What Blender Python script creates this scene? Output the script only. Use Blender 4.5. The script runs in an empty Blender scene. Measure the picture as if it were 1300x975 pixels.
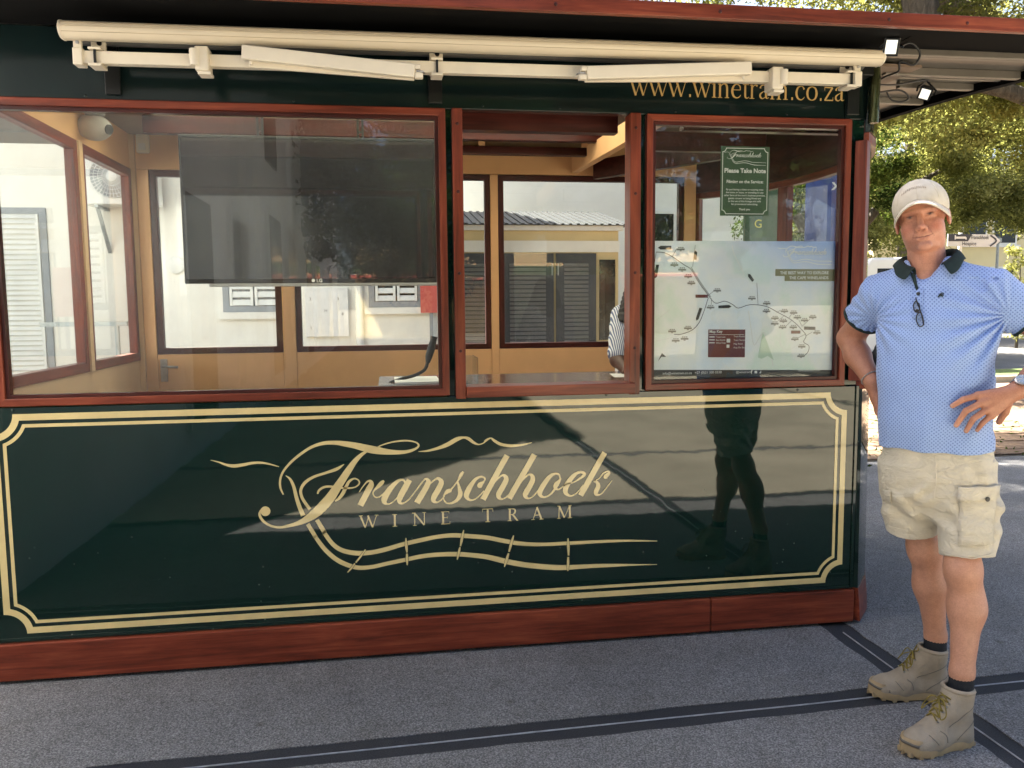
import bpy, bmesh, math, random
import numpy as np
from mathutils import Vector, Matrix
from mathutils.bvhtree import BVHTree
scene = bpy.context.scene
COL = scene.collection

# ------------------------------------------------------------------ camera
YAW, PITCH, ROLL, EYE = 0.14903, 0.09708, 0.00915, 1.49
fw = Vector((math.sin(YAW) * math.cos(PITCH), math.cos(YAW) * math.cos(PITCH), -math.sin(PITCH)))
rt = Vector((math.cos(YAW), -math.sin(YAW), 0))
dn = fw.cross(rt)
cr = rt * math.cos(ROLL) + dn * math.sin(ROLL)
cd = dn * math.cos(ROLL) - rt * math.sin(ROLL)
cam_data = bpy.data.cameras.new('camera')
cam = bpy.data.objects.new('camera', cam_data)
COL.objects.link(cam)
cam.matrix_world = Matrix(((cr.x, -cd.x, -fw.x, 0), (cr.y, -cd.y, -fw.y, 0), (cr.z, -cd.z, -fw.z, EYE), (0, 0, 0, 1)))
cam_data.sensor_width = 36.0
cam_data.lens = 1035.79 / 1300 * 36
cam_data.clip_start = 0.05
cam_data.clip_end = 2000
scene.camera = cam

# ------------------------------------------------------------------ sky and sun
SUN_EL, SUN_AZ = math.radians(50), math.radians(-39)      # azimuth from +Y (behind the kiosk), positive towards +X
world = bpy.data.worlds.new('World')
scene.world = world
world.use_nodes = True
wn = world.node_tree
wn.nodes.clear()
sky = wn.nodes.new('ShaderNodeTexSky')
sky.sky_type = 'NISHITA'
sky.sun_disc = False
sky.sun_elevation = SUN_EL
sky.sun_rotation = SUN_AZ
sky.air_density = 0.8
sky.dust_density = 4.0
sky.ozone_density = 0.6
bg = wn.nodes.new('ShaderNodeBackground')
bg.inputs['Strength'].default_value = 0.05
wo = wn.nodes.new('ShaderNodeOutputWorld')
wn.links.new(sky.outputs[0], bg.inputs[0])
wn.links.new(bg.outputs[0], wo.inputs[0])
sun_data = bpy.data.lights.new('sun', 'SUN')
sun_data.energy = 5.0
sun_data.angle = math.radians(0.53)
sun_data.color = (1.0, 0.93, 0.82)
sun = bpy.data.objects.new('sun', sun_data)
COL.objects.link(sun)
sdir = Vector((math.sin(SUN_AZ) * math.cos(SUN_EL), math.cos(SUN_AZ) * math.cos(SUN_EL), math.sin(SUN_EL)))
sun.rotation_euler = sdir.to_track_quat('Z', 'Y').to_euler()
sun.location = sdir * 30
vs = scene.view_settings
vs.view_transform = 'Standard'
vs.look = 'None'
vs.gamma = 1.0
vs.exposure = 3.2
vs.use_curve_mapping = False
scene.cycles.max_bounces = 10
scene.cycles.diffuse_bounces = 5
scene.cycles.glossy_bounces = 5
scene.cycles.transparent_max_bounces = 24
scene.cycles.caustics_reflective = False
scene.cycles.caustics_refractive = False
scene.cycles.sample_clamp_indirect = 6.0
scene.cycles.use_denoising = True

# ------------------------------------------------------------------ materials
MATS = {}


def node_mat(name):
    m = bpy.data.materials.new(name)
    m.use_nodes = True
    MATS[name] = m
    return m, m.node_tree, m.node_tree.nodes['Principled BSDF']


def mapped(nt, scale=(1, 1, 1), rot=(0, 0, 0)):
    tc = nt.nodes.new('ShaderNodeTexCoord')
    mp = nt.nodes.new('ShaderNodeMapping')
    mp.inputs['Scale'].default_value = scale
    mp.inputs['Rotation'].default_value = rot
    nt.links.new(tc.outputs['Object'], mp.inputs['Vector'])
    return mp.outputs['Vector']


def noise(nt, vec, scale, detail=4, rough=0.55, dist=0.0):
    n = nt.nodes.new('ShaderNodeTexNoise')
    n.inputs['Scale'].default_value = scale
    n.inputs['Detail'].default_value = detail
    n.inputs['Roughness'].default_value = rough
    n.inputs['Distortion'].default_value = dist
    nt.links.new(vec, n.inputs['Vector'])
    return n.outputs['Fac']


def ramp(nt, fac, stops):
    r = nt.nodes.new('ShaderNodeValToRGB')
    el = r.color_ramp.elements
    while len(el) < len(stops):
        el.new(0.5)
    for e, (p, c) in zip(el, stops):
        e.position = p
        e.color = (c[0], c[1], c[2], 1)
    nt.links.new(fac, r.inputs['Fac'])
    return r.outputs['Color']


def mixc(nt, fac, a, b, mode='MIX'):
    m = nt.nodes.new('ShaderNodeMix')
    m.data_type = 'RGBA'
    m.blend_type = mode
    for sock, val in ((m.inputs[0], fac), (m.inputs[6], a), (m.inputs[7], b)):
        if hasattr(val, 'is_linked') or hasattr(val, 'links'):
            nt.links.new(val, sock)
        elif isinstance(val, (int, float)):
            sock.default_value = val
        else:
            sock.default_value = (val[0], val[1], val[2], 1)
    return m.outputs[2]


def mathn(nt, op, a, b=None):
    m = nt.nodes.new('ShaderNodeMath')
    m.operation = op
    for sock, val in ((m.inputs[0], a), (m.inputs[1], b)):
        if val is None:
            continue
        if hasattr(val, 'links'):
            nt.links.new(val, sock)
        else:
            sock.default_value = val
    return m.outputs[0]


def bump(nt, bsdf, height, strength=0.2, dist=0.01):
    b = nt.nodes.new('ShaderNodeBump')
    b.inputs['Strength'].default_value = strength
    b.inputs['Distance'].default_value = dist
    nt.links.new(height, b.inputs['Height'])
    nt.links.new(b.outputs[0], bsdf.inputs['Normal'])


def paint(name, col, rough=0.5, var=0.08, vscale=6.0, bumpk=0.0, bscale=200, metal=0.0, coat=0.0, coat_rough=0.05, spec=0.5, stretch=(1, 1, 1)):
    m, nt, b = node_mat(name)
    v = mapped(nt, stretch)
    f = noise(nt, v, vscale, 5, 0.6)
    lo = [max(0, c * (1 - var * 2)) for c in col]
    hi = [min(1, c * (1 + var * 1.3)) for c in col]
    nt.links.new(ramp(nt, f, [(0.3, lo), (0.7, hi)]), b.inputs['Base Color'])
    b.inputs['Roughness'].default_value = rough
    b.inputs['Metallic'].default_value = metal
    b.inputs['Specular IOR Level'].default_value = spec
    b.inputs['Coat Weight'].default_value = coat
    b.inputs['Coat Roughness'].default_value = coat_rough
    if bumpk:
        bump(nt, b, noise(nt, v, bscale, 3), bumpk, 0.004)
    return m


def wood(name, axis, dark=(0.070, 0.015, 0.008), mid=(0.185, 0.036, 0.017), light=(0.29, 0.072, 0.032), rough=0.36, coat=0.2):
    m, nt, b = node_mat(name)
    sc = [38.0, 38.0, 38.0]
    sc[axis] = 2.2
    v = mapped(nt, sc)
    g = noise(nt, v, 1.0, 8, 0.68, 0.6)
    v2 = mapped(nt, [2.0 if i == axis else 9.0 for i in range(3)])
    g2 = noise(nt, v2, 1.0, 4, 0.6)
    c = ramp(nt, g, [(0.28, dark), (0.5, mid), (0.72, light)])
    tone = ramp(nt, g2, [(0.3, (0.62, 0.6, 0.6)), (0.7, (1.25, 1.2, 1.15))])
    nt.links.new(mixc(nt, 1.0, c, tone, 'MULTIPLY'), b.inputs['Base Color'])
    nt.links.new(ramp(nt, g2, [(0.3, (rough * 0.8,) * 3), (0.75, (rough * 1.5,) * 3)]), b.inputs['Roughness'])
    b.inputs['Coat Weight'].default_value = coat
    b.inputs['Coat Roughness'].default_value = 0.12
    b.inputs['Specular IOR Level'].default_value = 0.25
    bump(nt, b, g, 0.18, 0.002)
    return m


def glass(name, tint=(0.96, 0.98, 0.97), boost=1.5, dirt=0.05, rough=0.0):
    """thin pane: straight-through transmission, Fresnel reflection from its two faces, a little dust"""
    m, nt, b = node_mat(name)
    nt.nodes.remove(b)
    out = nt.nodes['Material Output']
    fr = nt.nodes.new('ShaderNodeFresnel')
    geo = nt.nodes.new('ShaderNodeNewGeometry')          # same reflectance from either face of the sheet
    nt.links.new(mathn(nt, 'SUBTRACT', 1.52, mathn(nt, 'MULTIPLY', geo.outputs['Backfacing'], 1.52 - 1 / 1.52)), fr.inputs['IOR'])
    fac = mathn(nt, 'MINIMUM', mathn(nt, 'MULTIPLY', fr.outputs[0], boost), 1.0)
    tr = nt.nodes.new('ShaderNodeBsdfTransparent')
    tr.inputs['Color'].default_value = (*tint, 1)
    gl = nt.nodes.new('ShaderNodeBsdfGlossy')
    gl.inputs['Roughness'].default_value = rough
    mx = nt.nodes.new('ShaderNodeMixShader')
    nt.links.new(fac, mx.inputs[0])
    nt.links.new(tr.outputs[0], mx.inputs[1])
    nt.links.new(gl.outputs[0], mx.inputs[2])
    df = nt.nodes.new('ShaderNodeBsdfDiffuse')
    df.inputs['Color'].default_value = (0.55, 0.55, 0.52, 1)
    v = mapped(nt, (1, 1, 1))
    dn_ = noise(nt, v, 3.0, 6, 0.7)
    dfac = nt.nodes.new('ShaderNodeMapRange')
    dfac.inputs[1].default_value = 0.35
    dfac.inputs[2].default_value = 0.85
    dfac.inputs[3].default_value = 0.0
    dfac.inputs[4].default_value = dirt * 2.2
    nt.links.new(dn_, dfac.inputs[0])
    mx2 = nt.nodes.new('ShaderNodeMixShader')
    nt.links.new(dfac.outputs[0], mx2.inputs[0])
    nt.links.new(mx.outputs[0], mx2.inputs[1])
    nt.links.new(df.outputs[0], mx2.inputs[2])
    nt.links.new(mx2.outputs[0], out.inputs['Surface'])
    return m


def leaf_mat(name, cols, trans=0.45):
    m, nt, b = node_mat(name)
    nt.nodes.remove(b)
    out = nt.nodes['Material Output']
    at = nt.nodes.new('ShaderNodeAttribute')
    at.attribute_name = 'tone'
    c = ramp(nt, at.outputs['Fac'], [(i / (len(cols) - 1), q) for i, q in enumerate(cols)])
    df = nt.nodes.new('ShaderNodeBsdfDiffuse')
    tl = nt.nodes.new('ShaderNodeBsdfTranslucent')
    nt.links.new(c, df.inputs['Color'])
    tc = mixc(nt, 1.0, c, (2.2, 2.1, 1.35), 'MULTIPLY')
    nt.links.new(tc, tl.inputs['Color'])
    mx = nt.nodes.new('ShaderNodeMixShader')
    mx.inputs[0].default_value = trans
    nt.links.new(df.outputs[0], mx.inputs[1])
    nt.links.new(tl.outputs[0], mx.inputs[2])
    nt.links.new(mx.outputs[0], out.inputs['Surface'])
    return m


def emit(name, col, s):
    m, nt, b = node_mat(name)
    b.inputs['Base Color'].default_value = (*col, 1)
    b.inputs['Emission Color'].default_value = (*col, 1)
    b.inputs['Emission Strength'].default_value = s
    b.inputs['Roughness'].default_value = 0.3
    return m


# ------------------------------------------------------------------ mesh builder
class MB:
    def __init__(self):
        self.v, self.f = [], []

    def add(self, vs_, fs_):
        o = len(self.v)
        self.v += [tuple(p) for p in vs_]
        self.f += [tuple(i + o for i in q) for q in fs_]
        return self

    def box(self, x0, x1, y0, y1, z0, z1):
        return self.add([(x0, y0, z0), (x1, y0, z0), (x1, y1, z0), (x0, y1, z0), (x0, y0, z1), (x1, y0, z1), (x1, y1, z1), (x0, y1, z1)],
                        [(0, 3, 2, 1), (4, 5, 6, 7), (0, 1, 5, 4), (1, 2, 6, 5), (2, 3, 7, 6), (3, 0, 4, 7)])

    def bar(self, p0, p1, w, h, up=(0, 0, 1)):
        """box from p0 to p1, w across (perpendicular to up), h along up"""
        p0, p1, up = Vector(p0), Vector(p1), Vector(up)
        d = (p1 - p0).normalized()
        s = d.cross(up).normalized()
        u = s.cross(d)
        q = []
        for p in (p0, p1):
            for a, b_ in ((-1, -1), (1, -1), (1, 1), (-1, 1)):
                q.append(p + s * (a * w / 2) + u * (b_ * h / 2))
        return self.add(q, [(0, 1, 2, 3), (7, 6, 5, 4), (0, 4, 5, 1), (1, 5, 6, 2), (2, 6, 7, 3), (3, 7, 4, 0)])

    def tube(self, pts, r, n=8, cap=True):
        pts = [Vector(p) for p in pts]
        rs = r if isinstance(r, (list, tuple)) else [r] * len(pts)
        prev = None
        o = len(self.v)
        for i, p in enumerate(pts):
            d = (pts[min(i + 1, len(pts) - 1)] - pts[max(i - 1, 0)]).normalized()
            if prev is None:
                a = Vector((0, 0, 1)) if abs(d.z) < 0.9 else Vector((1, 0, 0))
                prev = (a - d * a.dot(d)).normalized()
            else:
                prev = (prev - d * prev.dot(d)).normalized()
            b_ = d.cross(prev)
            for k in range(n):
                t = 2 * math.pi * k / n
                self.v.append(tuple(p + (prev * math.cos(t) + b_ * math.sin(t)) * rs[i]))
        for i in range(len(pts) - 1):
            for k in range(n):
                a0, a1 = o + i * n + k, o + i * n + (k + 1) % n
                self.f.append((a0, a1, a1 + n, a0 + n))
        if cap:
            self.f.append(tuple(o + k for k in reversed(range(n))))
            e = o + (len(pts) - 1) * n
            self.f.append(tuple(e + k for k in range(n)))
        return self

    def lathe(self, prof, origin, axis=(0, 0, 1), n=24):
        """prof: (radius, height) pairs"""
        ax = Vector(axis).normalized()
        a = Vector((0, 0, 1)) if abs(ax.z) < 0.9 else Vector((1, 0, 0))
        u = (a - ax * a.dot(ax)).normalized()
        w = ax.cross(u)
        o = len(self.v)
        og = Vector(origin)
        for r, h in prof:
            for k in range(n):
                t = 2 * math.pi * k / n
                self.v.append(tuple(og + ax * h + (u * math.cos(t) + w * math.sin(t)) * r))
        for i in range(len(prof) - 1):
            for k in range(n):
                a0, a1 = o + i * n + k, o + i * n + (k + 1) % n
                self.f.append((a0, a1, a1 + n, a0 + n))
        self.f.append(tuple(o + k for k in reversed(range(n))))
        e = o + (len(prof) - 1) * n
        self.f.append(tuple(e + k for k in range(n)))
        return self

    def prism(self, poly, ext):
        """planar polygon of 3D points extruded by vector ext"""
        n = len(poly)
        e = Vector(ext)
        return self.add(list(poly) + [tuple(Vector(p) + e) for p in poly],
                        [tuple(range(n)), tuple(reversed(range(n, 2 * n)))] + [(i, i + n, (i + 1) % n + n, (i + 1) % n) for i in range(n)])

    def build(self, name, mat=None, parent=None, smooth=False, bevel=0.0, fix=True, **tags):
        me = bpy.data.meshes.new(name)
        me.from_pydata(self.v, [], self.f)
        if fix:
            bm = bmesh.new()
            bm.from_mesh(me)
            bmesh.ops.recalc_face_normals(bm, faces=bm.faces)
            bm.to_mesh(me)
            bm.free()
        return link(name, me, mat, parent, smooth, bevel, **tags)


def link(name, me, mat=None, parent=None, smooth=False, bevel=0.0, **tags):
    o = bpy.data.objects.new(name, me)
    COL.objects.link(o)
    if mat:
        me.materials.append(MATS[mat] if isinstance(mat, str) else mat)
    if smooth:
        me.polygons.foreach_set('use_smooth', [True] * len(me.polygons))
        if smooth == 'auto':
            md = o.modifiers.new('edges', 'EDGE_SPLIT')
            md.split_angle = math.radians(40)
    if bevel:
        md = o.modifiers.new('bevel', 'BEVEL')
        md.width = bevel
        md.segments = 2
        md.limit_method = 'ANGLE'
        md.angle_limit = math.radians(50)
    if parent:
        attach(o, parent)
    tag(o, **tags)
    return o


LOCAL_ROOTS = []      # things whose parts are modelled in the thing's own frame


def attach(o, parent):
    o.parent = parent
    r = parent
    m = Matrix.Identity(4)
    if r.type == 'EMPTY' and r not in LOCAL_ROOTS:
        m = Matrix.Translation(-Vector(r.location))
    o.matrix_parent_inverse = m


def tag(o, label=None, cat=None, group=None, kind=None):
    if label:
        o['label'] = label
    if cat:
        o['category'] = cat
    if group:
        o['group'] = group
    if kind:
        o['kind'] = kind
    return o


def thing(name, label, cat, loc=(0, 0, 0), group=None):
    o = bpy.data.objects.new(name, None)
    o.empty_display_size = 0.1
    COL.objects.link(o)
    o.location = loc
    return tag(o, label, cat, group)


def cr_spline(pts, sub=6):
    """Catmull-Rom through points of any dimension"""
    p = np.array(pts, float)
    if len(p) < 3:
        return p
    p = np.vstack([2 * p[0] - p[1], p, 2 * p[-1] - p[-2]])
    out = []
    for i in range(1, len(p) - 2):
        for t in np.arange(sub) / sub:
            a, b_, c, d = p[i - 1:i + 3]
            out.append(0.5 * (2 * b_ + (c - a) * t + (2 * a - 5 * b_ + 4 * c - d) * t * t + (3 * b_ - a - 3 * c + d) * t ** 3))
    out.append(p[-2])
    return np.array(out)


def ribbon(mb, pts, place, sub=6, widen=0.0):
    """flat calligraphic stroke from (x, z, width) points; place(x, z) gives the 3D point"""
    s = cr_spline(pts, sub)
    L, R_ = [], []
    for i in range(len(s)):
        d = s[min(i + 1, len(s) - 1), :2] - s[max(i - 1, 0), :2]
        d = d / (np.linalg.norm(d) + 1e-9)
        nrm = np.array([-d[1], d[0]])
        w = max(s[i, 2], 0.0004) / 2 + widen
        L.append(place(*(s[i, :2] + nrm * w)))
        R_.append(place(*(s[i, :2] - nrm * w)))
    n = len(s)
    mb.add(L + R_, [(i, i + 1, n + i + 1, n + i) for i in range(n - 1)])


def text_mb(mb, txt, size, org, right, up, align='LEFT', bold=0.0, depth=0.0):
    """lettering laid flat: org is the baseline start (or centre)"""
    cu = bpy.data.curves.new('lettering', 'FONT')
    cu.body = txt
    cu.size = size
    cu.align_x = align
    cu.resolution_u = 3
    cu.offset = bold
    ob = bpy.data.objects.new('lettering', cu)
    COL.objects.link(ob)
    bpy.context.view_layer.update()
    me = ob.to_mesh()
    og, r, u = Vector(org), Vector(right), Vector(up)
    mb.add([og + r * v.co.x + u * v.co.y for v in me.vertices], [tuple(p.vertices) for p in me.polygons])
    ob.to_mesh_clear()
    bpy.data.objects.remove(ob)
    bpy.data.curves.remove(cu)


# plain paints and surfaces
m, nt, b = node_mat('green_paint')
v = mapped(nt, (1, 1, 1))
f = noise(nt, v, 2.0, 5, 0.6)
base = ramp(nt, f, [(0.3, (0.0020, 0.0140, 0.0100)), (0.7, (0.0030, 0.0190, 0.0135))])
# road dust and dried splashes, denser towards the foot of the panels
spz = nt.nodes.new('ShaderNodeSeparateXYZ')
nt.links.new(v, spz.inputs[0])
low = nt.nodes.new('ShaderNodeMapRange')
low.inputs[1].default_value, low.inputs[2].default_value, low.inputs[3].default_value, low.inputs[4].default_value = 0.15, 0.75, 1.0, 0.0
nt.links.new(spz.outputs[2], low.inputs[0])
vor = nt.nodes.new('ShaderNodeTexVoronoi')
vor.inputs['Scale'].default_value = 26
nt.links.new(v, vor.inputs['Vector'])
spot = mathn(nt, 'LESS_THAN', vor.outputs['Distance'], 0.075)
pick = mathn(nt, 'GREATER_THAN', noise(nt, v, 9.0, 2), 0.56)
film = mathn(nt, 'MULTIPLY', mathn(nt, 'MULTIPLY', noise(nt, v, 5.0, 6, 0.7), 0.016), low.outputs[0])
dust = mathn(nt, 'ADD', film, mathn(nt, 'MULTIPLY', mathn(nt, 'MULTIPLY', spot, pick), mathn(nt, 'MULTIPLY', low.outputs[0], 0.45)))
nt.links.new(mixc(nt, dust, base, (0.42, 0.40, 0.35)), b.inputs['Base Color'])
b.inputs['Roughness'].default_value = 0.3
b.inputs['Specular IOR Level'].default_value = 0.0
b.inputs['Coat Weight'].default_value = 1.0
b.inputs['Coat IOR'].default_value = 1.52
b.inputs['Coat Roughness'].default_value = 0.03
bump(nt, b, noise(nt, v, 3.2, 3), 0.06, 0.01)
nt.links.new(b.inputs['Normal'].links[0].from_socket, b.inputs['Coat Normal'])
paint('green_fascia', (0.004, 0.011, 0.011), 0.28, 0.15, 2.0, coat=0.5, coat_rough=0.12, spec=0.1)
paint('gold', (0.70, 0.56, 0.26), 0.42, 0.06, 8, coat=1.0, coat_rough=0.02, spec=0.2)
MATS['gold'].node_tree.nodes['Principled BSDF'].inputs['Coat IOR'].default_value = 1.5
paint('gold_pale', (0.55, 0.36, 0.13), 0.4, 0.06, 8)
wood('mahogany_x', 0)
wood('mahogany_y', 1)
wood('mahogany_z', 2)
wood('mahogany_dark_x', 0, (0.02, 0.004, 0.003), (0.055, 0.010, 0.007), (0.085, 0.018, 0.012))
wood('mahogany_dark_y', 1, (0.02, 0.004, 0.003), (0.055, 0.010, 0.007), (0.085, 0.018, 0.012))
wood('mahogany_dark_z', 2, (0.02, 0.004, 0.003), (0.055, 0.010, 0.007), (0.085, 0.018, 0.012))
paint('tan_wall', (0.73, 0.42, 0.195), 0.6, 0.05, 3)
paint('tan_washed', (0.72, 0.49, 0.28), 0.6, 0.05, 3)  # paler copy of the tan wall, reflection wash put into its colour
paint('ceiling_brown', (0.20, 0.14, 0.10), 0.5, 0.12, 5)
paint('roof_metal', (0.16, 0.145, 0.125), 0.38, 0.15, 3, metal=0.35)
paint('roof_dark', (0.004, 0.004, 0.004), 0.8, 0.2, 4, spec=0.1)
paint('cream', (0.76, 0.67, 0.52), 0.42, 0.05, 1.5, bumpk=0.04, bscale=120, stretch=(0.4, 10, 10))
paint('cream_plastic', (0.77, 0.70, 0.57), 0.35, 0.04, 5)
paint('black_plastic', (0.012, 0.012, 0.013), 0.4, 0.1, 10)
paint('black_metal', (0.008, 0.009, 0.009), 0.3, 0.1, 10, metal=0.2)
paint('grey_plastic', (0.30, 0.30, 0.30), 0.4, 0.05, 10)
paint('white_plastic', (0.72, 0.71, 0.68), 0.35, 0.04, 10)
paint('steel', (0.45, 0.45, 0.46), 0.3, 0.1, 30, metal=0.9)
paint('tv_screen', (0.022, 0.023, 0.027), 0.06, 0.05, 5, spec=1.0, coat=1.0, coat_rough=0.01)
paint('paper', (0.80, 0.79, 0.76), 0.7, 0.03, 10)
paint('frosted', (0.62, 0.66, 0.60), 0.4, 0.1, 8)
glass('pane', boost=1.0, dirt=0.015)
glass('pane_far', boost=0.9, dirt=0.02)
glass('acrylic', (0.93, 0.95, 0.95), 1.2, 0.04)
emit('flood_panel', (0.9, 0.87, 0.76), 0.12)
paint('print_dark', (0.018, 0.022, 0.020), 0.5, 0.05)
paint('print_line', (0.07, 0.08, 0.08), 0.5, 0.05)
paint('print_grey', (0.20, 0.21, 0.19), 0.5, 0.05)
paint('print_white', (0.75, 0.76, 0.72), 0.5, 0.03)
paint('print_red', (0.115, 0.012, 0.010), 0.5, 0.05)
paint('print_olive', (0.17, 0.16, 0.055), 0.5, 0.05)
paint('print_navy', (0.05, 0.08, 0.22), 0.5, 0.05)
paint('print_green', (0.035, 0.085, 0.035), 0.5, 0.1, 6)
paint('print_pale_green', (0.50, 0.66, 0.50), 0.5, 0.05)
paint('print_pale_blue', (0.55, 0.66, 0.80), 0.5, 0.05)

m, nt, b = node_mat('polycarbonate')
nt.nodes.remove(b)
tl = nt.nodes.new('ShaderNodeBsdfTranslucent')
tl.inputs['Color'].default_value = (0.62, 0.62, 0.56, 1)
nt.links.new(tl.outputs[0], nt.nodes['Material Output'].inputs['Surface'])
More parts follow.
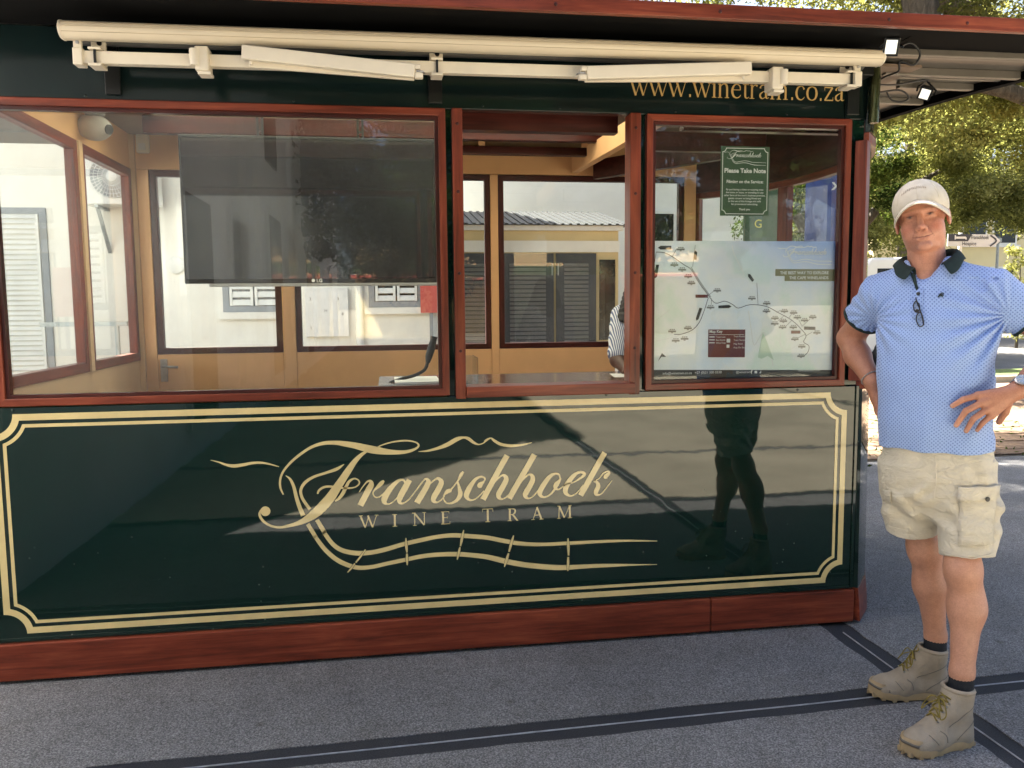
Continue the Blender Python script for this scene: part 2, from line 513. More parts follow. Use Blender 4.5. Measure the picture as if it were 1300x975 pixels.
# lettering strokes of the front panel: (x mm, z mm, pen width mm) on the panel's plane
LOGO = {'flourish':[[(-723.1,876.2,1.9),(-694.4,867.7,5.6),(-664.3,855.1,9.4),(-633.9,848.9,14.2),(-595.8,852.4,12.8),(-557.6,858.5,10.5),(-519.5,857.0,8.6),(-486.3,848.7,6.2),(-456.9,838.5,2.9)],
[(110.4,880.8,2.0),(149.8,882.9,8.1),(190.5,891.8,12.2),(231.4,905.8,17.3),(272.6,927.6,17.4),(300.8,933.9,9.2),(321.2,928.5,13.3),(344.1,910.7,11.3),(364.6,902.2,5.2),(385.3,907.7,5.2),(395.7,918.2,9.3),(416.5,927.4,6.2),(431.9,916.0,11.4),(457.6,900.5,12.5),(494.0,892.5,12.5),(535.7,892.6,9.4),(567.2,896.7,6.3),(593.5,902.6,2.1)],
[(-443.7,721.9,5.8),(-454.3,751.2,8.2),(-454.1,784.0,8.7),(-441.9,816.3,8.7),(-414.2,850.5,9.6),(-374.4,884.2,10.6),(-325.0,915.1,11.6),(-275.9,929.5,14.6),(-227.1,929.9,16.6),(-193.0,924.6,21.6),(-149.0,915.5,25.6),(-100.0,901.1,30.7),(-60.6,892.0,30.8),(-11.0,883.6,22.4),(39.0,880.8,16.0),(74.2,884.6,12.6),(102.1,894.9,9.1),(112.4,907.4,7.6),(102.6,919.5,6.5),(75.1,927.6,6.5),(40.0,928.8,7.0),(-0.1,924.1,6.0),(-35.2,915.1,5.0),(-60.3,904.8,4.0)],
[(-90.2,896.7,4.0),(-107.8,886.1,9.9),(-125.4,875.0,14.8),(-150.8,850.5,20.7),(-176.4,815.9,27.1),(-202.1,778.7,30.5),(-227.7,741.5,34.4),(-253.4,704.3,39.2),(-281.4,672.4,41.1),(-311.7,643.1,39.1),(-344.2,620.6,30.2),(-378.9,602.9,20.4),(-418.2,592.1,13.6),(-462.1,585.6,10.1),(-500.4,594.7,9.6),(-528.5,616.4,10.6),(-541.0,642.4,9.6),(-535.5,661.3,6.7)],
[(-196.4,838.5,2.9),(-225.4,820.4,12.7),(-270.0,805.9,10.7),(-319.2,791.1,10.7),(-354.0,769.8,12.6),(-372.9,740.1,11.6),(-370.5,709.6,11.7),(-354.5,678.3,12.7),(-339.2,656.1,13.7)],
[(-431.3,800.8,2.9),(-414.0,784.9,9.7),(-400.7,751.5,12.6),(-392.4,710.5,14.5),(-381.6,669.4,16.5),(-367.3,629.9,18.5)],
[(-306.9,719.4,6.8),(-299.1,734.4,8.8),(-279.1,746.3,9.8),(-252.1,747.6,8.8),(-222.8,741.3,7.9),(-183.5,738.1,6.9),(-153.8,740.9,5.9),(-136.0,755.5,5.9),(-140.6,771.0,5.9),(-157.7,776.9,6.9),(-177.8,764.9,10.8),(-190.8,742.5,13.8),(-203.8,717.5,14.8),(-219.2,697.7,11.8),(-236.8,685.7,5.9)]],'rail':[[(-350.0,593.8,15.6),(-322.3,541.0,16.7),(-321.4,538.4,15.9),(-287.6,487.1,17.7),(-247.4,444.5,19.0),(-206.5,417.2,19.1),(-153.2,397.3,18.0),(-93.0,396.9,16.9),(-32.3,407.2,17.0),(40.9,418.8,17.1),(120.7,431.3,18.4),(200.8,434.5,18.5),(275.1,431.0,19.9),(332.2,423.3,20.0),(394.7,412.1,21.4),(470.2,389.9,22.8),(546.2,370.7,22.9),(616.4,358.3,23.1),(687.1,349.0,23.2),(738.8,345.9,22.0),(790.8,345.5,19.5),(875.7,345.2,17.0),(961.2,342.9,13.2),(1040.7,340.2,8.0),(1152.9,335.8,2.7)],
[(-312.7,609.9,16.6),(-284.9,557.1,17.7),(-285.5,555.1,16.5),(-251.5,503.8,17.8),(-210.8,473.6,19.0),(-151.5,459.1,20.3),(-91.4,459.5,19.2),(-30.8,470.0,19.3),(42.4,488.0,18.2),(122.1,502.6,18.4),(183.7,512.0,17.2),(251.6,514.8,18.6),(333.3,506.1,18.7),(395.8,497.1,18.8),(458.5,481.6,18.9),(521.6,466.7,17.8),(585.1,458.2,16.6),(649.0,454.1,15.4),(739.1,453.8,15.5),(843.0,453.4,14.3),(941.1,452.8,11.8),(1040.1,449.5,8.6),(1153.3,442.2,3.3)]],'sleeper':[[(-118.1,473.5,4.8),(-139.9,443.4,7.8),(-159.7,419.5,6.0)],
[(-163.4,416.0,6.0),(-178.3,396.8,7.8),(-194.4,379.0,3.6)],
[(50.9,514.5,4.3),(52.0,481.2,11.0),(53.8,450.9,6.1)],
[(53.7,446.4,7.3),(53.8,421.2,10.4),(53.9,395.9,4.3)],
[(295.4,535.9,4.3),(288.0,500.2,11.2),(280.6,465.7,5.6)],
[(278.7,461.9,6.2),(272.1,434.3,9.9),(266.1,407.9,4.3)],
[(510.5,501.3,5.1),(500.0,466.6,11.4),(489.5,430.0,6.3)],
[(487.6,423.6,7.6),(477.8,390.8,11.4),(468.6,364.2,4.4)],
[(749.5,475.9,4.5),(750.7,440.2,11.6),(751.9,399.2,6.5)],
[(750.6,392.1,7.8),(749.3,362.3,11.0),(748.5,329.7,4.5)]],'script':[[(-137.0,719.7,4.0),(-121.5,742.1,5.0),(-103.6,761.8,6.9),(-89.7,762.8,12.9),(-87.6,748.3,22.9),(-98.5,728.2,24.9),(-115.2,697.1,24.8),(-134.6,662.0,24.8)],
[(-34.8,763.6,8.0),(-44.0,754.2,17.0),(-59.4,739.4,14.0),(-74.7,724.6,6.0),(-81.0,712.1,5.0),(-75.4,697.4,5.0),(-63.0,693.7,5.0),(-47.9,699.3,5.0),(-29.9,717.5,4.0)],
[(52.1,748.6,6.0),(48.9,760.1,8.0),(33.9,763.8,10.0),(13.5,751.8,16.1),(-12.2,724.5,23.0),(-31.5,694.4,26.0),(-35.0,673.9,20.0),(-23.7,663.0,7.0),(-6.0,667.4,5.0),(17.1,687.1,5.0),(45.6,727.2,5.0)],
[(71.6,762.2,22.2),(50.7,727.0,25.2),(30.7,690.6,24.2),(27.3,672.1,17.1),(39.2,662.7,7.1),(64.7,677.1,5.0),(95.9,714.6,5.1),(127.0,753.7,6.1),(140.4,763.5,9.1),(149.8,751.2,20.3),(139.2,725.7,23.3),(99.9,662.6,25.3)],
[(118.4,703.3,4.1),(147.0,733.2,6.1),(178.0,759.4,7.1),(194.3,762.3,13.2),(204.2,746.3,20.4),(193.6,720.8,23.5),(172.5,685.3,23.4),(170.2,668.7,17.3),(182.3,661.4,8.2),(199.3,668.4,5.1),(217.5,688.5,4.6)],
[(298.1,787.8,8.2),(288.2,775.1,14.4),(275.0,751.2,7.2),(248.8,718.4,6.2),(241.0,710.9,15.4)],
[(272.8,747.6,6.2),(279.6,717.1,13.4),(283.3,690.8,19.5),(269.5,667.9,14.4),(245.2,654.8,8.2),(224.7,656.8,6.1),(213.2,673.0,5.1),(215.0,691.2,7.2),(230.6,706.2,17.4),(243.5,710.8,15.4)],
[(368.3,715.9,13.5),(368.5,727.9,22.8),(384.2,741.4,7.3),(388.5,755.4,6.7),(373.1,763.3,8.3),(349.7,753.3,13.4),(326.0,722.9,20.6),(310.1,689.6,22.7),(315.0,671.1,13.4),(332.9,663.9,7.2),(356.4,674.4,5.2),(385.3,702.0,5.2)],
[(485.8,851.0,24.0),(456.6,801.3,23.9),(424.7,745.0,23.9),(379.6,664.5,23.9)],
[(403.4,698.6,4.2),(429.9,736.9,6.2),(458.8,763.5,7.3),(474.4,762.9,14.6),(480.5,745.3,20.9),(464.6,714.4,23.0),(447.5,684.6,23.0),(450.0,668.7,14.6),(463.0,662.8,6.3),(484.0,674.0,5.2),(507.9,702.0,4.2)],
[(603.6,850.8,24.2),(574.3,800.4,24.2),(542.4,748.0,24.2),(492.8,663.6,24.1)],
[(521.0,698.8,4.2),(550.2,739.8,6.3),(576.7,764.0,7.4),(591.4,759.7,14.8),(595.5,740.5,21.1),(580.0,709.4,23.2),(564.0,682.1,23.2),(565.4,666.7,14.8),(578.6,660.8,6.3),(599.8,671.5,5.3),(621.2,697.1,4.8)],
[(715.4,745.1,6.4),(710.2,759.6,6.9),(690.5,763.1,10.6),(666.5,748.2,18.0),(639.8,712.2,22.3),(626.4,686.2,22.3),(630.0,670.2,13.8),(645.9,663.1,7.4),(671.5,673.6,7.5),(698.2,704.4,9.6),(715.4,735.5,8.0),(715.4,745.1,6.4)],
[(713.3,735.6,7.5),(698.3,717.7,18.1),(694.0,703.5,14.9),(706.2,693.4,6.4),(724.9,704.3,5.3),(743.6,715.7,5.3),(773.1,722.5,5.4),(805.3,739.8,9.7),(822.5,755.1,14.0),(813.4,764.5,10.7),(791.9,763.2,11.8),(767.8,744.0,19.3),(744.2,710.4,23.5),(738.2,684.0,20.3),(748.9,668.1,11.8),(767.6,664.0,6.4),(791.8,677.9,5.4),(818.7,709.9,4.8)],
[(913.0,847.5,23.8),(880.7,792.8,24.8),(843.0,727.6,24.8),(805.2,663.4,24.8)],
[(918.7,732.5,11.9),(918.7,743.2,20.6),(932.2,756.0,10.9),(926.8,764.3,7.6),(907.8,757.0,6.0),(886.2,733.8,4.9),(864.6,724.0,4.9),(876.5,720.3,11.9),(884.1,701.8,19.5),(873.8,675.4,19.5),(878.1,663.4,11.9),(897.1,666.3,5.4),(918.8,689.6,4.9),(945.9,723.3,3.8)]],'balls':[(-517.4,656.4,40.3),(367.4,726.4,22.8)],'caps':[('W',(-141.1,565.2),(-66.3,561.4),(-139.7,619.4)),('I',(-5.9,564.6),(17.8,563.4),(-4.6,618.1)),('N',(80.1,564.5),(136.0,561.7),(81.3,620.8)),('E',(197.5,566.5),(238.6,564.4),(198.4,619.9)),('T',(374.7,565.5),(421.6,563.2),(375.4,623.6)),('R',(484.5,565.4),(528.7,563.2),(485.1,619.5)),('A',(588.5,566.7),(639.0,564.2),(588.9,621.5)),('M',(701.4,566.5),(764.7,563.4),(701.6,621.6))]}
# ------------------------------------------------------------------ ground
def ground_mat(name, cols, fine=170, coarse=0.9, rough=0.85, bumpk=0.5, speck=0.45, stain=(0.3, 0.62)):
    m, nt, b = node_mat(name)
    v = mapped(nt, (1, 1, 1))
    f = noise(nt, v, fine, 2, 0.7)
    c = ramp(nt, f, [(0.32, cols[0]), (0.5, cols[1]), (0.70, cols[2])])
    g = noise(nt, v, coarse, 5, 0.62)
    t = ramp(nt, g, [(stain[0], (1 - speck * 0.5,) * 3), (stain[1], (1 + speck * 0.25,) * 3)])
    if name == 'tar_grey':        # blotchy wear and a few dark drips
        sp_ = noise(nt, v, 7.0, 6, 0.72)
        t = mixc(nt, 1.0, t, ramp(nt, sp_, [(0.34, (0.86, 0.845, 0.82)), (0.52, (1.0, 1.0, 1.0)), (0.72, (1.07, 1.065, 1.05))]), 'MULTIPLY')
        vd = nt.nodes.new('ShaderNodeTexVoronoi')
        vd.inputs['Scale'].default_value = 3.2
        nt.links.new(v, vd.inputs['Vector'])
        t = mixc(nt, 1.0, t, ramp(nt, vd.outputs['Distance'], [(0.03, (0.62, 0.60, 0.56)), (0.075, (1, 1, 1))]), 'MULTIPLY')
    nt.links.new(mixc(nt, 1.0, c, t, 'MULTIPLY'), b.inputs['Base Color'])
    b.inputs['Roughness'].default_value = rough
    bump(nt, b, f, bumpk, 0.004)
    return m


ground_mat('tar_grey', ((0.062, 0.062, 0.064), (0.165, 0.164, 0.166), (0.36, 0.358, 0.36)), 170)
ground_mat('joint_fill', ((0.013, 0.014, 0.017), (0.026, 0.028, 0.034), (0.042, 0.045, 0.053)), 220)
ground_mat('sunlit_concrete', ((0.31, 0.28, 0.21), (0.39, 0.355, 0.27), (0.46, 0.42, 0.33)), 60)  # lighter tan, sunlight put into the ground colour
ground_mat('sandy_brick', ((0.15, 0.092, 0.055), (0.21, 0.135, 0.082), (0.27, 0.19, 0.12)), 30)
ground_mat('earth', ((0.14, 0.115, 0.08), (0.20, 0.165, 0.115), (0.26, 0.22, 0.16)), 12)
ground_mat('asphalt', ((0.10, 0.10, 0.105), (0.15, 0.145, 0.14), (0.20, 0.195, 0.185)), 60)
ground_mat('turf', ((0.05, 0.08, 0.015), (0.09, 0.14, 0.03), (0.16, 0.20, 0.05)), 40)

MB().add([(-300, -300, -0.03), (300, -300, -0.03), (300, 300, -0.03), (-300, 300, -0.03)], [(0, 1, 2, 3)]).build('ground', 'earth', None, kind='structure')
pav = MB().box(-9.0, 8.4, -9.0, 6.9, -0.026, 0.0).build('pavement', 'joint_fill', None, kind='structure')
JX = [-9.0, -2.6, 2.0, 6.6, 8.4]
JY = [-9.0, -4.4, -1.0, 0.95, 2.73, 6.9]
for i in range(4):
    for j in range(5):
        a, b, c, d = JX[i] + (0.066 if i else 0), JX[i + 1] - (0.066 if i < 3 else 0), JY[j] + (0.066 if j else 0), JY[j + 1] - (0.066 if j < 4 else 0)
        jr = random.Random(i * 7 + j)
        n_ = 46
        ring = [(a + (b - a) * k / n_, c + jr.uniform(-0.005, 0.005)) for k in range(n_)] + [(b + jr.uniform(-0.005, 0.005), c + (d - c) * k / n_) for k in range(n_)] + [(b - (b - a) * k / n_, d + jr.uniform(-0.005, 0.005)) for k in range(n_)] + [(a + jr.uniform(-0.005, 0.005), d - (d - c) * k / n_) for k in range(n_)]
        N4 = 4 * n_
        ring = [(x, y - 0.065 + 0.031 * x if abs(y - 2.73) < 0.09 else y) for x, y in ring]
        MB().add([(x, y, 0.004) for x, y in ring] + [(x, y, 0.0005) for x, y in ring], [tuple(range(N4))] + [(N4 + k, N4 + (k + 1) % N4, (k + 1) % N4, k) for k in range(N4)]).build('paving_slab', 'tar_grey' if j > 2 else 'sunlit_concrete', pav, fix=False)  # rows towards the camera take the tan that paints sunlit ground
rng = random.Random(3)
for x0, x1, y in ((-9, 8.4, 2.73), (-9, 8.4, -1.0)):
    MB().tube(cr_spline([(x, y + (0.031 * x - 0.065 if y > 2 else 0) + rng.uniform(-0.004, 0.004), 0.0012) for x in np.arange(x0, x1, 0.5)], 3), 0.0032, 6).build('joint_seal', paint('seal_grey', (0.36, 0.37, 0.40), 0.6, 0.2, 20) if 'seal_grey' not in MATS else 'seal_grey', pav)
for x in (2.0,):
    MB().tube(cr_spline([(x + rng.uniform(-0.005, 0.005), y, 0.0012) for y in np.arange(-4.3, 3.36, 0.4)], 3), 0.0032, 6).build('joint_seal', 'seal_grey', pav)
# sunlit brick forecourt, verge and street to the right
fc = MB().box(-12, 26, 6.95, 13.2, -0.026, 0.0).build('forecourt', 'joint_fill' and 'earth', None, kind='structure')
k = 0
for r in range(29):
    y = 6.97 + r * 0.215
    w = 0.44 if r % 2 else 0.40
    x = 2.6 + 0.62 * (y - 6.95) - (0.2 if r % 2 else 0)
    for c in range(9):
        if k < 290:
            MB().box(x, x + w - 0.015, y, y + 0.20, 0.001, 0.016 + rng.uniform(-0.003, 0.003)).build('paving_brick', 'sandy_brick', fc)
            k += 1
        x += w
MB().box(4.9, 26, 6.97, 13.1, 0.001, 0.008).build('paving_far', 'sandy_brick', fc)
MB().box(5, 60, 13.5, 14.9, -0.026, 0.09).build('verge', 'turf', None, kind='structure')
MB().box(5, 60, 13.25, 13.45, -0.02, 0.11).build('kerb', 'sunlit_concrete', None, kind='structure')
MB().add([(-20, 15.0, -0.02), (120, 15.0, -0.02), (120, 36, -0.02), (-20, 36, -0.02)], [(0, 1, 2, 3)]).build('road', 'asphalt', None, kind='structure')

# ------------------------------------------------------------------ white building behind the kiosk
paint('white_wall', (0.80, 0.775, 0.70), 0.8, 0.05, 1.2, bumpk=0.15, bscale=90)
paint('white_wall_cool', (0.74, 0.75, 0.72), 0.8, 0.04, 0.8)
paint('plaster_grey', (0.80, 0.80, 0.80), 0.8, 0.06, 1.0)
paint('cream_wall', (0.66, 0.52, 0.27), 0.8, 0.06, 1.0)
paint('slate', (0.10, 0.105, 0.11), 0.6, 0.15, 8)
paint('shutter_white', (0.74, 0.74, 0.70), 0.6, 0.04, 5)
paint('shutter_grey', (0.050, 0.052, 0.055), 0.55, 0.08, 5)
paint('louvre_grey', (0.15, 0.145, 0.132), 0.5, 0.08, 5)
paint('window_dark', (0.012, 0.014, 0.016), 0.08, 0.1, 5)
paint('frame_grey', (0.25, 0.27, 0.29), 0.6, 0.08, 5)
paint('red_board', (0.55, 0.09, 0.07), 0.5, 0.05, 4)
paint('galv', (0.33, 0.36, 0.36), 0.45, 0.1, 15, metal=0.4)
paint('roof_sheet', (0.022, 0.025, 0.026), 0.5, 0.12, 8)
paint('brown_wood', (0.12, 0.07, 0.04), 0.6, 0.15, 8)

wb = thing('white_building', 'white plastered building with shuttered windows seen through the kiosk\'s left windows', 'building', (-4, 10, 0))
MB().box(-11, 0.62, 10.0, 16.0, -0.02, 5.2).build('wall', 'white_wall', wb)
MB().prism([(-11.4, 9.6, 5.22), (-11.4, 16.4, 5.22), (-11.4, 13, 7.2)], (12.4, 0, 0)).build('roof', 'roof_sheet', wb)
MB().box(-11, 0.64, 9.96, 9.995, -0.02, 0.55).build('plinth', 'plaster_grey', wb)


def shutter_window(par, x0, x1, z0, z1, y, nlv, name='window', sill=True, mat='shutter_white', cols=2, back='window_dark'):
    f = MB().box(x0 - 0.07, x1 + 0.07, y - 0.02, y - 0.001, z0 - 0.07, z0).box(x0 - 0.07, x1 + 0.07, y - 0.02, y - 0.001, z1, z1 + 0.07).box(x0 - 0.07, x0, y - 0.02, y - 0.001, z0, z1).box(x1, x1 + 0.07, y - 0.02, y - 0.001, z0, z1).build(name, 'frame_grey', par)
    MB().box(x0, x1, y - 0.006, y - 0.002, z0, z1).build('backing', back, f)
    w = (x1 - x0) / cols
    for c in range(cols):
        a, b = x0 + c * w + 0.01, x0 + (c + 1) * w - 0.01
        MB().box(a, a + 0.03, y - 0.035, y - 0.0065, z0 + 0.005, z1 - 0.005).box(b - 0.03, b, y - 0.035, y - 0.0065, z0 + 0.005, z1 - 0.005).build('stile', mat, f)
        h = (z1 - z0) / nlv
        for k in range(nlv):
            z = z0 + (k + 0.5) * h
            MB().prism([(a + 0.031, y - 0.034, z - h * 0.36), (a + 0.031, y - 0.012, z + h * 0.30), (a + 0.031, y - 0.008, z + h * 0.22), (a + 0.031, y - 0.030, z - h * 0.42)], (b - a - 0.062, 0, 0)).build('louvre', mat, f)
    if sill:
        MB().box(x0 - 0.12, x1 + 0.12, y - 0.07, y - 0.001, z0 - 0.15, z0 - 0.072).build('sill', 'white_wall', f)
    return f


shutter_window(wb, -1.84, -1.27, 1.50, 2.35, 10.0, 9)
shutter_window(wb, -0.16, 0.36, 1.54, 2.35, 10.0, 9)
shutter_window(wb, -4.75, -3.85, 0.62, 2.55, 10.0, 34, back='shutter_white')
shutter_window(wb, -6.9, -6.0, 0.9, 2.5, 10.0, 28, back='shutter_white')
MB().tube([(-0.34, 9.95, 0.0), (-0.34, 9.95, 5.1)], 0.045, 10).build('downpipe', 'shutter_white', wb, smooth='auto')
MB().lathe([(0.10, 0), (0.10, -0.03), (0.06, -0.045)], (-2.42, 9.998, 1.98), (0, 1, 0), 20).build('wall_lamp', 'shutter_white', wb, smooth='auto')
mt = thing('meter_cabinet', 'flat white meter cabinet with black numbers on the white wall', 'cabinet', (-0.7, 9.95, 1.2))
MB().box(-0.97, -0.47, 9.93, 9.998, 1.13, 1.70).build('door_panel', 'white_plastic', mt, bevel=0.004)
mb = MB()
for t, x, z in (('2', -0.92, 1.56), ('3', -0.60, 1.56), ('H', -0.75, 1.42), ('8', -0.55, 1.38), ('1', -0.92, 1.22)):
    text_mb(mb, t, 0.05, (x, 9.928, z), (1, 0, 0), (0, 0, 1))
mb.build('numbers', 'black_plastic', mt)
rb = thing('red_board', 'plain red board leaning on the white wall beside the shuttered window', 'board', (0.52, 9.9, 0))
MB().box(0.385, 0.63, 9.90, 9.93, 1.40, 1.95).build('face', 'red_board', rb)
MB().box(0.49, 0.53, 9.905, 9.925, 0.0, 1.40).build('post', 'frame_grey', rb)
# outdoor air-conditioning unit on its bracket
acu = thing('air_conditioner', 'white outdoor air conditioner with round fan grille on the white wall', 'air conditioner', (-3.0, 9.9, 2.5))
MB().box(-3.42, -2.66, 9.62, 9.90, 2.70, 3.30).build('casing', 'white_plastic', acu, bevel=0.015)
MB().lathe([(0.235, 0.0), (0.235, -0.012), (0.22, -0.014)], (-3.10, 9.619, 3.0), (0, 1, 0), 32).build('fan_well', 'frame_grey', acu)
mb = MB()
for k in range(36):
    t = 6.2832 * k / 36
    mb.bar((-3.10 + 0.055 * math.cos(t), 9.600, 3.0 + 0.055 * math.sin(t)), (-3.10 + 0.225 * math.cos(t + 0.22), 9.598, 3.0 + 0.225 * math.sin(t + 0.22)), 0.006, 0.008, (0, 1, 0))
for r in (0.10, 0.145, 0.19, 0.228):
    mb.tube([(-3.10 + r * math.cos(6.2832 * k / 28), 9.597, 3.0 + r * math.sin(6.2832 * k / 28)) for k in range(29)], 0.004, 5, cap=False)
mb.build('fan_grille', 'white_plastic', acu)
MB().lathe([(0.055, 0), (0.055, -0.014), (0.03, -0.02)], (-3.10, 9.60, 3.0), (0, 1, 0), 20).build('fan_hub', 'white_plastic', acu, smooth='auto')
for x in (-3.28, -2.82):
    MB().bar((x, 9.60, 2.68), (x, 9.99, 2.68), 0.04, 0.03).bar((x, 9.66, 2.66), (x, 9.985, 2.2), 0.035, 0.03).build('bracket', 'galv', acu)
acu.location = (-3.0 + 0.16, 9.9, 2.5 - 0.08)
hd = thing('handrail', 'short grey steel handrail post in front of the white wall', 'handrail', (-2.95, 9.2, 0))
MB().box(-2.87, -2.83, 9.18, 9.22, 0.0, 1.30).build('post', 'galv', hd)
MB().box(-3.6, -2.74, 9.17, 9.23, 1.302, 1.35).build('rail', 'galv', hd)

# ------------------------------------------------------------------ low outbuilding with louvred doors
ob = thing('outbuilding', 'low cream outbuilding with grey louvred doors and a sheet roof behind the kiosk', 'building', (2.3, 13, 0))
MB().box(0.95, 3.72, 13.0, 16.5, -0.02, 2.72).build('wall', 'cream_wall', ob)
MB().box(0.94, 3.73, 12.97, 12.998, 2.32, 2.50).build('lintel_band', 'white_wall', ob)
MB().box(0.90, 3.78, 12.93, 12.999, 2.66, 2.74).build('gutter', 'white_wall', ob)
rf = MB().prism([(0.80, 12.85, 2.745), (0.80, 16.7, 2.745), (0.80, 14.8, 3.15)], (3.1, 0, 0)).build('roof', 'roof_sheet', ob)
for k in range(24):
    x = 0.85 + k * 0.128
    MB().bar((x, 12.86, 2.755), (x, 14.75, 3.152), 0.05, 0.02).build('roof_ridge', 'roof_sheet', rf)
for x0, x1 in ((1.0, 1.75), (1.79, 2.64), (2.68, 3.34)):
    d = MB().box(x0, x1, 12.955, 12.998, 0.02, 2.30).build('door_leaf', 'shutter_grey', ob, bevel=0.004)
    a, b = x0 + 0.13, x1 - 0.13
    n = 28
    for q in range(n):
        z = 0.25 + q * 0.068
        MB().prism([(a, 12.952, z), (a, 12.935, z + 0.004), (a, 12.9545, z + 0.052)], (b - a, 0, 0)).build('louvre', 'louvre_grey', d)
MB().box(2.60, 2.615, 12.92, 12.952, 1.95, 2.14).build('door_pull', 'steel', ob)
MB().box(2.70, 2.715, 12.92, 12.952, 1.95, 2.14).build('door_pull', 'steel', ob)
MB().box(3.40, 3.66, 12.97, 12.998, 0.9, 2.2).build('window', 'window_dark', ob)

# tall white building further back
tb = thing('white_building', 'tall plain white building rising behind the low outbuilding', 'building', (5, 19, 0))
MB().box(-1.0, 9.1, 18.5, 26, -0.02, 6.6).build('wall', 'white_wall_cool', tb)
for x0, x1, z0, z1 in ((5.9, 6.6, 2.75, 3.55), (7.75, 8.55, 2.0, 2.8), (7.75, 8.55, 4.4, 5.4), (3.4, 4.2, 4.9, 5.9)):
    f = MB().box(x0 - 0.06, x1 + 0.06, 18.46, 18.498, z0 - 0.06, z1 + 0.06).build('window', 'shutter_white', tb)
    MB().box(x0, x1, 18.45, 18.4595, z0, z1).build('pane', 'window_dark', f)
MB().box(-1.1, 9.2, 18.4, 18.499, 6.3, 6.7).build('cornice', 'white_wall_cool', tb)

# ------------------------------------------------------------------ building and street behind the photographer (seen in the glass)
sbd = thing('street_building', 'grey plastered two-storey building with tall dark windows, mirrored in the kiosk glass', 'building', (-2.0, -10, 0))
MB().box(-9.0, -1.95, -26, 2.35, -0.02, 6.8).build('wall', 'plaster_grey', sbd)
MB().box(-9.3, -1.6, -26.3, 2.6, 6.802, 7.1).build('cornice', 'white_wall_cool', sbd)
for y0, y1, z1 in ((-2.6, -1.5, 2.6), (-8.6, -7.2, 3.0), (-14.5, -13.2, 2.6), (-17.0, -16.0, 2.6), (-22, -20.8, 2.6)):
    f = MB().box(-1.948, -1.90, y0 - 0.12, y1 + 0.12, 0.3, z1 + 0.14).build('window', 'white_wall_cool', sbd)
    MB().box(-1.8995, -1.89, y0, y1, 0.35, z1).build('pane', 'window_dark', f)
    MB().box(-1.948, -1.905, y0 + 0.1, y1 - 0.1, 3.9, 5.6).build('window', 'window_dark', sbd)
for y in (-4.4, -5.6, -10.4, -12.0):
    MB().box(-1.949, -1.86, y - 0.18, y + 0.18, 0.0, 6.79).build('pilaster', 'white_wall_cool', sbd)
shp = thing('shop_front', 'low shop front across the street, mirrored in the kiosk glass', 'building', (4, -32, 0))
MB().box(-1.5, 16, -36, -32, -0.02, 4.2).build('wall', 'cream_wall', shp)
MB().box(-1.6, 16.1, -33.4, -31.98, 3.0, 3.5).build('signboard', 'print_green', shp)
MB().box(-1.7, 16.2, -33.2, -30.2, 2.75, 2.85).build('veranda_roof', 'red_board', shp)

# ------------------------------------------------------------------ far street on the right
fb = thing('cream_building', 'pale yellow house with white window sills across the street', 'building', (32, 40, 0))
MB().box(24, 52, 38.0, 46, -0.02, 7.0).build('wall', paint('yellow_wall', (0.72, 0.62, 0.36), 0.8, 0.05, 0.6), fb)
MB().prism([(23.6, 37.5, 7.02), (23.6, 46.5, 7.02), (23.6, 42, 9.5)], (29, 0, 0)).build('roof', 'roof_sheet', fb)
for x in (25.4, 28.9, 30.6, 33.5, 36.2, 39.0):
    for z in (1.3, 4.4):
        f = MB().box(x - 0.1, x + 1.3, 37.94, 37.998, z - 0.1, z + 1.9).build('window', 'shutter_white', fb)
        MB().box(x, x + 1.2, 37.93, 37.9395, z, z + 1.8).build('pane', 'window_dark', f)
        MB().box(x - 0.25, x + 1.45, 37.85, 37.92, z - 0.22, z - 0.102).build('sill', 'shutter_white', f)
lw = thing('white_house', 'long low white house behind the parked van', 'building', (16, 34, 0))
MB().box(8, 22.5, 37, 44, -0.02, 4.2).build('wall', 'white_wall', lw)
MB().prism([(7.6, 36.5, 4.22), (7.6, 44.5, 4.22), (7.6, 40.5, 6.4)], (15.3, 0, 0)).build('roof', 'slate', lw)
for x in (9.5, 12.2, 15.4, 18.6, 20.8):
    f = MB().box(x, x + 0.9, 36.95, 36.998, 1.0, 2.7).build('window', 'shutter_white', lw)
    MB().box(x + 0.08, x + 0.82, 36.94, 36.9495, 1.08, 2.62).build('pane', 'window_dark', f)

# parked white van
van = thing('parked_van', 'white minibus van parked beyond the man\'s shoulder', 'van', (12.0, 17.8, 0))
paint('van_white', (0.80, 0.80, 0.78), 0.25, 0.02, 3, coat=0.6)
VY0, VY1 = 17.0, 18.75
prof = [(10.50, 0.38), (10.46, 0.75), (10.50, 1.60), (10.60, 2.30), (10.72, 2.46), (12.6, 2.48), (13.02, 2.38), (13.42, 1.55), (13.72, 1.30), (13.82, 0.95), (13.82, 0.45), (13.5, 0.34), (10.8, 0.34)]
MB().prism([(x, VY0, z) for x, z in prof], (0, VY1 - VY0, 0)).build('body', 'van_white', van, bevel=0.06)
for x0, x1 in ((10.85, 11.5), (11.56, 12.2), (12.26, 12.85)):
    MB().prism([(x0, VY0 - 0.004, 1.55), (x1 + (0.28 if x1 > 12.5 else 0), VY0 - 0.004, 1.55), (x1 - (0.05 if x1 > 12.5 else 0), VY0 - 0.004, 2.22), (x0, VY0 - 0.004, 2.22)], (0, 0.006, 0)).build('side_window', 'window_dark', van)
MB().add([(13.06, VY0 + 0.1, 2.34), (13.06, VY1 - 0.1, 2.34), (13.44, VY1 - 0.1, 1.56), (13.44, VY0 + 0.1, 1.56)], [(0, 1, 2, 3)]).build('windscreen', 'window_dark', van)
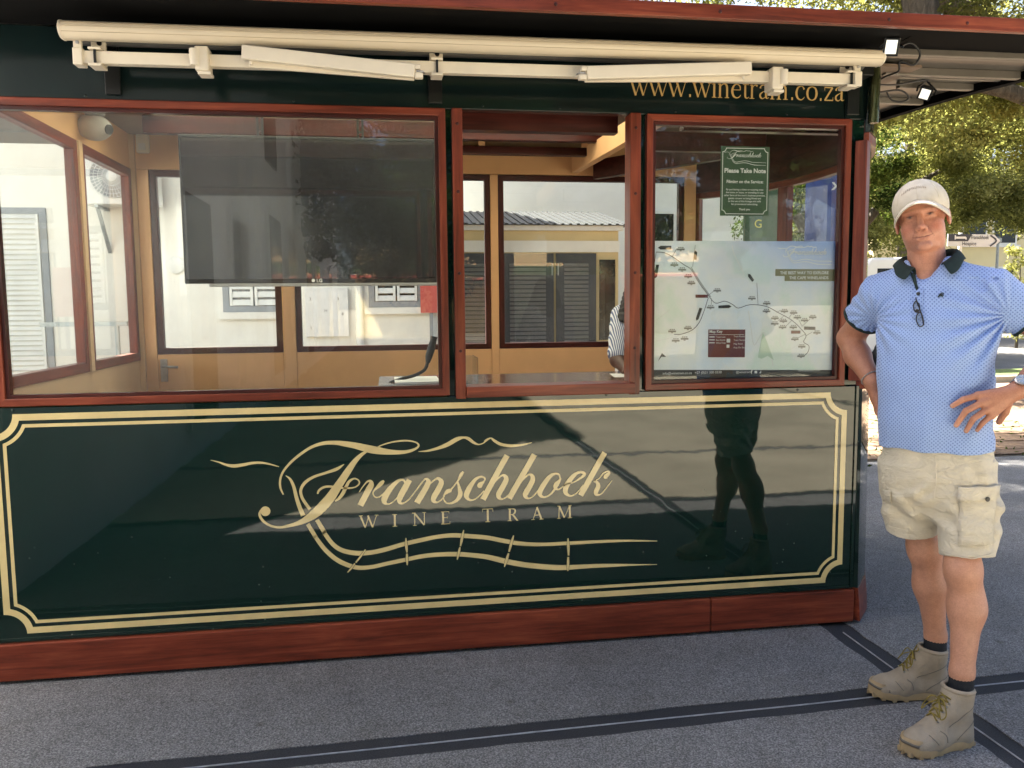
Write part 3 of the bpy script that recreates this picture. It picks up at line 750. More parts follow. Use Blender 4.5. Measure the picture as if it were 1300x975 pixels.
MB().box(10.44, 10.495, VY0 + 0.02, VY0 + 0.14, 0.90, 1.30).build('tail_light', emit('tail_red', (0.55, 0.02, 0.02), 0.0), van)
MB().box(10.50, 10.66, VY0 - 0.006, VY0 + 0.01, 0.90, 1.30).build('tail_light', 'tail_red', van)
MB().box(10.44, 10.495, VY1 - 0.14, VY1 - 0.02, 0.90, 1.30).build('tail_light', 'tail_red', van)
for x in (11.15, 13.05):
    for y in (VY0 + 0.05, VY1 - 0.25):
        w = MB().lathe([(0.31, -0.09), (0.34, -0.05), (0.34, 0.12), (0.31, 0.16)], (x, y, 0.32), (0, 1, 0), 22).build('wheel', 'black_plastic', van, smooth='auto')
        MB().lathe([(0.20, -0.098), (0.19, -0.092)], (x, y, 0.32), (0, 1, 0), 18).build('rim', 'steel', w)
MB().box(12.9, 13.0, VY0 - 0.22, VY0 - 0.005, 1.55, 1.78).build('door_mirror', 'black_plastic', van, bevel=0.03)

# finger-post direction sign
sg = thing('direction_sign', 'white arrow-shaped road sign with a dark bed symbol beside the man\'s head', 'sign', (10.5, 14.0, 0))
paint('sign_white', (0.62, 0.63, 0.62), 0.5, 0.03, 4)
paint('sign_brown', (0.035, 0.035, 0.04), 0.5, 0.03, 4)
MB().tube([(10.62, 14.04, 0.0), (10.62, 14.04, 2.75)], 0.035, 10).build('post', 'shutter_white', sg, smooth='auto')
MB().prism([(10.33, 13.99, 2.50), (11.28, 13.99, 2.485), (11.42, 13.99, 2.60), (11.28, 13.99, 2.715), (10.33, 13.99, 2.725)], (0, 0.02, 0)).build('arrow_board', 'sign_white', sg)
mb = MB()
mb.prism([(10.335, 13.984, 2.59), (10.74, 13.984, 2.59), (10.82, 13.984, 2.72), (10.335, 13.984, 2.722)], (0, 0.004, 0))
ribbon(mb, [(11.20, 2.50, 0.03), (11.33, 2.60, 0.03), (11.20, 2.70, 0.03)], lambda x, z: (x, 13.985, z), 3)
text_mb(mb, 'Franschhoek', 0.10, (10.80, 13.986, 2.63), (0.72, 0, 0), (0, 0, 1), bold=0.001)
text_mb(mb, 'Hospice', 0.10, (10.62, 13.986, 2.515), (0.9, 0, 0), (0, 0, 1), bold=0.001)
mb.build('sign_print', 'sign_brown', sg)
mb = MB()
mb.box(10.46, 10.485, 13.979, 13.9825, 2.62, 2.70).box(10.46, 10.70, 13.9785, 13.982, 2.635, 2.655).box(10.685, 10.705, 13.979, 13.9825, 2.62, 2.66).box(10.49, 10.69, 13.9788, 13.9822, 2.656, 2.675)
mb.build('bed_symbol', 'shutter_white', sg)
lp = thing('lamp_post', 'thin grey lamp post standing beyond the direction sign', 'post', (16.3, 20, 0))
MB().tube([(16.25, 20.0, 0.0), (16.25, 20.0, 3.0)], [0.05, 0.035], 10).build('pole', 'galv', lp, smooth='auto')
MB().lathe([(0.04, 0), (0.09, 0.05), (0.09, 0.14), (0.02, 0.2)], (16.25, 20.0, 3.0), (0, 0, 1), 12).build('lamp_head', 'galv', lp, smooth='auto')
# blue feather flag and green board right of the nose, seen through the kiosk glass
fl = thing('feather_flag', 'blue feather flag seen from behind through the right-hand kiosk window', 'flag', (3.75, 6.6, 0))
paint('flag_blue', (0.045, 0.075, 0.26), 0.8, 0.15, 12)
pts = [(3.53, 1.6), (3.53, 2.95), (3.56, 3.04), (3.66, 3.10), (3.80, 3.06), (3.86, 2.9), (3.87, 1.6)]
MB().prism([(x, 6.60, z) for x, z in pts], (0, 0.006, 0)).build('cloth', 'flag_blue', fl)
mb = MB()
text_mb(mb, 'ard', 0.13, (3.90, 6.598, 2.62), (-1, 0, 0), (0, 0, 1), bold=0.003)
text_mb(mb, 'k', 0.13, (3.83, 6.598, 2.44), (-1, 0, 0), (0, 0, 1), bold=0.003)
mb.build('flag_lettering', 'print_white', fl)
MB().tube(cr_spline([(3.885, 6.62, 0.0), (3.885, 6.62, 2.6), (3.87, 6.62, 3.0), (3.80, 6.62, 3.10), (3.64, 6.62, 3.15)], 5), 0.012, 8).build('pole', 'white_plastic', fl, smooth=True)
gb = thing('green_board', 'dark green information board standing behind the kiosk\'s rounded end', 'board', (4.2, 8.0, 0))
MB().box(3.62, 4.02, 8.0, 8.04, 1.55, 2.72).build('face', 'print_green', gb)
mb = MB()
text_mb(mb, 'G', 0.12, (3.72, 7.998, 2.25), (1, 0, 0), (0, 0, 1))
mb.box(3.74, 3.86, 7.994, 7.998, 1.86, 1.98)
mb.build('print', paint('print_yellow', (0.7, 0.6, 0.06), 0.5, 0.03), gb)
MB().box(3.80, 3.85, 8.01, 8.03, 0.0, 1.55).build('post', 'frame_grey', gb)

# ------------------------------------------------------------------ trees
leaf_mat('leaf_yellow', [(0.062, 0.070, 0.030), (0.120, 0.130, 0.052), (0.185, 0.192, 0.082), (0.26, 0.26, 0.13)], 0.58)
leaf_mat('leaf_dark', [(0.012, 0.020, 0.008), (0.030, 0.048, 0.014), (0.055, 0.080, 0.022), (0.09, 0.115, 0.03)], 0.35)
m, nt, b = node_mat('bark')
v = mapped(nt, (7, 7, 1.6))
f = noise(nt, v, 3.0, 7, 0.7, 0.8)
nt.links.new(ramp(nt, f, [(0.3, (0.035, 0.028, 0.02)), (0.6, (0.12, 0.10, 0.075)), (0.8, (0.22, 0.19, 0.15))]), b.inputs['Base Color'])
b.inputs['Roughness'].default_value = 0.9
bump(nt, b, f, 0.9, 0.05)


def leaves(name, mat, clumps, per, size, seed, parent, flatten=0.6):
    """clumps: (x, y, z, radius, tone); each clump is a loose ball of leaf-sized diamonds"""
    r = np.random.default_rng(seed)
    C_ = np.array(clumps)
    n = len(C_) * per
    ci = np.repeat(np.arange(len(C_)), per)
    d = r.normal(size=(n, 3))
    d /= np.linalg.norm(d, axis=1)[:, None]
    rad = C_[ci, 3] * r.random(n) ** 0.45
    p = C_[ci, :3] + d * rad[:, None] * np.array([1, 1, flatten])
    nrm = r.normal(size=(n, 3)) * 0.75 + d * 0.5 + np.array([0, 0, 0.75])
    nrm /= np.linalg.norm(nrm, axis=1)[:, None]
    a = np.cross(nrm, r.normal(size=(n, 3)))
    a /= np.linalg.norm(a, axis=1)[:, None] + 1e-9
    b_ = np.cross(nrm, a)
    s = size * (0.6 + 0.8 * r.random(n))[:, None]
    V = np.stack([p - a * s, p + b_ * s * 0.42, p + a * s, p - b_ * s * 0.42], 1).reshape(-1, 3)
    tone = np.clip(C_[ci, 4] + r.normal(size=n) * 0.16, 0, 1)
    me = bpy.data.meshes.new(name)
    me.vertices.add(4 * n)
    me.vertices.foreach_set('co', V.astype(np.float32).ravel())
    me.loops.add(4 * n)
    me.loops.foreach_set('vertex_index', np.arange(4 * n, dtype=np.int32))
    me.polygons.add(n)
    me.polygons.foreach_set('loop_start', (np.arange(n) * 4).astype(np.int32))
    me.polygons.foreach_set('loop_total', np.full(n, 4, np.int32))
    me.update(calc_edges=True)
    at = me.attributes.new('tone', 'FLOAT', 'FACE')
    at.data.foreach_set('value', tone.astype(np.float32))
    return link(name, me, mat, parent)


def tree(label, base, trunk, limbs, clumpboxes, mat, per, size, seed, group=None, name='tree'):
    """trunk: list of (x,y,z,r); limbs: lists of the same; clumpboxes: (cx,cy,cz,rx,ry,rz,count,rad)"""
    t = thing(name, label, 'tree', base, group)
    MB().tube(cr_spline([p[:3] for p in trunk], 4), list(np.interp(np.linspace(0, 1, (len(trunk) - 1) * 4 + 1), np.linspace(0, 1, len(trunk)), [p[3] for p in trunk])), 12).build('trunk', 'bark', t, smooth=True)
    for l in limbs:
        MB().tube(cr_spline([p[:3] for p in l], 4), list(np.interp(np.linspace(0, 1, (len(l) - 1) * 4 + 1), np.linspace(0, 1, len(l)), [p[3] for p in l])), 8).build('limb', 'bark', t, smooth=True)
    r = random.Random(seed)
    cl = []
    for cx, cy_2, cz, rx, ry, rz, cnt, rad in clumpboxes:
        for _ in range(cnt):
            while True:
                q = [r.uniform(-1, 1) for _ in range(3)]
                s = sum(c * c for c in q)
                if 0.12 < s < 1:
                    break
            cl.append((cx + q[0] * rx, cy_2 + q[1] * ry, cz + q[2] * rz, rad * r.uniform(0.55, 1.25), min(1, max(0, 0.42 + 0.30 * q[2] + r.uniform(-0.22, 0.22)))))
    leaves('crown', mat, cl, per, size, seed, t)
    return t


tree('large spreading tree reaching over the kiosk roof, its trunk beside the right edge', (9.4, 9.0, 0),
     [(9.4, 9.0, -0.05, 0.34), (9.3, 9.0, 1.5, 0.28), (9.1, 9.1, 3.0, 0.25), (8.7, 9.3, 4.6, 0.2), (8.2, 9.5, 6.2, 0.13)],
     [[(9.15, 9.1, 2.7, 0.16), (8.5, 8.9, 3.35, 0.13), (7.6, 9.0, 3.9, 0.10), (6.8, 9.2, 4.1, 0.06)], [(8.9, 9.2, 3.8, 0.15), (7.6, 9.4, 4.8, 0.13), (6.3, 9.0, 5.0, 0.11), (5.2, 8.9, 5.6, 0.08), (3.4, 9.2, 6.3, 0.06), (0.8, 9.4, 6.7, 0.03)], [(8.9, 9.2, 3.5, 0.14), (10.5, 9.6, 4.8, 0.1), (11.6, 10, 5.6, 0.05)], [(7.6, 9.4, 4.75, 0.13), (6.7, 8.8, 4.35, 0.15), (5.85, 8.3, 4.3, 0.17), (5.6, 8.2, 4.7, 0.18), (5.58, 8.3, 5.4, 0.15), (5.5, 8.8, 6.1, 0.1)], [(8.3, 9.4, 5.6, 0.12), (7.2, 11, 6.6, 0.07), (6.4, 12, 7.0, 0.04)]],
     [(8.6, 9.8, 5.6, 3.4, 2.6, 1.9, 66, 0.6), (4.4, 9.8, 6.4, 3.8, 2.6, 1.0, 200, 0.58), (0.9, 9.4, 6.7, 2.6, 2.2, 0.8, 170, 0.6), (6.9, 9.6, 4.2, 1.6, 1.2, 0.8, 18, 0.5), (9.6, 9.9, 4.4, 1.6, 1.4, 1.1, 24, 0.55), (7.4, 8.6, 5.2, 2.6, 1.4, 1.2, 40, 0.5)],  # far-left clumps added out of view, middle ones thickened, to shade the ground
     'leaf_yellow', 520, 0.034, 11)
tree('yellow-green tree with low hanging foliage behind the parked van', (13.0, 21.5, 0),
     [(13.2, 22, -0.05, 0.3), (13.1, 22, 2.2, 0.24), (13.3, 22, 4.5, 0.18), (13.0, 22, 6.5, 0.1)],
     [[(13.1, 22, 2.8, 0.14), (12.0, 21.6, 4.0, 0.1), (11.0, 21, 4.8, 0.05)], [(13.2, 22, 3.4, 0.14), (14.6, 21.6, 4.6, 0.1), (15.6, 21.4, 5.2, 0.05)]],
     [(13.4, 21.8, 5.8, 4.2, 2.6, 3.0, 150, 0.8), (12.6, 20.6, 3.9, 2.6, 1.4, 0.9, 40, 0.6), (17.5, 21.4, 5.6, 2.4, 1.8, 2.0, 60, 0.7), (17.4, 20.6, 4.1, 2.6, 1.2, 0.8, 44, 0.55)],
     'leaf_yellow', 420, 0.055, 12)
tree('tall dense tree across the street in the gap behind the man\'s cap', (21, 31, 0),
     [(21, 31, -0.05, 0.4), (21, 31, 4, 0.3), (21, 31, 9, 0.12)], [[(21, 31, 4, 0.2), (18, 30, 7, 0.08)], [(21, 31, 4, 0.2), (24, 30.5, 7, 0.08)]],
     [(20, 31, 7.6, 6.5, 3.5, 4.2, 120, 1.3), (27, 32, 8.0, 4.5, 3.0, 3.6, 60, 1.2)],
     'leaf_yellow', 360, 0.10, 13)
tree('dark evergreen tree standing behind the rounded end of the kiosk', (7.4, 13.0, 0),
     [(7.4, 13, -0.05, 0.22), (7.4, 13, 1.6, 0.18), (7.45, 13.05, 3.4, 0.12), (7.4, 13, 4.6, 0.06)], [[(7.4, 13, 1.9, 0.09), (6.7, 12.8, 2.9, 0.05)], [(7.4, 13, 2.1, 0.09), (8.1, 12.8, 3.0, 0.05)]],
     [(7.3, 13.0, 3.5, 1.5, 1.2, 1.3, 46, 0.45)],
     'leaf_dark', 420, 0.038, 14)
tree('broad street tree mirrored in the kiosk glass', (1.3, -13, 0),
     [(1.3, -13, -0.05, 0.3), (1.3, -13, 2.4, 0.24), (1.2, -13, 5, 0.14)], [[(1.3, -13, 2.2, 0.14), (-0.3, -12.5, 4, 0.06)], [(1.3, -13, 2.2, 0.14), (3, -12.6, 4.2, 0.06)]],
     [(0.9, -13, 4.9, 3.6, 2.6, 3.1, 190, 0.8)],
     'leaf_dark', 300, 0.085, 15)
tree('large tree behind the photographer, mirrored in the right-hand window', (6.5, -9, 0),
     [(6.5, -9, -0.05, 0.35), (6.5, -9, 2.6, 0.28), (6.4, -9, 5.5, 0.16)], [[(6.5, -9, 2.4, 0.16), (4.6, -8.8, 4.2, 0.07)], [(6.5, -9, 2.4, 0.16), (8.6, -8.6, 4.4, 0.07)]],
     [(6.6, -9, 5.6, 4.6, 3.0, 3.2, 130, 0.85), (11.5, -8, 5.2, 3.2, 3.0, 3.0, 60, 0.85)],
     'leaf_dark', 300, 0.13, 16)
sap = thing('young_tree', 'slim young tree with sparse leaves in front of the yellow house', 'tree', (19.5, 23, 0))
MB().tube([(19.5, 23, -0.03), (19.52, 23, 1.2), (19.5, 23, 2.6)], [0.05, 0.035, 0.015], 8).build('trunk', 'bark', sap, smooth=True)
leaves('crown', 'leaf_yellow', [(19.5 + random.Random(k).uniform(-0.5, 0.5), 23, 2.1 + 0.12 * k, 0.28, 0.6) for k in range(9)], 60, 0.07, 21, sap)
shr = thing('shrub', 'low round green shrub at the foot of the slim young tree', 'shrub', (20.2, 23, 0))
leaves('foliage', 'leaf_yellow', [(19.2 + 0.28 * k, 22.8 + 0.1 * (k % 3), 0.5 + 0.25 * (k % 2), 0.45, 0.5) for k in range(10)], 120, 0.06, 22, shr)
# scattered dry leaves on the forecourt
r = np.random.default_rng(5)
n = 700
P_ = np.stack([r.uniform(2.9, 7.5, n), r.uniform(6.6, 9.6, n), np.full(n, 0.022)], 1)
leaves('fallen_leaves', 'leaf_dark', [(*p, 0.02, 0.5) for p in P_], 1, 0.025, 6, None, 0.2)
tag(bpy.data.objects['fallen_leaves'], 'dry brown leaves scattered over the brick forecourt', 'leaves', kind='stuff')
# ------------------------------------------------------------------ ticket kiosk
YF = 3.395                     # plane of the painted front panel
KX0, KX1, KB = -1.585, 2.09, 5.40
NOSE = [(2.09, 3.40), (2.215, 3.545), (2.31, 3.70), (2.385, 3.86), (2.43, 4.02), (2.46, 4.20), (2.47, 4.40), (2.46, 4.60), (2.43, 4.78), (2.385, 4.94), (2.31, 5.10), (2.215, 5.255), (2.09, 5.40)]
kiosk = thing('ticket_kiosk', 'dark green ticket kiosk shaped like an old tram car with gold lettering', 'kiosk', (0.25, 4.4, 0))


def nose_off(o):
    """nose outline pushed outwards by o"""
    out = []
    for i, p in enumerate(NOSE):
        a = Vector((*NOSE[max(i - 1, 0)], 0))
        b = Vector((*NOSE[min(i + 1, len(NOSE) - 1)], 0))
        d = (b - a).normalized()
        out.append((p[0] + d.y * o, p[1] - d.x * o))
    return out


def nose_sheet(mb, o0, o1, z0, z1, o0t=None, o1t=None):
    """curved wall between offsets o0 (inside) and o1 (outside)"""
    i0, i1 = nose_off(o0), nose_off(o1)
    t0, t1 = nose_off(o0 if o0t is None else o0t), nose_off(o1 if o1t is None else o1t)
    n = len(NOSE)
    v = [(*p, z0) for p in i0] + [(*p, z0) for p in i1] + [(*p, z1) for p in t0] + [(*p, z1) for p in t1]
    f = []
    for i in range(n - 1):
        f += [(n + i, n + i + 1, 3 * n + i + 1, 3 * n + i), (i + 1, i, 2 * n + i, 2 * n + i + 1),
              (i, i + 1, n + i + 1, n + i), (2 * n + i + 1, 2 * n + i, 3 * n + i, 3 * n + i + 1)]
    f += [(0, n, 3 * n, 2 * n), (2 * n - 1, n - 1, 3 * n - 1, 4 * n - 1)]
    return mb.add(v, f)


# skirt boards
for x0, x1 in ((-1.605, 1.3985), (1.4015, 2.092)):
    MB().box(x0, x1, 3.372, 3.43, 0.018, 0.168).build('skirt_board', 'mahogany_x', kiosk, bevel=0.005)
nose_sheet(MB(), 0.0, 0.045, 0.018, 0.172, 0.0, 0.032).build('skirt_board', 'mahogany_y', kiosk, smooth='auto')
MB().box(-1.605, -1.56, 3.43, KB, 0.018, 0.168).build('skirt_board', 'mahogany_y', kiosk, bevel=0.005)
MB().box(-1.605, 2.09, KB - 0.02, KB + 0.02, 0.018, 0.168).build('skirt_board', 'mahogany_x', kiosk)
MB().box(-1.55, 2.12, 3.44, KB - 0.03, 0.03, 0.14).build('floor_deck', 'black_plastic', kiosk)

# front panel with its painted lining
panel = MB().box(KX0, 2.078, YF, 3.425, 0.17, 1.110).build('front_panel', 'green_paint', kiosk, bevel=0.002)
MB().box(KX0 + 0.02, 2.07, 3.429, 3.44, 0.15, 1.14).build('inner_panel', 'tan_wall', kiosk)
MB().box(2.078, 2.096, YF - 0.006, 3.42, 0.172, 1.112).build('corner_bead', 'green_paint', kiosk, bevel=0.003)
MB().box(KX0, 2.078, YF - 0.003, YF - 0.0003, 0.17, 0.186).build('bottom_bead', 'green_paint', kiosk, bevel=0.001)


def lining_path(o, rad, x0, x1, z0, z1, y):
    rho = rad + o
    d = math.sqrt(max(rho * rho - o * o, 0))
    a = math.atan2(o, d)
    pts = []
    # walk clockwise from top-left: corner arcs are concave, centred on the rectangle's corners
    for cx, cz, a0, a1 in ((x0, z1, -math.pi / 2 + a, 0 - a), (x1, z1, math.pi + a, 1.5 * math.pi - a), (x1, z0, math.pi / 2 + a, math.pi - a), (x0, z0, a, math.pi / 2 - a)):
        for k in range(11):
            t = a0 + (a1 - a0) * k / 10
            pts.append((cx + rho * math.cos(t), y, cz + rho * math.sin(t)))
    return pts


for nm, o1, o2 in (('gold_band', 0.0, 0.0255), ('gold_line', 0.040, 0.0535)):
    A_ = lining_path(o1, 0.082, -1.534, 2.040, 0.203, 1.084, YF - 0.0016)
    B_ = lining_path(o2, 0.082, -1.534, 2.040, 0.203, 1.084, YF - 0.0016)
    n = len(A_)
    MB().add(A_ + B_, [(i, (i + 1) % n, n + (i + 1) % n, n + i) for i in range(n)]).build(nm, 'gold', panel)


def on_panel(dy):
    return lambda x, z: (x, YF - dy, z)


def strokes(key, mb, dy, widen=0.0, sub=7):
    for s in LOGO[key]:
        ribbon(mb, [(a / 1000, b / 1000, c / 1000) for a, b, c in s], on_panel(dy), sub, widen)


mb = MB()
for k, key in enumerate(('flourish', 'script')):
    for q, s in enumerate(LOGO[key]):
        ribbon(mb, [(a / 1000, b / 1000, c / 1000) for a, b, c in s], on_panel(0.0012 + 0.00006 * (q + 7 * k)), 7)
for (x, z, d), dy in zip(LOGO['balls'], (0.0026, 0.00265)):
    n = 20
    mb.add([(x / 1000 + d / 2000 * math.cos(6.2832 * i / n), YF - dy, z / 1000 + d / 2000 * math.sin(6.2832 * i / n)) for i in range(n)], [tuple(range(n))])
mb.build('script_lettering', 'gold', panel)
for s in LOGO['rail']:
    mb = MB()
    ribbon(mb, [(a / 1000, b / 1000, c / 1000) for a, b, c in s], on_panel(0.0012), 7)
    mb.build('painted_rail', 'gold', panel)
for i in range(0, 10, 2):
    for nm, dy, wd, mt_ in (('sleeper_outline', 0.0017, 0.0017, 'green_paint'), ('painted_sleeper', 0.0021, 0.0, 'gold')):
        mb = MB()
        for s in LOGO['sleeper'][i:i + 2]:
            ribbon(mb, [(a / 1000, b / 1000, c / 1000) for a, b, c in s], on_panel(dy), 7, wd)
        mb.build(nm, mt_, panel)

# serif alphabet: strokes in units of the letter height
T_, H_ = 0.15, 0.05                     # thick and hair strokes


def ser(x, y, w=0.17, up=1):
    return [(x - w, y, 0.05), (x + w, y, 0.05)]


SERIF = {
    'w': (1.42, [[(.06, 1, T_), (.40, 0, T_ * .9)], [(.40, .02, H_), (.72, .98, H_)], [(.62, 1, T_), (.96, 0, T_ * .9)], [(.96, .02, H_), (1.28, 1, H_)], ser(.10, .98, .16), ser(.66, .98, .14), ser(1.27, .98, .14)]),
    'i': (0.44, [[(.20, .98, T_), (.20, .02, T_)], ser(.20, .025, .17), [(.04, .93, .06), (.2, .97, .06)], [(.16, 1.38, .2), (.25, 1.38, .2)]]),
    'n': (1.02, [[(.20, .98, T_), (.20, .02, T_)], ser(.20, .025, .17), [(.04, .93, .06), (.2, .97, .06)], [(.22, .76, .05), (.38, .93, .07), (.56, .97, .1), (.70, .86, .15), (.74, .62, T_), (.74, .02, T_)], ser(.74, .025, .17)]),
    'm': (1.56, [[(.20, .98, T_), (.20, .02, T_)], ser(.20, .025, .17), [(.04, .93, .06), (.2, .97, .06)], [(.22, .76, .05), (.38, .93, .07), (.54, .97, .1), (.68, .86, .15), (.72, .62, T_), (.72, .02, T_)], ser(.72, .025, .17), [(.74, .76, .05), (.90, .93, .07), (1.06, .97, .1), (1.20, .86, .15), (1.24, .62, T_), (1.24, .02, T_)], ser(1.24, .025, .17)]),
    'e': (0.88, [[(.10, .58, .05), (.74, .58, .05)], [(.74, .58, .06), (.70, .84, .09), (.48, .97, .07), (.24, .86, .12), (.12, .52, .17), (.22, .16, .14), (.46, .03, .08), (.66, .10, .06), (.78, .24, .04)]]),
    't': (0.56, [[(.24, 1.30, .04), (.24, 1.1, .12), (.24, .25, T_), (.30, .06, .1), (.42, .04, .06), (.54, .12, .04)], [(.04, .97, .06), (.52, .97, .06)]]),
    'r': (0.70, [[(.20, .98, T_), (.20, .02, T_)], ser(.20, .025, .19), [(.04, .93, .06), (.2, .97, .06)], [(.22, .74, .05), (.36, .92, .06), (.50, .95, .1), (.62, .88, .15)]]),
    'a': (0.88, [[(.14, .74, .13), (.20, .90, .08), (.40, .97, .07), (.56, .88, .11), (.60, .66, T_), (.60, .18, T_), (.68, .05, .07), (.82, .12, .04)], [(.60, .60, .05), (.36, .50, .06), (.16, .34, .12), (.16, .14, .14), (.32, .03, .08), (.50, .12, .05), (.60, .24, .04)]]),
    'c': (0.86, [[(.72, .76, .14), (.62, .92, .07), (.44, .97, .06), (.22, .86, .12), (.11, .50, .17), (.22, .15, .14), (.46, .03, .08), (.64, .10, .06), (.76, .24, .04)]]),
    'o': (0.98, [[(.48, .975, .06), (.22, .85, .12), (.11, .50, .17), (.22, .15, .12), (.48, .025, .06), (.74, .15, .12), (.85, .50, .17), (.74, .85, .12), (.48, .975, .06)]]),
    'z': (0.84, [[(.08, .95, .08), (.72, .95, .08)], [(.70, .94, .13), (.12, .05, .13)], [(.08, .05, .08), (.76, .05, .08)], [(.09, .97, .05), (.09, .72, .02)], [(.75, .03, .05), (.76, .3, .02)]]),
    '.': (0.42, [[(.14, .09, .19), (.27, .09, .19)]]),
    'W': (1.35, [[(.10, .98, .13), (.42, .02, .10)], [(.42, .03, .05), (.68, .90, .05)], [(.62, .98, .13), (.94, .02, .10)], [(.94, .03, .05), (1.24, .98, .05)], ser(.12, .98, .14), ser(1.23, .98, .13)]),
    'I': (0.45, [[(.22, .98, .14), (.22, .02, .14)], ser(.22, .975, .17), ser(.22, .025, .17)]),
    'N': (1.02, [[(.16, .98, .06), (.16, .02, .06)], [(.14, .98, .13), (.84, .02, .12)], [(.86, .98, .06), (.86, .02, .06)], ser(.10, .975, .12), ser(.86, .975, .13), ser(.16, .025, .13)]),
    'E': (0.78, [[(.20, .98, .14), (.20, .02, .14)], [(.06, .975, .05), (.64, .975, .05)], [(.20, .52, .05), (.52, .52, .05)], [(.06, .025, .05), (.70, .025, .05)], [(.65, .98, .04), (.66, .80, .02)], [(.52, .62, .03), (.52, .42, .03)], [(.70, .02, .05), (.73, .22, .02)]]),
    'T': (0.86, [[(.43, .98, .14), (.43, .02, .14)], [(.04, .975, .05), (.82, .975, .05)], ser(.43, .025, .18), [(.05, .98, .05), (.04, .76, .02)], [(.81, .98, .05), (.82, .76, .02)]]),
    'R': (0.82, [[(.18, .98, .14), (.18, .02, .14)], ser(.16, .025, .15), [(.05, .975, .05), (.34, .975, .05), (.56, .90, .11), (.58, .70, .13), (.46, .54, .08), (.22, .50, .05)], [(.40, .51, .12), (.74, .03, .12)], [(.70, .025, .05), (.82, .025, .05)]]),
    'A': (0.96, [[(.46, .99, .06), (.14, .02, .06)], [(.44, .99, .12), (.80, .02, .14)], [(.24, .36, .05), (.64, .36, .05)], ser(.13, .025, .13), ser(.80, .025, .15)]),
    'M': (1.16, [[(.16, .98, .06), (.14, .02, .06)], [(.16, .98, .13), (.56, .06, .11)], [(.56, .05, .05), (.96, .98, .05)], [(.97, .98, .14), (.99, .02, .14)], ser(.12, .975, .1), ser(.99, .975, .12), ser(.14, .025, .13), ser(.98, .025, .16)]),
}


def serif(mb, ch, x, z, sx, sz, y, k=0):
    for q, s in enumerate(SERIF[ch][1]):
        ribbon(mb, [(x + a * sx, z + b * sz, c * (sx if len(s) > 1 and abs(s[0][0] - s[-1][0]) < abs(s[0][1] - s[-1][1]) else sz)) for a, b, c in s], lambda X, Z: (X, y - 0.00004 * q, Z), 5)


for ch, bl, br, tl in LOGO['caps']:
    x0, x1, z0, z1 = bl[0] / 1000, br[0] / 1000, 0.565, tl[1] / 1000
    mb = MB()
    serif(mb, ch, x0, z0, (x1 - x0) / SERIF[ch][0] * 1.06, z1 - z0, YF - 0.0012)
    mb.build('capital_letter', 'gold', panel)

# green corner posts, side walls and header
MB().box(KX0, -1.503, 3.405, 3.47, 1.110, 2.55).build('corner_post', 'green_paint', kiosk, bevel=0.004)
MB().box(0.236, 0.285, 3.412, 3.47, 1.110, 2.29).build('post', 'green_paint', kiosk)
MB().box(1.050, 1.100, 3.412, 3.47, 1.110, 2.29).build('post', 'green_paint', kiosk)
MB().box(2.018, 2.090, 3.404, 3.47, 1.112, 2.55).build('corner_post', 'green_paint', kiosk, bevel=0.004)
fascia = MB().box(KX0 + 0.003, 1.988, 3.400, 3.424, 2.283, 2.546).build('fascia_board', 'green_fascia', kiosk, bevel=0.002)
MB().box(1.990, 2.092, 3.396, 3.42, 2.283, 2.546).build('fascia_end', 'green_fascia', kiosk, bevel=0.002)
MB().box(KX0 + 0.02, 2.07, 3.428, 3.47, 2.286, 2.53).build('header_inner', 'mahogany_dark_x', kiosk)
nose_sheet(MB(), 0.0, 0.02, 2.23, 2.546).build('nose_fascia', 'green_paint', kiosk, smooth='auto')
# painted web address on the fascia
def web_address(mb, x0, z0, xh, y, total):
    txt = 'www.winetram.co.za'
    adv = sum(SERIF[c][0] for c in txt)
    s = total / adv
    x = x0
    for q, c in enumerate(txt):
        serif(mb, c, x, z0, s, xh, y)
        x += SERIF[c][0] * s


mb = MB()
web_address(mb, 1.022, 2.357, 0.060, 3.3983, 0.966)
mb.build('web_address_lettering', 'gold_pale', fascia)


def screws(pts, y, nm='screw', mat='steel', r=0.0055, par=None):
    for x, z in pts:
        MB().lathe([(r, 0), (r * 0.9, -0.002), (r * 0.4, -0.0032)], (x, y, z), (0, 1, 0), 8).build(nm, mat, par or kiosk)


screws([(x, 2.297) for x in (-1.12, -0.35, 0.40, 0.72, 1.22, 1.72)], 3.400, par=fascia, mat='green_fascia')
screws([(x, 1.099) for x in (-1.45, -0.4, 0.92, 1.8)] + [(x, 0.182) for x in (-0.9, -0.3, 0.7, 1.5)], YF, par=panel, mat='green_paint')


# framed windows on the front
def frame_ring(o, n0, n1, d0, d1, e, plane, mats, parent, name, bevel=0.0):
    """mitred picture-frame ring in one connected mesh; plane 'x' lies along x, 'y' along y"""
    c = [(n0, o[0]), (n1, o[0]), (n1, o[1]), (n0, o[1])]
    i_ = [(n0 + e, o[0] + e), (n1 - e, o[0] + e), (n1 - e, o[1] - e), (n0 + e, o[1] - e)]
    put = (lambda u, d, z: (u, d, z)) if plane == 'x' else (lambda u, d, z: (d, u, z))
    v = [put(u, d, z) for d in (d0, d1) for ring in (c, i_) for u, z in ring]
    f, mi = [], []
    for k in range(4):
        q = (k + 1) % 4
        for quad in ((k, q, 4 + q, 4 + k), (8 + q, 8 + k, 12 + k, 12 + q), (k, 8 + k, 8 + q, q), (4 + q, 12 + q, 12 + k, 4 + k)):
            f.append(quad)
            mi.append(k % 2)
    ob_ = MB().add(v, f).build(name, mats[0], parent, bevel=bevel)
    ob_.data.materials.append(MATS[mats[1]])
    # faces keep their order through the normal fix
    ob_.data.polygons.foreach_set('material_index', mi)
    return ob_


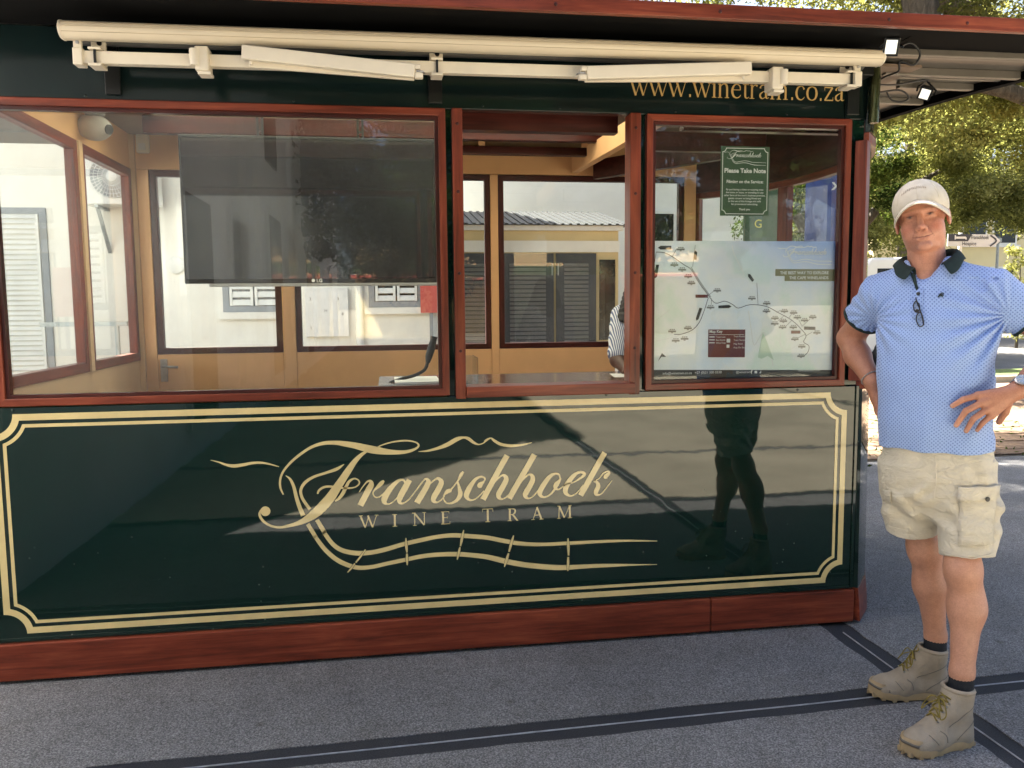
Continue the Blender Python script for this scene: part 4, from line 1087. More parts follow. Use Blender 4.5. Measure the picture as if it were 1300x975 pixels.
def window_x(x0, x1, z0, z1, y0, y1, fwid, mat='mahogany', parent=kiosk, pane='pane', name='window_frame', step=True):
    e = fwid
    fr = frame_ring((z0, z1), x0, x1, y0, y1, e, 'x', (mat + '_x', mat + '_z'), parent, name, 0.003)
    if step:        # inner rebate, a little set back and darker
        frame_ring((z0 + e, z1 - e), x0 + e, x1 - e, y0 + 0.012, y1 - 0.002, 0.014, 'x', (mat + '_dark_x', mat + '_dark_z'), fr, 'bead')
    MB().box(x0 + e, x1 - e, y1 - 0.012, y1 - 0.008, z0 + e, z1 - e).build('pane', pane, fr)
    return fr


window_x(-1.500, 0.246, 1.114, 2.281, 3.384, 3.428, 0.030)
window_x(1.091, 2.019, 1.114, 2.281, 3.384, 3.428, 0.028)
for x0, x1 in ((0.271, 0.314), (1.017, 1.063)):
    po = MB().box(x0, x1, 3.376, 3.46, 1.100, 2.281).build('door_post', 'mahogany_z', kiosk, bevel=0.003)
    screws([((x0 + x1) / 2, z) for z in (1.30, 1.62, 1.95, 2.22)], 3.376, mat='mahogany_dark_z', par=po, r=0.007)
# serving counter
MB().box(0.314, 1.038, 3.356, 3.470, 1.106, 1.152).build('counter_edge', 'mahogany_x', kiosk, bevel=0.004)
MB().box(-0.05, 1.95, 3.473, 3.965, 1.120, 1.1515).build('counter_top', wood('counter_wood', 0, (0.10, 0.05, 0.03), (0.19, 0.10, 0.06), (0.26, 0.16, 0.11), 0.2, 0.7), kiosk, bevel=0.002)
MB().box(0.0, 1.90, 3.94, 3.962, 0.14, 1.118).build('counter_front', 'tan_wall', kiosk)
MB().box(0.316, 1.015, 3.56, 3.62, 2.235, 2.38).build('header_beam', 'mahogany_dark_x', kiosk)

# left side wall: sill wall, frames with two panes
MB().box(-1.575, -1.530, 3.47, KB - 0.04, 0.14, 1.165).build('side_wall', 'tan_washed', kiosk)
MB().box(-1.582, -1.576, 3.47, KB - 0.04, 0.14, 1.165).build('side_cladding', 'green_paint', kiosk)
MB().box(-1.575, -1.530, 3.47, KB - 0.04, 2.33, 2.54).build('side_header', 'tan_wall', kiosk)


def window_y(x0, x1, y0, y1, z0, z1, e, mat='mahogany', parent=kiosk, pane='pane'):
    a = frame_ring((z0, z1), y0, y1, x0, x1, e, 'y', (mat + '_y', mat + '_z'), parent, 'window_frame', 0.003)
    xm = (x0 + x1) / 2
    MB().box(xm - 0.002, xm + 0.002, y0 + e, y1 - e, z0 + e, z1 - e).build('pane', pane, a)


window_y(-1.570, -1.522, 3.472, 4.46, 1.166, 2.329, 0.05, pane='pane_far')
MB().box(-1.572, -1.512, 4.462, 4.508, 1.166, 2.329).build('mullion', 'tan_washed', kiosk, bevel=0.003)
window_y(-1.570, -1.522, 4.51, 5.33, 1.166, 2.329, 0.05)
MB().box(-1.575, -1.50, 5.332, KB, 0.14, 2.54).build('rear_post', 'tan_washed', kiosk)

# rear wall with a half-glazed door and two windows
bx = [(-1.497, -1.43), (-0.665, -0.585), (0.672, 0.722), (1.99, 2.07)]
for a, b in bx:
    MB().box(a, b, KB - 0.05, KB + 0.005, 0.14, 2.33).build('rear_mullion', 'tan_wall', kiosk, bevel=0.002)
MB().box(-1.497, 2.07, KB - 0.052, KB + 0.004, 2.332, 2.54).build('rear_header', 'tan_wall', kiosk)
for a, b in ((-0.583, 0.670), (0.724, 1.988)):
    MB().box(a, b, KB - 0.045, KB, 0.14, 1.198).build('rear_panel', 'tan_wall', kiosk)
    MB().box(a, b, KB + 0.003, KB + 0.01, 0.14, 1.198).build('rear_cladding', 'green_paint', kiosk)
door = MB().box(-1.428, -0.667, KB - 0.045, KB - 0.003, 0.145, 1.198).build('rear_door', 'tan_wall', kiosk)
MB().box(-1.415, -1.373, KB - 0.052, KB - 0.046, 1.03, 1.17).build('lock_plate', 'steel', door, bevel=0.002)
MB().tube([(-1.394, KB - 0.05, 1.125), (-1.394, KB - 0.09, 1.125), (-1.30, KB - 0.092, 1.122)], 0.008, 8).build('door_handle', 'steel', door, smooth=True)
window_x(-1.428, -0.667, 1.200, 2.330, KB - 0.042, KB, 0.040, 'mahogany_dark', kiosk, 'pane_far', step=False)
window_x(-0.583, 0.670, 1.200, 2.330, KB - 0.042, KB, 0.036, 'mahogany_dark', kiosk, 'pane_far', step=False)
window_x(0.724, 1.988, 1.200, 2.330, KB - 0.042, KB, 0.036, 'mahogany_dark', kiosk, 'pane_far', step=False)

# rounded nose: lower panel, sill, glazed upper part
nose_sheet(MB(), 0.0, 0.030, 0.172, 1.095, 0.0, 0.022).build('nose_panel', 'green_paint', kiosk, smooth='auto')
nose_sheet(MB(), -0.03, -0.006, 0.14, 1.095).build('nose_inner', 'tan_wall', kiosk, smooth='auto')
nose_sheet(MB(), -0.04, 0.062, 1.097, 1.135, -0.04, 0.05).build('nose_sill', 'mahogany_y', kiosk, smooth='auto')
nose_sheet(MB(), -0.03, 0.016, 2.19, 2.228).build('nose_head', 'mahogany_y', kiosk, smooth='auto')
nose_sheet(MB(), -0.035, -0.003, 2.23, 2.53).build('nose_header_inner', 'mahogany_dark_y', kiosk, smooth='auto')
for i in (0, 4, 8, 12):
    x, y = nose_off(-0.008)[i]
    a = Vector((*NOSE[max(i - 1, 0)], 0))
    b = Vector((*NOSE[min(i + 1, 12)], 0))
    d = (b - a).normalized()
    MB().bar((x, y, 1.136), (x, y, 2.189), 0.05, 0.085, d).build('nose_post', 'mahogany_z', kiosk, bevel=0.003)
for k in range(3):
    n0, n1 = nose_off(-0.006), nose_off(-0.002)
    v, f = [], []
    idx = range(4 * k, 4 * k + 5)
    for i in idx:
        v += [(*n0[i], 1.136), (*n1[i], 1.136), (*n1[i], 2.189), (*n0[i], 2.189)]
    for j in range(4):
        o = j * 4
        for c in range(4):
            f.append((o + c, o + (c + 1) % 4, o + 4 + (c + 1) % 4, o + 4 + c))
    MB().add(v, f).build('nose_pane', 'pane', kiosk, smooth='auto')

# ceiling, beams, added roof light
KYX0, KYX1, KYY0, KYY1 = -1.25, 1.22, 3.75, 4.80          # unseen roof light opening, added to brighten the interior
for x0, x1, y0, y1 in ((-1.52, 2.40, 3.472, KYY0), (-1.52, 2.40, KYY1, KB - 0.056), (-1.52, KYX0, KYY0, KYY1), (KYX1, 2.40, KYY0, KYY1)):
    MB().box(x0, x1, y0, y1, 2.534, 2.546).build('ceiling_board', 'ceiling_brown', kiosk)
sl = MB().box(KYX0 + 0.002, KYX1 - 0.002, KYY0 + 0.002, KYY1 - 0.002, 2.562, 2.568).build('added_roof_light', 'polycarbonate', kiosk)
for k in range(10):
    y = KYY0 + 0.08 + k * 0.1
    MB().box(KYX0 + 0.002, KYX1 - 0.002, y - 0.004, y + 0.004, 2.550, 2.5615).build('added_roof_light_bar', 'grey_plastic', sl)
for x0, x1, y0, y1 in ((KYX0 - 0.05, KYX1 + 0.05, KYY1, KYY1 + 0.05), (KYX0 - 0.05, KYX1 + 0.05, KYY0 - 0.05, KYY0)):
    MB().box(x0, x1, y0, y1, 2.44, 2.533).build('hip_beam', 'mahogany_dark_x', kiosk, bevel=0.003)
MB().box(-0.10, 1.22, 5.02, 5.03, 2.446, 2.533).build('transom_light', 'polycarbonate', kiosk)
MB().box(-0.12, 1.24, 5.00, 5.05, 2.395, 2.444).build('transom_rail', 'mahogany_dark_x', kiosk, bevel=0.002)
for x in (-0.1, 0.58, 1.215):
    MB().box(x - 0.02, x + 0.02, 5.004, 5.046, 2.446, 2.533).build('transom_post', 'tan_wall', kiosk)
MB().bar((1.235, 5.345, 2.40), (1.33, 3.63, 2.40), 0.05, 0.11).build('side_beam', 'tan_wall', kiosk, bevel=0.003)
MB().bar((1.36, 5.30, 2.36), (2.05, 4.3, 2.36), 0.05, 0.12).build('hip_beam', 'mahogany_dark_y', kiosk, bevel=0.003)
MB().box(1.40, 2.05, 4.28, 4.33, 2.30, 2.40).build('cross_beam', 'mahogany_dark_x', kiosk, bevel=0.003)
MB().box(1.34, 2.16, 3.63, 3.68, 2.27, 2.36).build('cross_beam', 'mahogany_dark_x', kiosk, bevel=0.003)

# roof: boarded overhang with a rounded end on the right
RP = [(-4.6, 3.015), (2.95, 3.015), (3.04, 3.10), (3.055, 3.3), (3.00, 3.58), (2.93, 3.80), (2.885, 4.0), (2.84, 4.3), (2.81, 4.6), (2.77, 5.2), (2.70, 5.85), (-4.6, 5.85)]  # left end lengthened out of view to shade the ground
roof = MB().prism([(x, y, 2.562) for x, y in RP[:5] + [(2.945, KYY0), (-4.6, KYY0)]], (0, 0, 0.02)).build('roof', 'roof_metal', kiosk)
MB().prism([(x, y, 2.562) for x, y in [(KYX1, KYY0), (2.945, KYY0), (2.93, 3.80), (2.885, 4.0), (2.84, 4.3), (2.81, 4.6), (2.796, KYY1), (KYX1, KYY1)]], (0, 0, 0.02)).build('roof_sheet', 'roof_metal', roof)
MB().prism([(x, y, 2.562) for x, y in [(-4.6, KYY0), (KYX0, KYY0), (KYX0, KYY1), (-4.6, KYY1)]], (0, 0, 0.02)).build('roof_sheet', 'roof_metal', roof)
MB().prism([(x, y, 2.562) for x, y in [(-4.6, KYY1), (2.796, KYY1), (2.77, 5.2), (2.70, 5.85), (-4.6, 5.85)]], (0, 0, 0.02)).build('roof_sheet', 'roof_metal', roof)
MB().box(-4.6, 3.6, 2.988, 3.014, 2.537, 2.590).build('roof_trim', 'mahogany_x', roof, bevel=0.003)
screws([(x, 2.562) for x in (-1.2, -0.2, 0.62, 1.24, 1.92, 2.25)], 2.988, mat='mahogany_dark_x', par=roof, r=0.007)
mb = MB()
for i in range(2, 10):
    a, b = RP[i], RP[i + 1]
    mb.bar((a[0], a[1], 2.552), (b[0], b[1], 2.552), 0.045, 0.058)
mb.build('roof_edge', 'roof_dark', roof)
MB().prism([(2.95, 2.99, 2.545), (3.6, 2.99, 2.545), (3.6, 3.3, 2.545), (3.07, 3.3, 2.545)], (0, 0, 0.03)).build('roof_corner', 'roof_metal', roof)
for y, h, w, m in ((3.06, 0.02, 0.07, 'roof_dark'), (3.30, 0.030, 0.022, 'roof_metal'), (3.365, 0.018, 0.03, 'roof_metal'), (3.575, 0.034, 0.03, 'roof_metal'), (3.665, 0.02, 0.02, 'roof_metal'), (3.80, 0.03, 0.03, 'roof_metal'), (4.1, 0.03, 0.03, 'roof_metal'), (4.42, 0.03, 0.03, 'roof_metal'), (4.75, 0.03, 0.03, 'roof_metal'), (5.1, 0.03, 0.03, 'roof_metal')):
    x0 = -4.5 if y < 3.1 else (2.12 if y < 3.5 else 2.28 if y < 3.7 else 2.50)
    x1 = np.interp(y, [p[1] for p in RP[3:11]], [p[0] for p in RP[3:11]]) - 0.03
    MB().box(x0, x1, y - w / 2, y + w / 2, 2.560 - h, 2.5615).build('roof_rib', m, roof, bevel=0.002)
MB().box(-4.5, 2.10, 3.10, 3.394, 2.549, 2.555).build('soffit_shade', 'roof_dark', roof)  # black sheets stand in for the unlit underside of the roof
MB().box(2.105, 3.02, 3.10, 3.27, 2.549, 2.555).build('soffit_shade', 'roof_dark', roof)
# polished downpipe cover at the right-hand corner
MB().lathe([(0.022, 0), (0.022, 0.20), (0.018, 0.24)], (2.108, 3.372, 2.262), (0.02, 0, 1), 12).build('corner_gutter', paint('bronze_green', (0.10, 0.11, 0.05), 0.2, 0.15, 12, metal=0.7), kiosk, smooth='auto')
# ------------------------------------------------------------------ folded awning on the front
aw = thing('awning', 'cream folding-arm awning rolled up under the roof edge of the kiosk', 'awning', (0.45, 3.2, 2.4))
AX0, AX1 = -1.114, 2.017
YT, ZT = 3.195, 2.472
mb = MB()
prof = []
for k in range(15):                       # rounded front bar with flat back
    t = math.radians(-100 + 200 * k / 14)
    prof.append((YT - 0.036 * math.cos(t), ZT + 0.0305 * math.sin(t)))
prof += [(YT + 0.03, ZT + 0.030), (YT + 0.03, ZT - 0.028)]
mb.prism([(AX0, y, z) for y, z in prof], (AX1 - AX0, 0, 0.012))
mb.build('front_bar', 'cream', aw, smooth='auto')
for x, s in ((AX0, -1), (AX1, 1)):
    mb = MB()
    mb.prism([(x, y + (YT - y) * 0.0, z + (0.012 if s > 0 else 0)) for y, z in [(YT + (y - YT) * 1.05, ZT + (z - ZT) * 1.06) for y, z in prof]], (0.007 * s, 0, 0))
    mb.build('end_cap', 'cream_plastic', aw, smooth='auto')
for zz in (2.458, 2.476, 2.489):       # shallow extrusion ribs on the face of the bar
    yy = YT - 0.036 * math.cos(math.asin(max(-1, min(1, (zz - ZT) / 0.0305))) if abs(zz - ZT) < 0.0305 else 1.2) - 0.0006
    MB().bar((AX0 + 0.004, yy, zz), (AX1 - 0.004, yy, zz + 0.012), 0.002, 0.0016).build('extrusion_rib', paint('cream_shade', (0.52, 0.43, 0.30), 0.5, 0.12, 3) if 'cream_shade' not in MATS else 'cream_shade', aw)
# fabric roll behind the bar
MB().tube([(AX0 + 0.03, 3.275, 2.478), (AX1 - 0.03, 3.275, 2.487)], 0.034, 16).build('fabric_roll', paint('awning_cloth', (0.10, 0.10, 0.095), 0.8, 0.1, 10), aw, smooth='auto')
# square torsion bar
MB().bar((-1.075, 3.235, 2.388), (1.935, 3.235, 2.402), 0.036, 0.044).build('torsion_bar', 'cream_plastic', aw, bevel=0.003)
# end hangers
for x, z in ((-1.075, 2.388), (1.935, 2.402)):
    h = MB().box(x - 0.018, x + 0.016, 3.207, 3.262, z - 0.03, z + 0.03).build('end_hanger', 'cream_plastic', aw, bevel=0.004)
    MB().box(x - 0.016, x + 0.012, 3.215, 3.23, z + 0.031, z + 0.075).build('hanger_tab', 'cream_plastic', h, bevel=0.002)
    MB().lathe([(0.006, 0), (0.006, -0.006)], (x, 3.2145, z + 0.048), (0, 1, 0), 8).build('bolt', 'steel', h)
# wall brackets
for x, z in ((-1.018, 2.389), (0.205, 2.394), (1.905, 2.4015)):
    h = MB().box(x - 0.022, x + 0.022, 3.205, 3.27, z + 0.024, z + 0.032).box(x - 0.022, x + 0.022, 3.203, 3.275, z - 0.034, z - 0.024).box(x - 0.026, x + 0.026, 3.255, 3.2635, z - 0.024, z + 0.09).build('wall_bracket', 'cream_plastic', aw, bevel=0.002)
    MB().box(x - 0.004, x + 0.004, 3.207, 3.214, z - 0.0235, z + 0.0235).build('clamp_bolt', 'black_metal', h)
    MB().lathe([(0.009, 0), (0.009, -0.004)], (x + 0.004, 3.2545, z + 0.058), (0, 1, 0), 10).build('bolt', 'black_metal', h)
    xo = 0.115 if x > 1.5 else 0.0
    MB().box(x + xo - 0.026, x + xo + 0.030, 3.386, 3.3945, 2.30, z + 0.09).build('bracket_plate', 'black_metal', h, bevel=0.002)
    MB().box(x - 0.02, x + 0.024 + xo, 3.2765, 3.3855, z + 0.035, z + 0.085).build('bracket_arm', 'black_metal', h, bevel=0.002)
# folded arms: shoulder by the bracket, elbow towards the middle
for sx, ex, zs, ze, xs in ((-0.50, 0.118, 2.404, 2.356, -0.648), (1.440, 0.772, 2.411, 2.370, 1.572)):
    s = 1 if ex > sx else -1
    arm = MB().bar((sx, 3.155, zs), (ex, 3.150, ze), 0.030, 0.050).build('forearm', 'cream_plastic', aw, bevel=0.005)
    MB().bar((sx + 0.02 * s, 3.178, zs - 0.032), (ex, 3.178, ze - 0.012), 0.014, 0.028).build('upper_arm', 'cream_plastic', aw, bevel=0.003)
    MB().box(min(ex, ex + 0.03 * s), max(ex, ex + 0.03 * s), 3.137, 3.165, ze - 0.026, ze - 0.006).box(min(ex, ex + 0.022 * s), max(ex, ex + 0.022 * s), 3.137, 3.165, ze + 0.006, ze + 0.024).build('elbow_joint', 'cream_plastic', arm, bevel=0.004)
    MB().tube([(ex + 0.006 * s, 3.140, ze), (ex + 0.03 * s, 3.142, ze - 0.002), (ex + 0.036 * s, 3.156, ze - 0.004)], 0.0035, 6).build('tension_cable', 'steel', arm, smooth=True)
    MB().lathe([(0.006, 0), (0.006, 0.012)], (sx + 0.03 * s, 3.155, zs - 0.042), (0, 0, 1), 8).build('pin', 'cream_plastic', arm)
    sh = MB().box(xs - 0.024, xs + 0.024, 3.185, 3.262, 2.345, 2.432).build('shoulder', 'cream_plastic', aw, bevel=0.006)
    MB().lathe([(0.018, 0), (0.018, 0.058)], (xs - 0.024 * s, 3.190, 2.362), (0, 0, 1), 14).build('hinge_barrel', 'cream_plastic', sh, smooth='auto')
    MB().box(xs - 0.016, xs + 0.03, 3.19, 3.25, 2.333, 2.3445).build('shoulder_foot', 'cream_plastic', sh, bevel=0.003)

# ------------------------------------------------------------------ flood lamps and their cable
def flood(loc, aim, roll, label, arm_to):
    t = thing('flood_lamp', label, 'lamp', loc, 'small flood lamps under the roof')
    z = Vector(aim).normalized()
    x = z.cross(Vector((0, 0, 1))).normalized()
    y = x.cross(z)
    R3 = Matrix((x, y, z)).transposed() @ Matrix.Rotation(roll, 3, 'Z')
    og = Vector(loc)

    def q(sx, sy, z0, z1, tp=1.0):
        m = MB()
        m.add([og + R3 @ Vector((a * sx * (tp if c == z0 else 1), b * sy * (tp if c == z0 else 1), c)) for c in (z0, z1) for a, b in ((-1, -1), (1, -1), (1, 1), (-1, 1))],
              [(0, 1, 2, 3), (7, 6, 5, 4), (0, 4, 5, 1), (1, 5, 6, 2), (2, 6, 7, 3), (3, 7, 4, 0)])
        return m
    q(0.030, 0.036, -0.022, 0.006, 0.8).build('housing', 'black_metal', t, bevel=0.003)
    q(0.021, 0.026, 0.0065, 0.009).build('lamp_panel', 'flood_panel', t)
    MB().tube([og + R3 @ Vector((-0.040, 0, -0.005)), og + R3 @ Vector((-0.042, 0, -0.04)), Vector(arm_to), og + R3 @ Vector((0.042, 0, -0.04)), og + R3 @ Vector((0.040, 0, -0.005))], 0.005, 6).build('bracket', 'black_metal', t)
    return t


flood((2.035, 3.145, 2.512), (-0.55, -0.75, -0.25), 0.15, 'small flood lamp under the roof edge, above the right end of the awning', (2.05, 3.17, 2.555))
flood((2.60, 3.73, 2.492), (-0.55, -0.45, -0.65), 0.5, 'small flood lamp further back under the roof, hanging over the man', (2.62, 3.75, 2.556))
for lab, pts in zip(('thin black cable looping below the lamp above the awning end', 'thin black cable running straight back under the roof past the lamps', 'thin black cable dangling beside the rear flood lamp'), ([(2.07, 3.16, 2.515), (2.13, 3.16, 2.535), (2.18, 3.17, 2.50), (2.16, 3.18, 2.455), (2.11, 3.2, 2.475), (2.14, 3.25, 2.45), (2.18, 3.4, 2.47), (2.17, 3.5, 2.46)],
            [(2.12, 3.45, 2.45), (2.35, 3.6, 2.49), (2.6, 3.68, 2.545), (2.9, 3.7, 2.552)],
            [(2.16, 3.60, 2.44), (2.28, 3.7, 2.47), (2.45, 3.72, 2.50), (2.52, 3.74, 2.475), (2.50, 3.75, 2.455), (2.44, 3.75, 2.46), (2.40, 3.74, 2.50)])):
    MB().tube(cr_spline(pts, 5), 0.0045, 6).build('lamp_cable', 'black_plastic', None, smooth=True, label=lab, cat='cable', group='lamp cables')

# ------------------------------------------------------------------ things inside the kiosk
tv = thing('television', 'large flat black television hanging behind the left window of the kiosk', 'television', (-0.4, 4.62, 1.6))
MB().box(-1.075, 0.278, 4.615, 4.66, 1.617, 2.40).build('casing', 'black_plastic', tv, bevel=0.004)
MB().box(-1.063, 0.266, 4.6115, 4.6145, 1.640, 2.387).build('screen', 'tv_screen', tv)
MB().box(-0.95, 0.278, 4.612, 4.66, 1.600, 1.6165).build('lower_edge', 'grey_plastic', tv, bevel=0.002)
mb = MB()
text_mb(mb, 'LG', 0.026, (-0.385, 4.6105, 1.622), (1, 0, 0), (0, 0, 1), bold=0.0006)
mb.lathe([(0.009, 0), (0.009, -0.0008)], (-0.402, 4.6112, 1.631), (0, 1, 0), 16)
mb.build('maker_mark', 'white_plastic', tv)
for x in (-0.66, -0.13):
    MB().box(x - 0.018, x - 0.006, 4.64, 4.65, 2.401, 2.533).box(x + 0.008, x + 0.02, 4.64, 4.65, 2.401, 2.533).box(x - 0.006, x + 0.008, 4.641, 4.649, 2.43, 2.44).build('hanger', 'black_metal', tv)

mic = thing('gooseneck_microphone', 'black gooseneck microphone bent up in the lower corner of the left window', 'microphone', (-0.02, 3.66, 1.152))
MB().tube(cr_spline([(-0.02, 3.65, 1.118), (-0.005, 3.65, 1.145), (0.05, 3.65, 1.165), (0.11, 3.65, 1.18), (0.155, 3.65, 1.205), (0.170, 3.65, 1.245)], 5), 0.0075, 8).build('gooseneck', 'black_plastic', mic, smooth=True)
MB().tube([(0.168, 3.65, 1.235), (0.174, 3.65, 1.262), (0.186, 3.65, 1.30), (0.196, 3.65, 1.336), (0.2, 3.65, 1.352)], [0.010, 0.016, 0.018, 0.014, 0.016], 12).build('microphone_head', 'black_plastic', mic, smooth='auto')

tag(MB().box(0.02, 0.215, 3.52, 3.80, 1.1525, 1.162).build('paper_pad', 'paper', None), 'white paper pad on the counter beside the microphone', 'paper')
ac = MB()
ac.box(0.318, 0.322, 3.50, 3.72, 1.153, 1.315).box(0.3225, 0.375, 3.716, 3.720, 1.153, 1.26).box(0.3745, 0.3785, 3.50, 3.7155, 1.153, 1.262)
ac.build('leaflet_holder', 'acrylic', None, label='clear acrylic leaflet holder standing at the left end of the counter', cat='holder')
MB().add([(1.02, 3.62, 1.1535), (1.20, 3.60, 1.1535), (1.22, 3.78, 1.1535), (1.05, 3.82, 1.1535)], [(0, 1, 2, 3)]).build('paper_sheet', 'paper', None, label='white sheet of paper on the counter under the clerk\'s hand', cat='paper')

cc = thing('security_camera', 'grey dome security camera under the ceiling in the left corner of the kiosk', 'camera', (-1.45, 4.55, 2.35))
MB().lathe([(0.05, 0.0), (0.055, -0.015), (0.045, -0.04), (0.02, -0.05)], (-1.45, 4.52, 2.505), (0, 0, 1), 18).build('mount', 'grey_plastic', cc, smooth='auto')
MB().lathe([(0.02, -0.085), (0.056, -0.075), (0.066, -0.04), (0.066, 0.0), (0.058, 0.03), (0.040, 0.062), (0.026, 0.075)], (-1.445, 4.53, 2.405), (0.75, -0.4, -0.16), 22).build('housing', paint('camera_grey', (0.50, 0.48, 0.45), 0.4, 0.05, 10), cc, smooth='auto')
MB().lathe([(0.025, 0.072), (0.025, 0.082), (0.016, 0.083)], (-1.445, 4.53, 2.405), (0.75, -0.4, -0.16), 16).build('lens_ring', 'black_plastic', cc)
sb = thing('motion_sensor', 'small white motion sensor box on the rear corner post', 'sensor', (-1.44, 5.33, 2.45))
MB().box(-1.475, -1.405, 5.29, 5.331, 2.42, 2.53).build('case', 'cream_plastic', sb, bevel=0.008)
MB().box(-1.46, -1.42, 5.284, 5.2895, 2.435, 2.475).build('sensor_window', 'white_plastic', sb)

# ------------------------------------------------------------------ map poster and notice behind the right-hand window
PX0, PX1, PZ0, PZ1, PY = 1.133, 1.977, 1.156, 1.757, 3.4236
m, nt, b = node_mat('map_print')
v = mapped(nt, (1, 1, 1))
n1 = noise(nt, v, 3.2, 5, 0.6)
col = ramp(nt, n1, [(0.30, (0.62, 0.74, 0.85)), (0.44, (0.80, 0.85, 0.87)), (0.52, (0.86, 0.88, 0.84)), (0.60, (0.74, 0.85, 0.74)), (0.75, (0.80, 0.87, 0.79))])
sx = nt.nodes.new('ShaderNodeSeparateXYZ')
nt.links.new(v, sx.inputs[0])
gr = nt.nodes.new('ShaderNodeMapRange')
gr.inputs[1].default_value, gr.inputs[2].default_value = 1.25, 1.95
nt.links.new(sx.outputs[0], gr.inputs[0])
gz = nt.nodes.new('ShaderNodeMapRange')
gz.inputs[1].default_value, gz.inputs[2].default_value = 1.50, 1.75
nt.links.new(sx.outputs[2], gz.inputs[0])
sk = mathn(nt, 'MULTIPLY', gr.outputs[0], gz.outputs[0])
nt.links.new(mixc(nt, sk, col, (0.20, 0.32, 0.66)), b.inputs['Base Color'])
b.inputs['Roughness'].default_value = 0.5

mp = thing('map_poster', 'printed route map poster behind the glass of the right-hand kiosk window', 'poster', (1.55, PY, PZ0))
sheet = MB().box(PX0, PX1, PY, PY + 0.003, PZ0, PZ1).build('sheet', 'map_print', mp)


def mpt(cx, cy):
    hgt = 893 - 28 * (cx - 40) / 1140
    return PX0 + (cx - 40) / 1150 * (PX1 - PX0), PZ1 - (cy - 35) / hgt * (PZ1 - PZ0)


def flat(dy):
    return lambda x, z: (x, PY - dy, z)


def rect(mb, cx0, cy0, cx1, cy1, dy):
    pts = [mpt(cx0, cy0), mpt(cx1, cy0), mpt(cx1, cy1), mpt(cx0, cy1)]
    mb.add([(x, PY - dy, z) for x, z in pts], [(0, 1, 2, 3)])


def line(mb, pts, w, dy, sub=4):
    ribbon(mb, [(*mpt(a, b_), w) for a, b_ in pts], flat(dy), sub)


mb = MB()
line(mb, [(640, 480), (660, 600), (680, 700), (720, 640), (745, 620), (760, 680), (790, 760), (805, 835)], 0.004, 0.0005)
line(mb, [(850, 620), (850, 700), (900, 730), (960, 700), (1000, 670)], 0.002, 0.0005)
line(mb, [(40, 560), (90, 520), (150, 470)], 0.002, 0.0005)
line(mb, [(40, 680), (130, 660), (200, 640), (280, 600)], 0.002, 0.0005)
line(mb, [(530, 60), (540, 110), (580, 190), (610, 250)], 0.0025, 0.0005)
mb.build('river_lines', 'print_white', sheet)
mb = MB()
mb.add([(x, PY - 0.0006, z) for x, z in [mpt(705, 780), mpt(735, 620), mpt(750, 650), mpt(810, 800), mpt(770, 770), mpt(730, 790)]], [tuple(range(6))])
mb.build('relief_tints', 'print_pale_green', sheet)
mb = MB()
line(mb, [(60, 105), (110, 110), (160, 135), (230, 185), (275, 215), (320, 290), (385, 380), (430, 430), (490, 418), (540, 440), (575, 462), (650, 440), (750, 450), (830, 490), (920, 540), (985, 600), (1015, 640), (1000, 680), (1035, 705), (1030, 745), (1000, 775)], 0.0030, 0.0010)
line(mb, [(275, 200), (330, 290), (400, 390)], 0.0026, 0.00105)
line(mb, [(385, 395), (360, 480), (330, 555), (285, 605), (220, 630), (175, 632)], 0.0030, 0.0010)
for pts in ([(158, 135), (185, 85)], [(285, 200), (300, 60)], [(700, 440), (690, 300)], [(820, 490), (845, 475)], [(900, 525), (925, 490)], [(870, 510), (830, 545)], [(920, 540), (880, 580)], [(985, 575), (965, 535)], [(985, 580), (1040, 530)], [(1015, 640), (1055, 615)], [(1010, 630), (960, 655)], [(385, 380), (430, 345)], [(405, 400), (405, 440)], [(60, 105), (40, 260)]):
    line(mb, pts, 0.0018, 0.0009, 2)
mb.build('route_lines', 'print_line', sheet)
mb = MB()
for cx, cy in ((210, 88), (172, 187), (220, 217), (258, 260), (278, 303), (400, 458), (440, 350), (260, 592), (162, 612), (185, 672), (240, 660), (660, 400), (755, 432), (755, 482), (870, 482), (930, 492), (810, 527), (865, 545), (810, 562), (860, 585), (930, 585), (955, 522), (1002, 540), (1055, 520), (1085, 620), (942, 662), (988, 710), (985, 772)):
    rect(mb, cx - 24, cy - 5, cx + 24, cy + 6, 0.0014)
    for k in (-15, -3, 9):
        rect(mb, cx + k, cy - 15, cx + k + 8, cy - 8, 0.0014)
    rect(mb, cx - 6, cy + 7, cx + 6, cy + 12, 0.0014)
mb.build('stop_labels', 'print_grey', sheet)
mb = MB()
for pts in ([(70, 78), (86, 66), (152, 66), (152, 88), (86, 90)], [(60, 185), (78, 186), (66, 262), (54, 272), (46, 258)], [(300, 95), (312, 106), (308, 155), (292, 152), (292, 108)], [(632, 246), (646, 244), (672, 282), (660, 294), (634, 262)], [(448, 446), (516, 442), (532, 452), (516, 462), (450, 464)], [(330, 460), (348, 464), (326, 532), (314, 544), (308, 530)], [(100, 752), (126, 778), (98, 776), (76, 806)], [(1000, 580), (1074, 582), (1074, 602), (1000, 600)]):
    mb.add([(x, PY - 0.0018, z) for x, z in (mpt(*p) for p in pts)], [tuple(range(len(pts)))])
mb.build('direction_arrows', 'print_dark', sheet)
mb = MB()
rect(mb, 388, 600, 622, 780, 0.0016)
rect(mb, 305, 376, 382, 396, 0.0016)
rect(mb, 916, 606, 976, 626, 0.0022)
mb.build('key_panel', 'print_red', sheet)
mb = MB()
rect(mb, 806, 212, 1190, 256, 0.0016)
rect(mb, 866, 250, 1190, 288, 0.0017)
mb.build('slogan_band', 'print_olive', sheet)
mb = MB()
rect(mb, 40, 862, 1190, 935, 0.0016)
mb.build('footer_band', 'print_dark', sheet)
mb = MB()
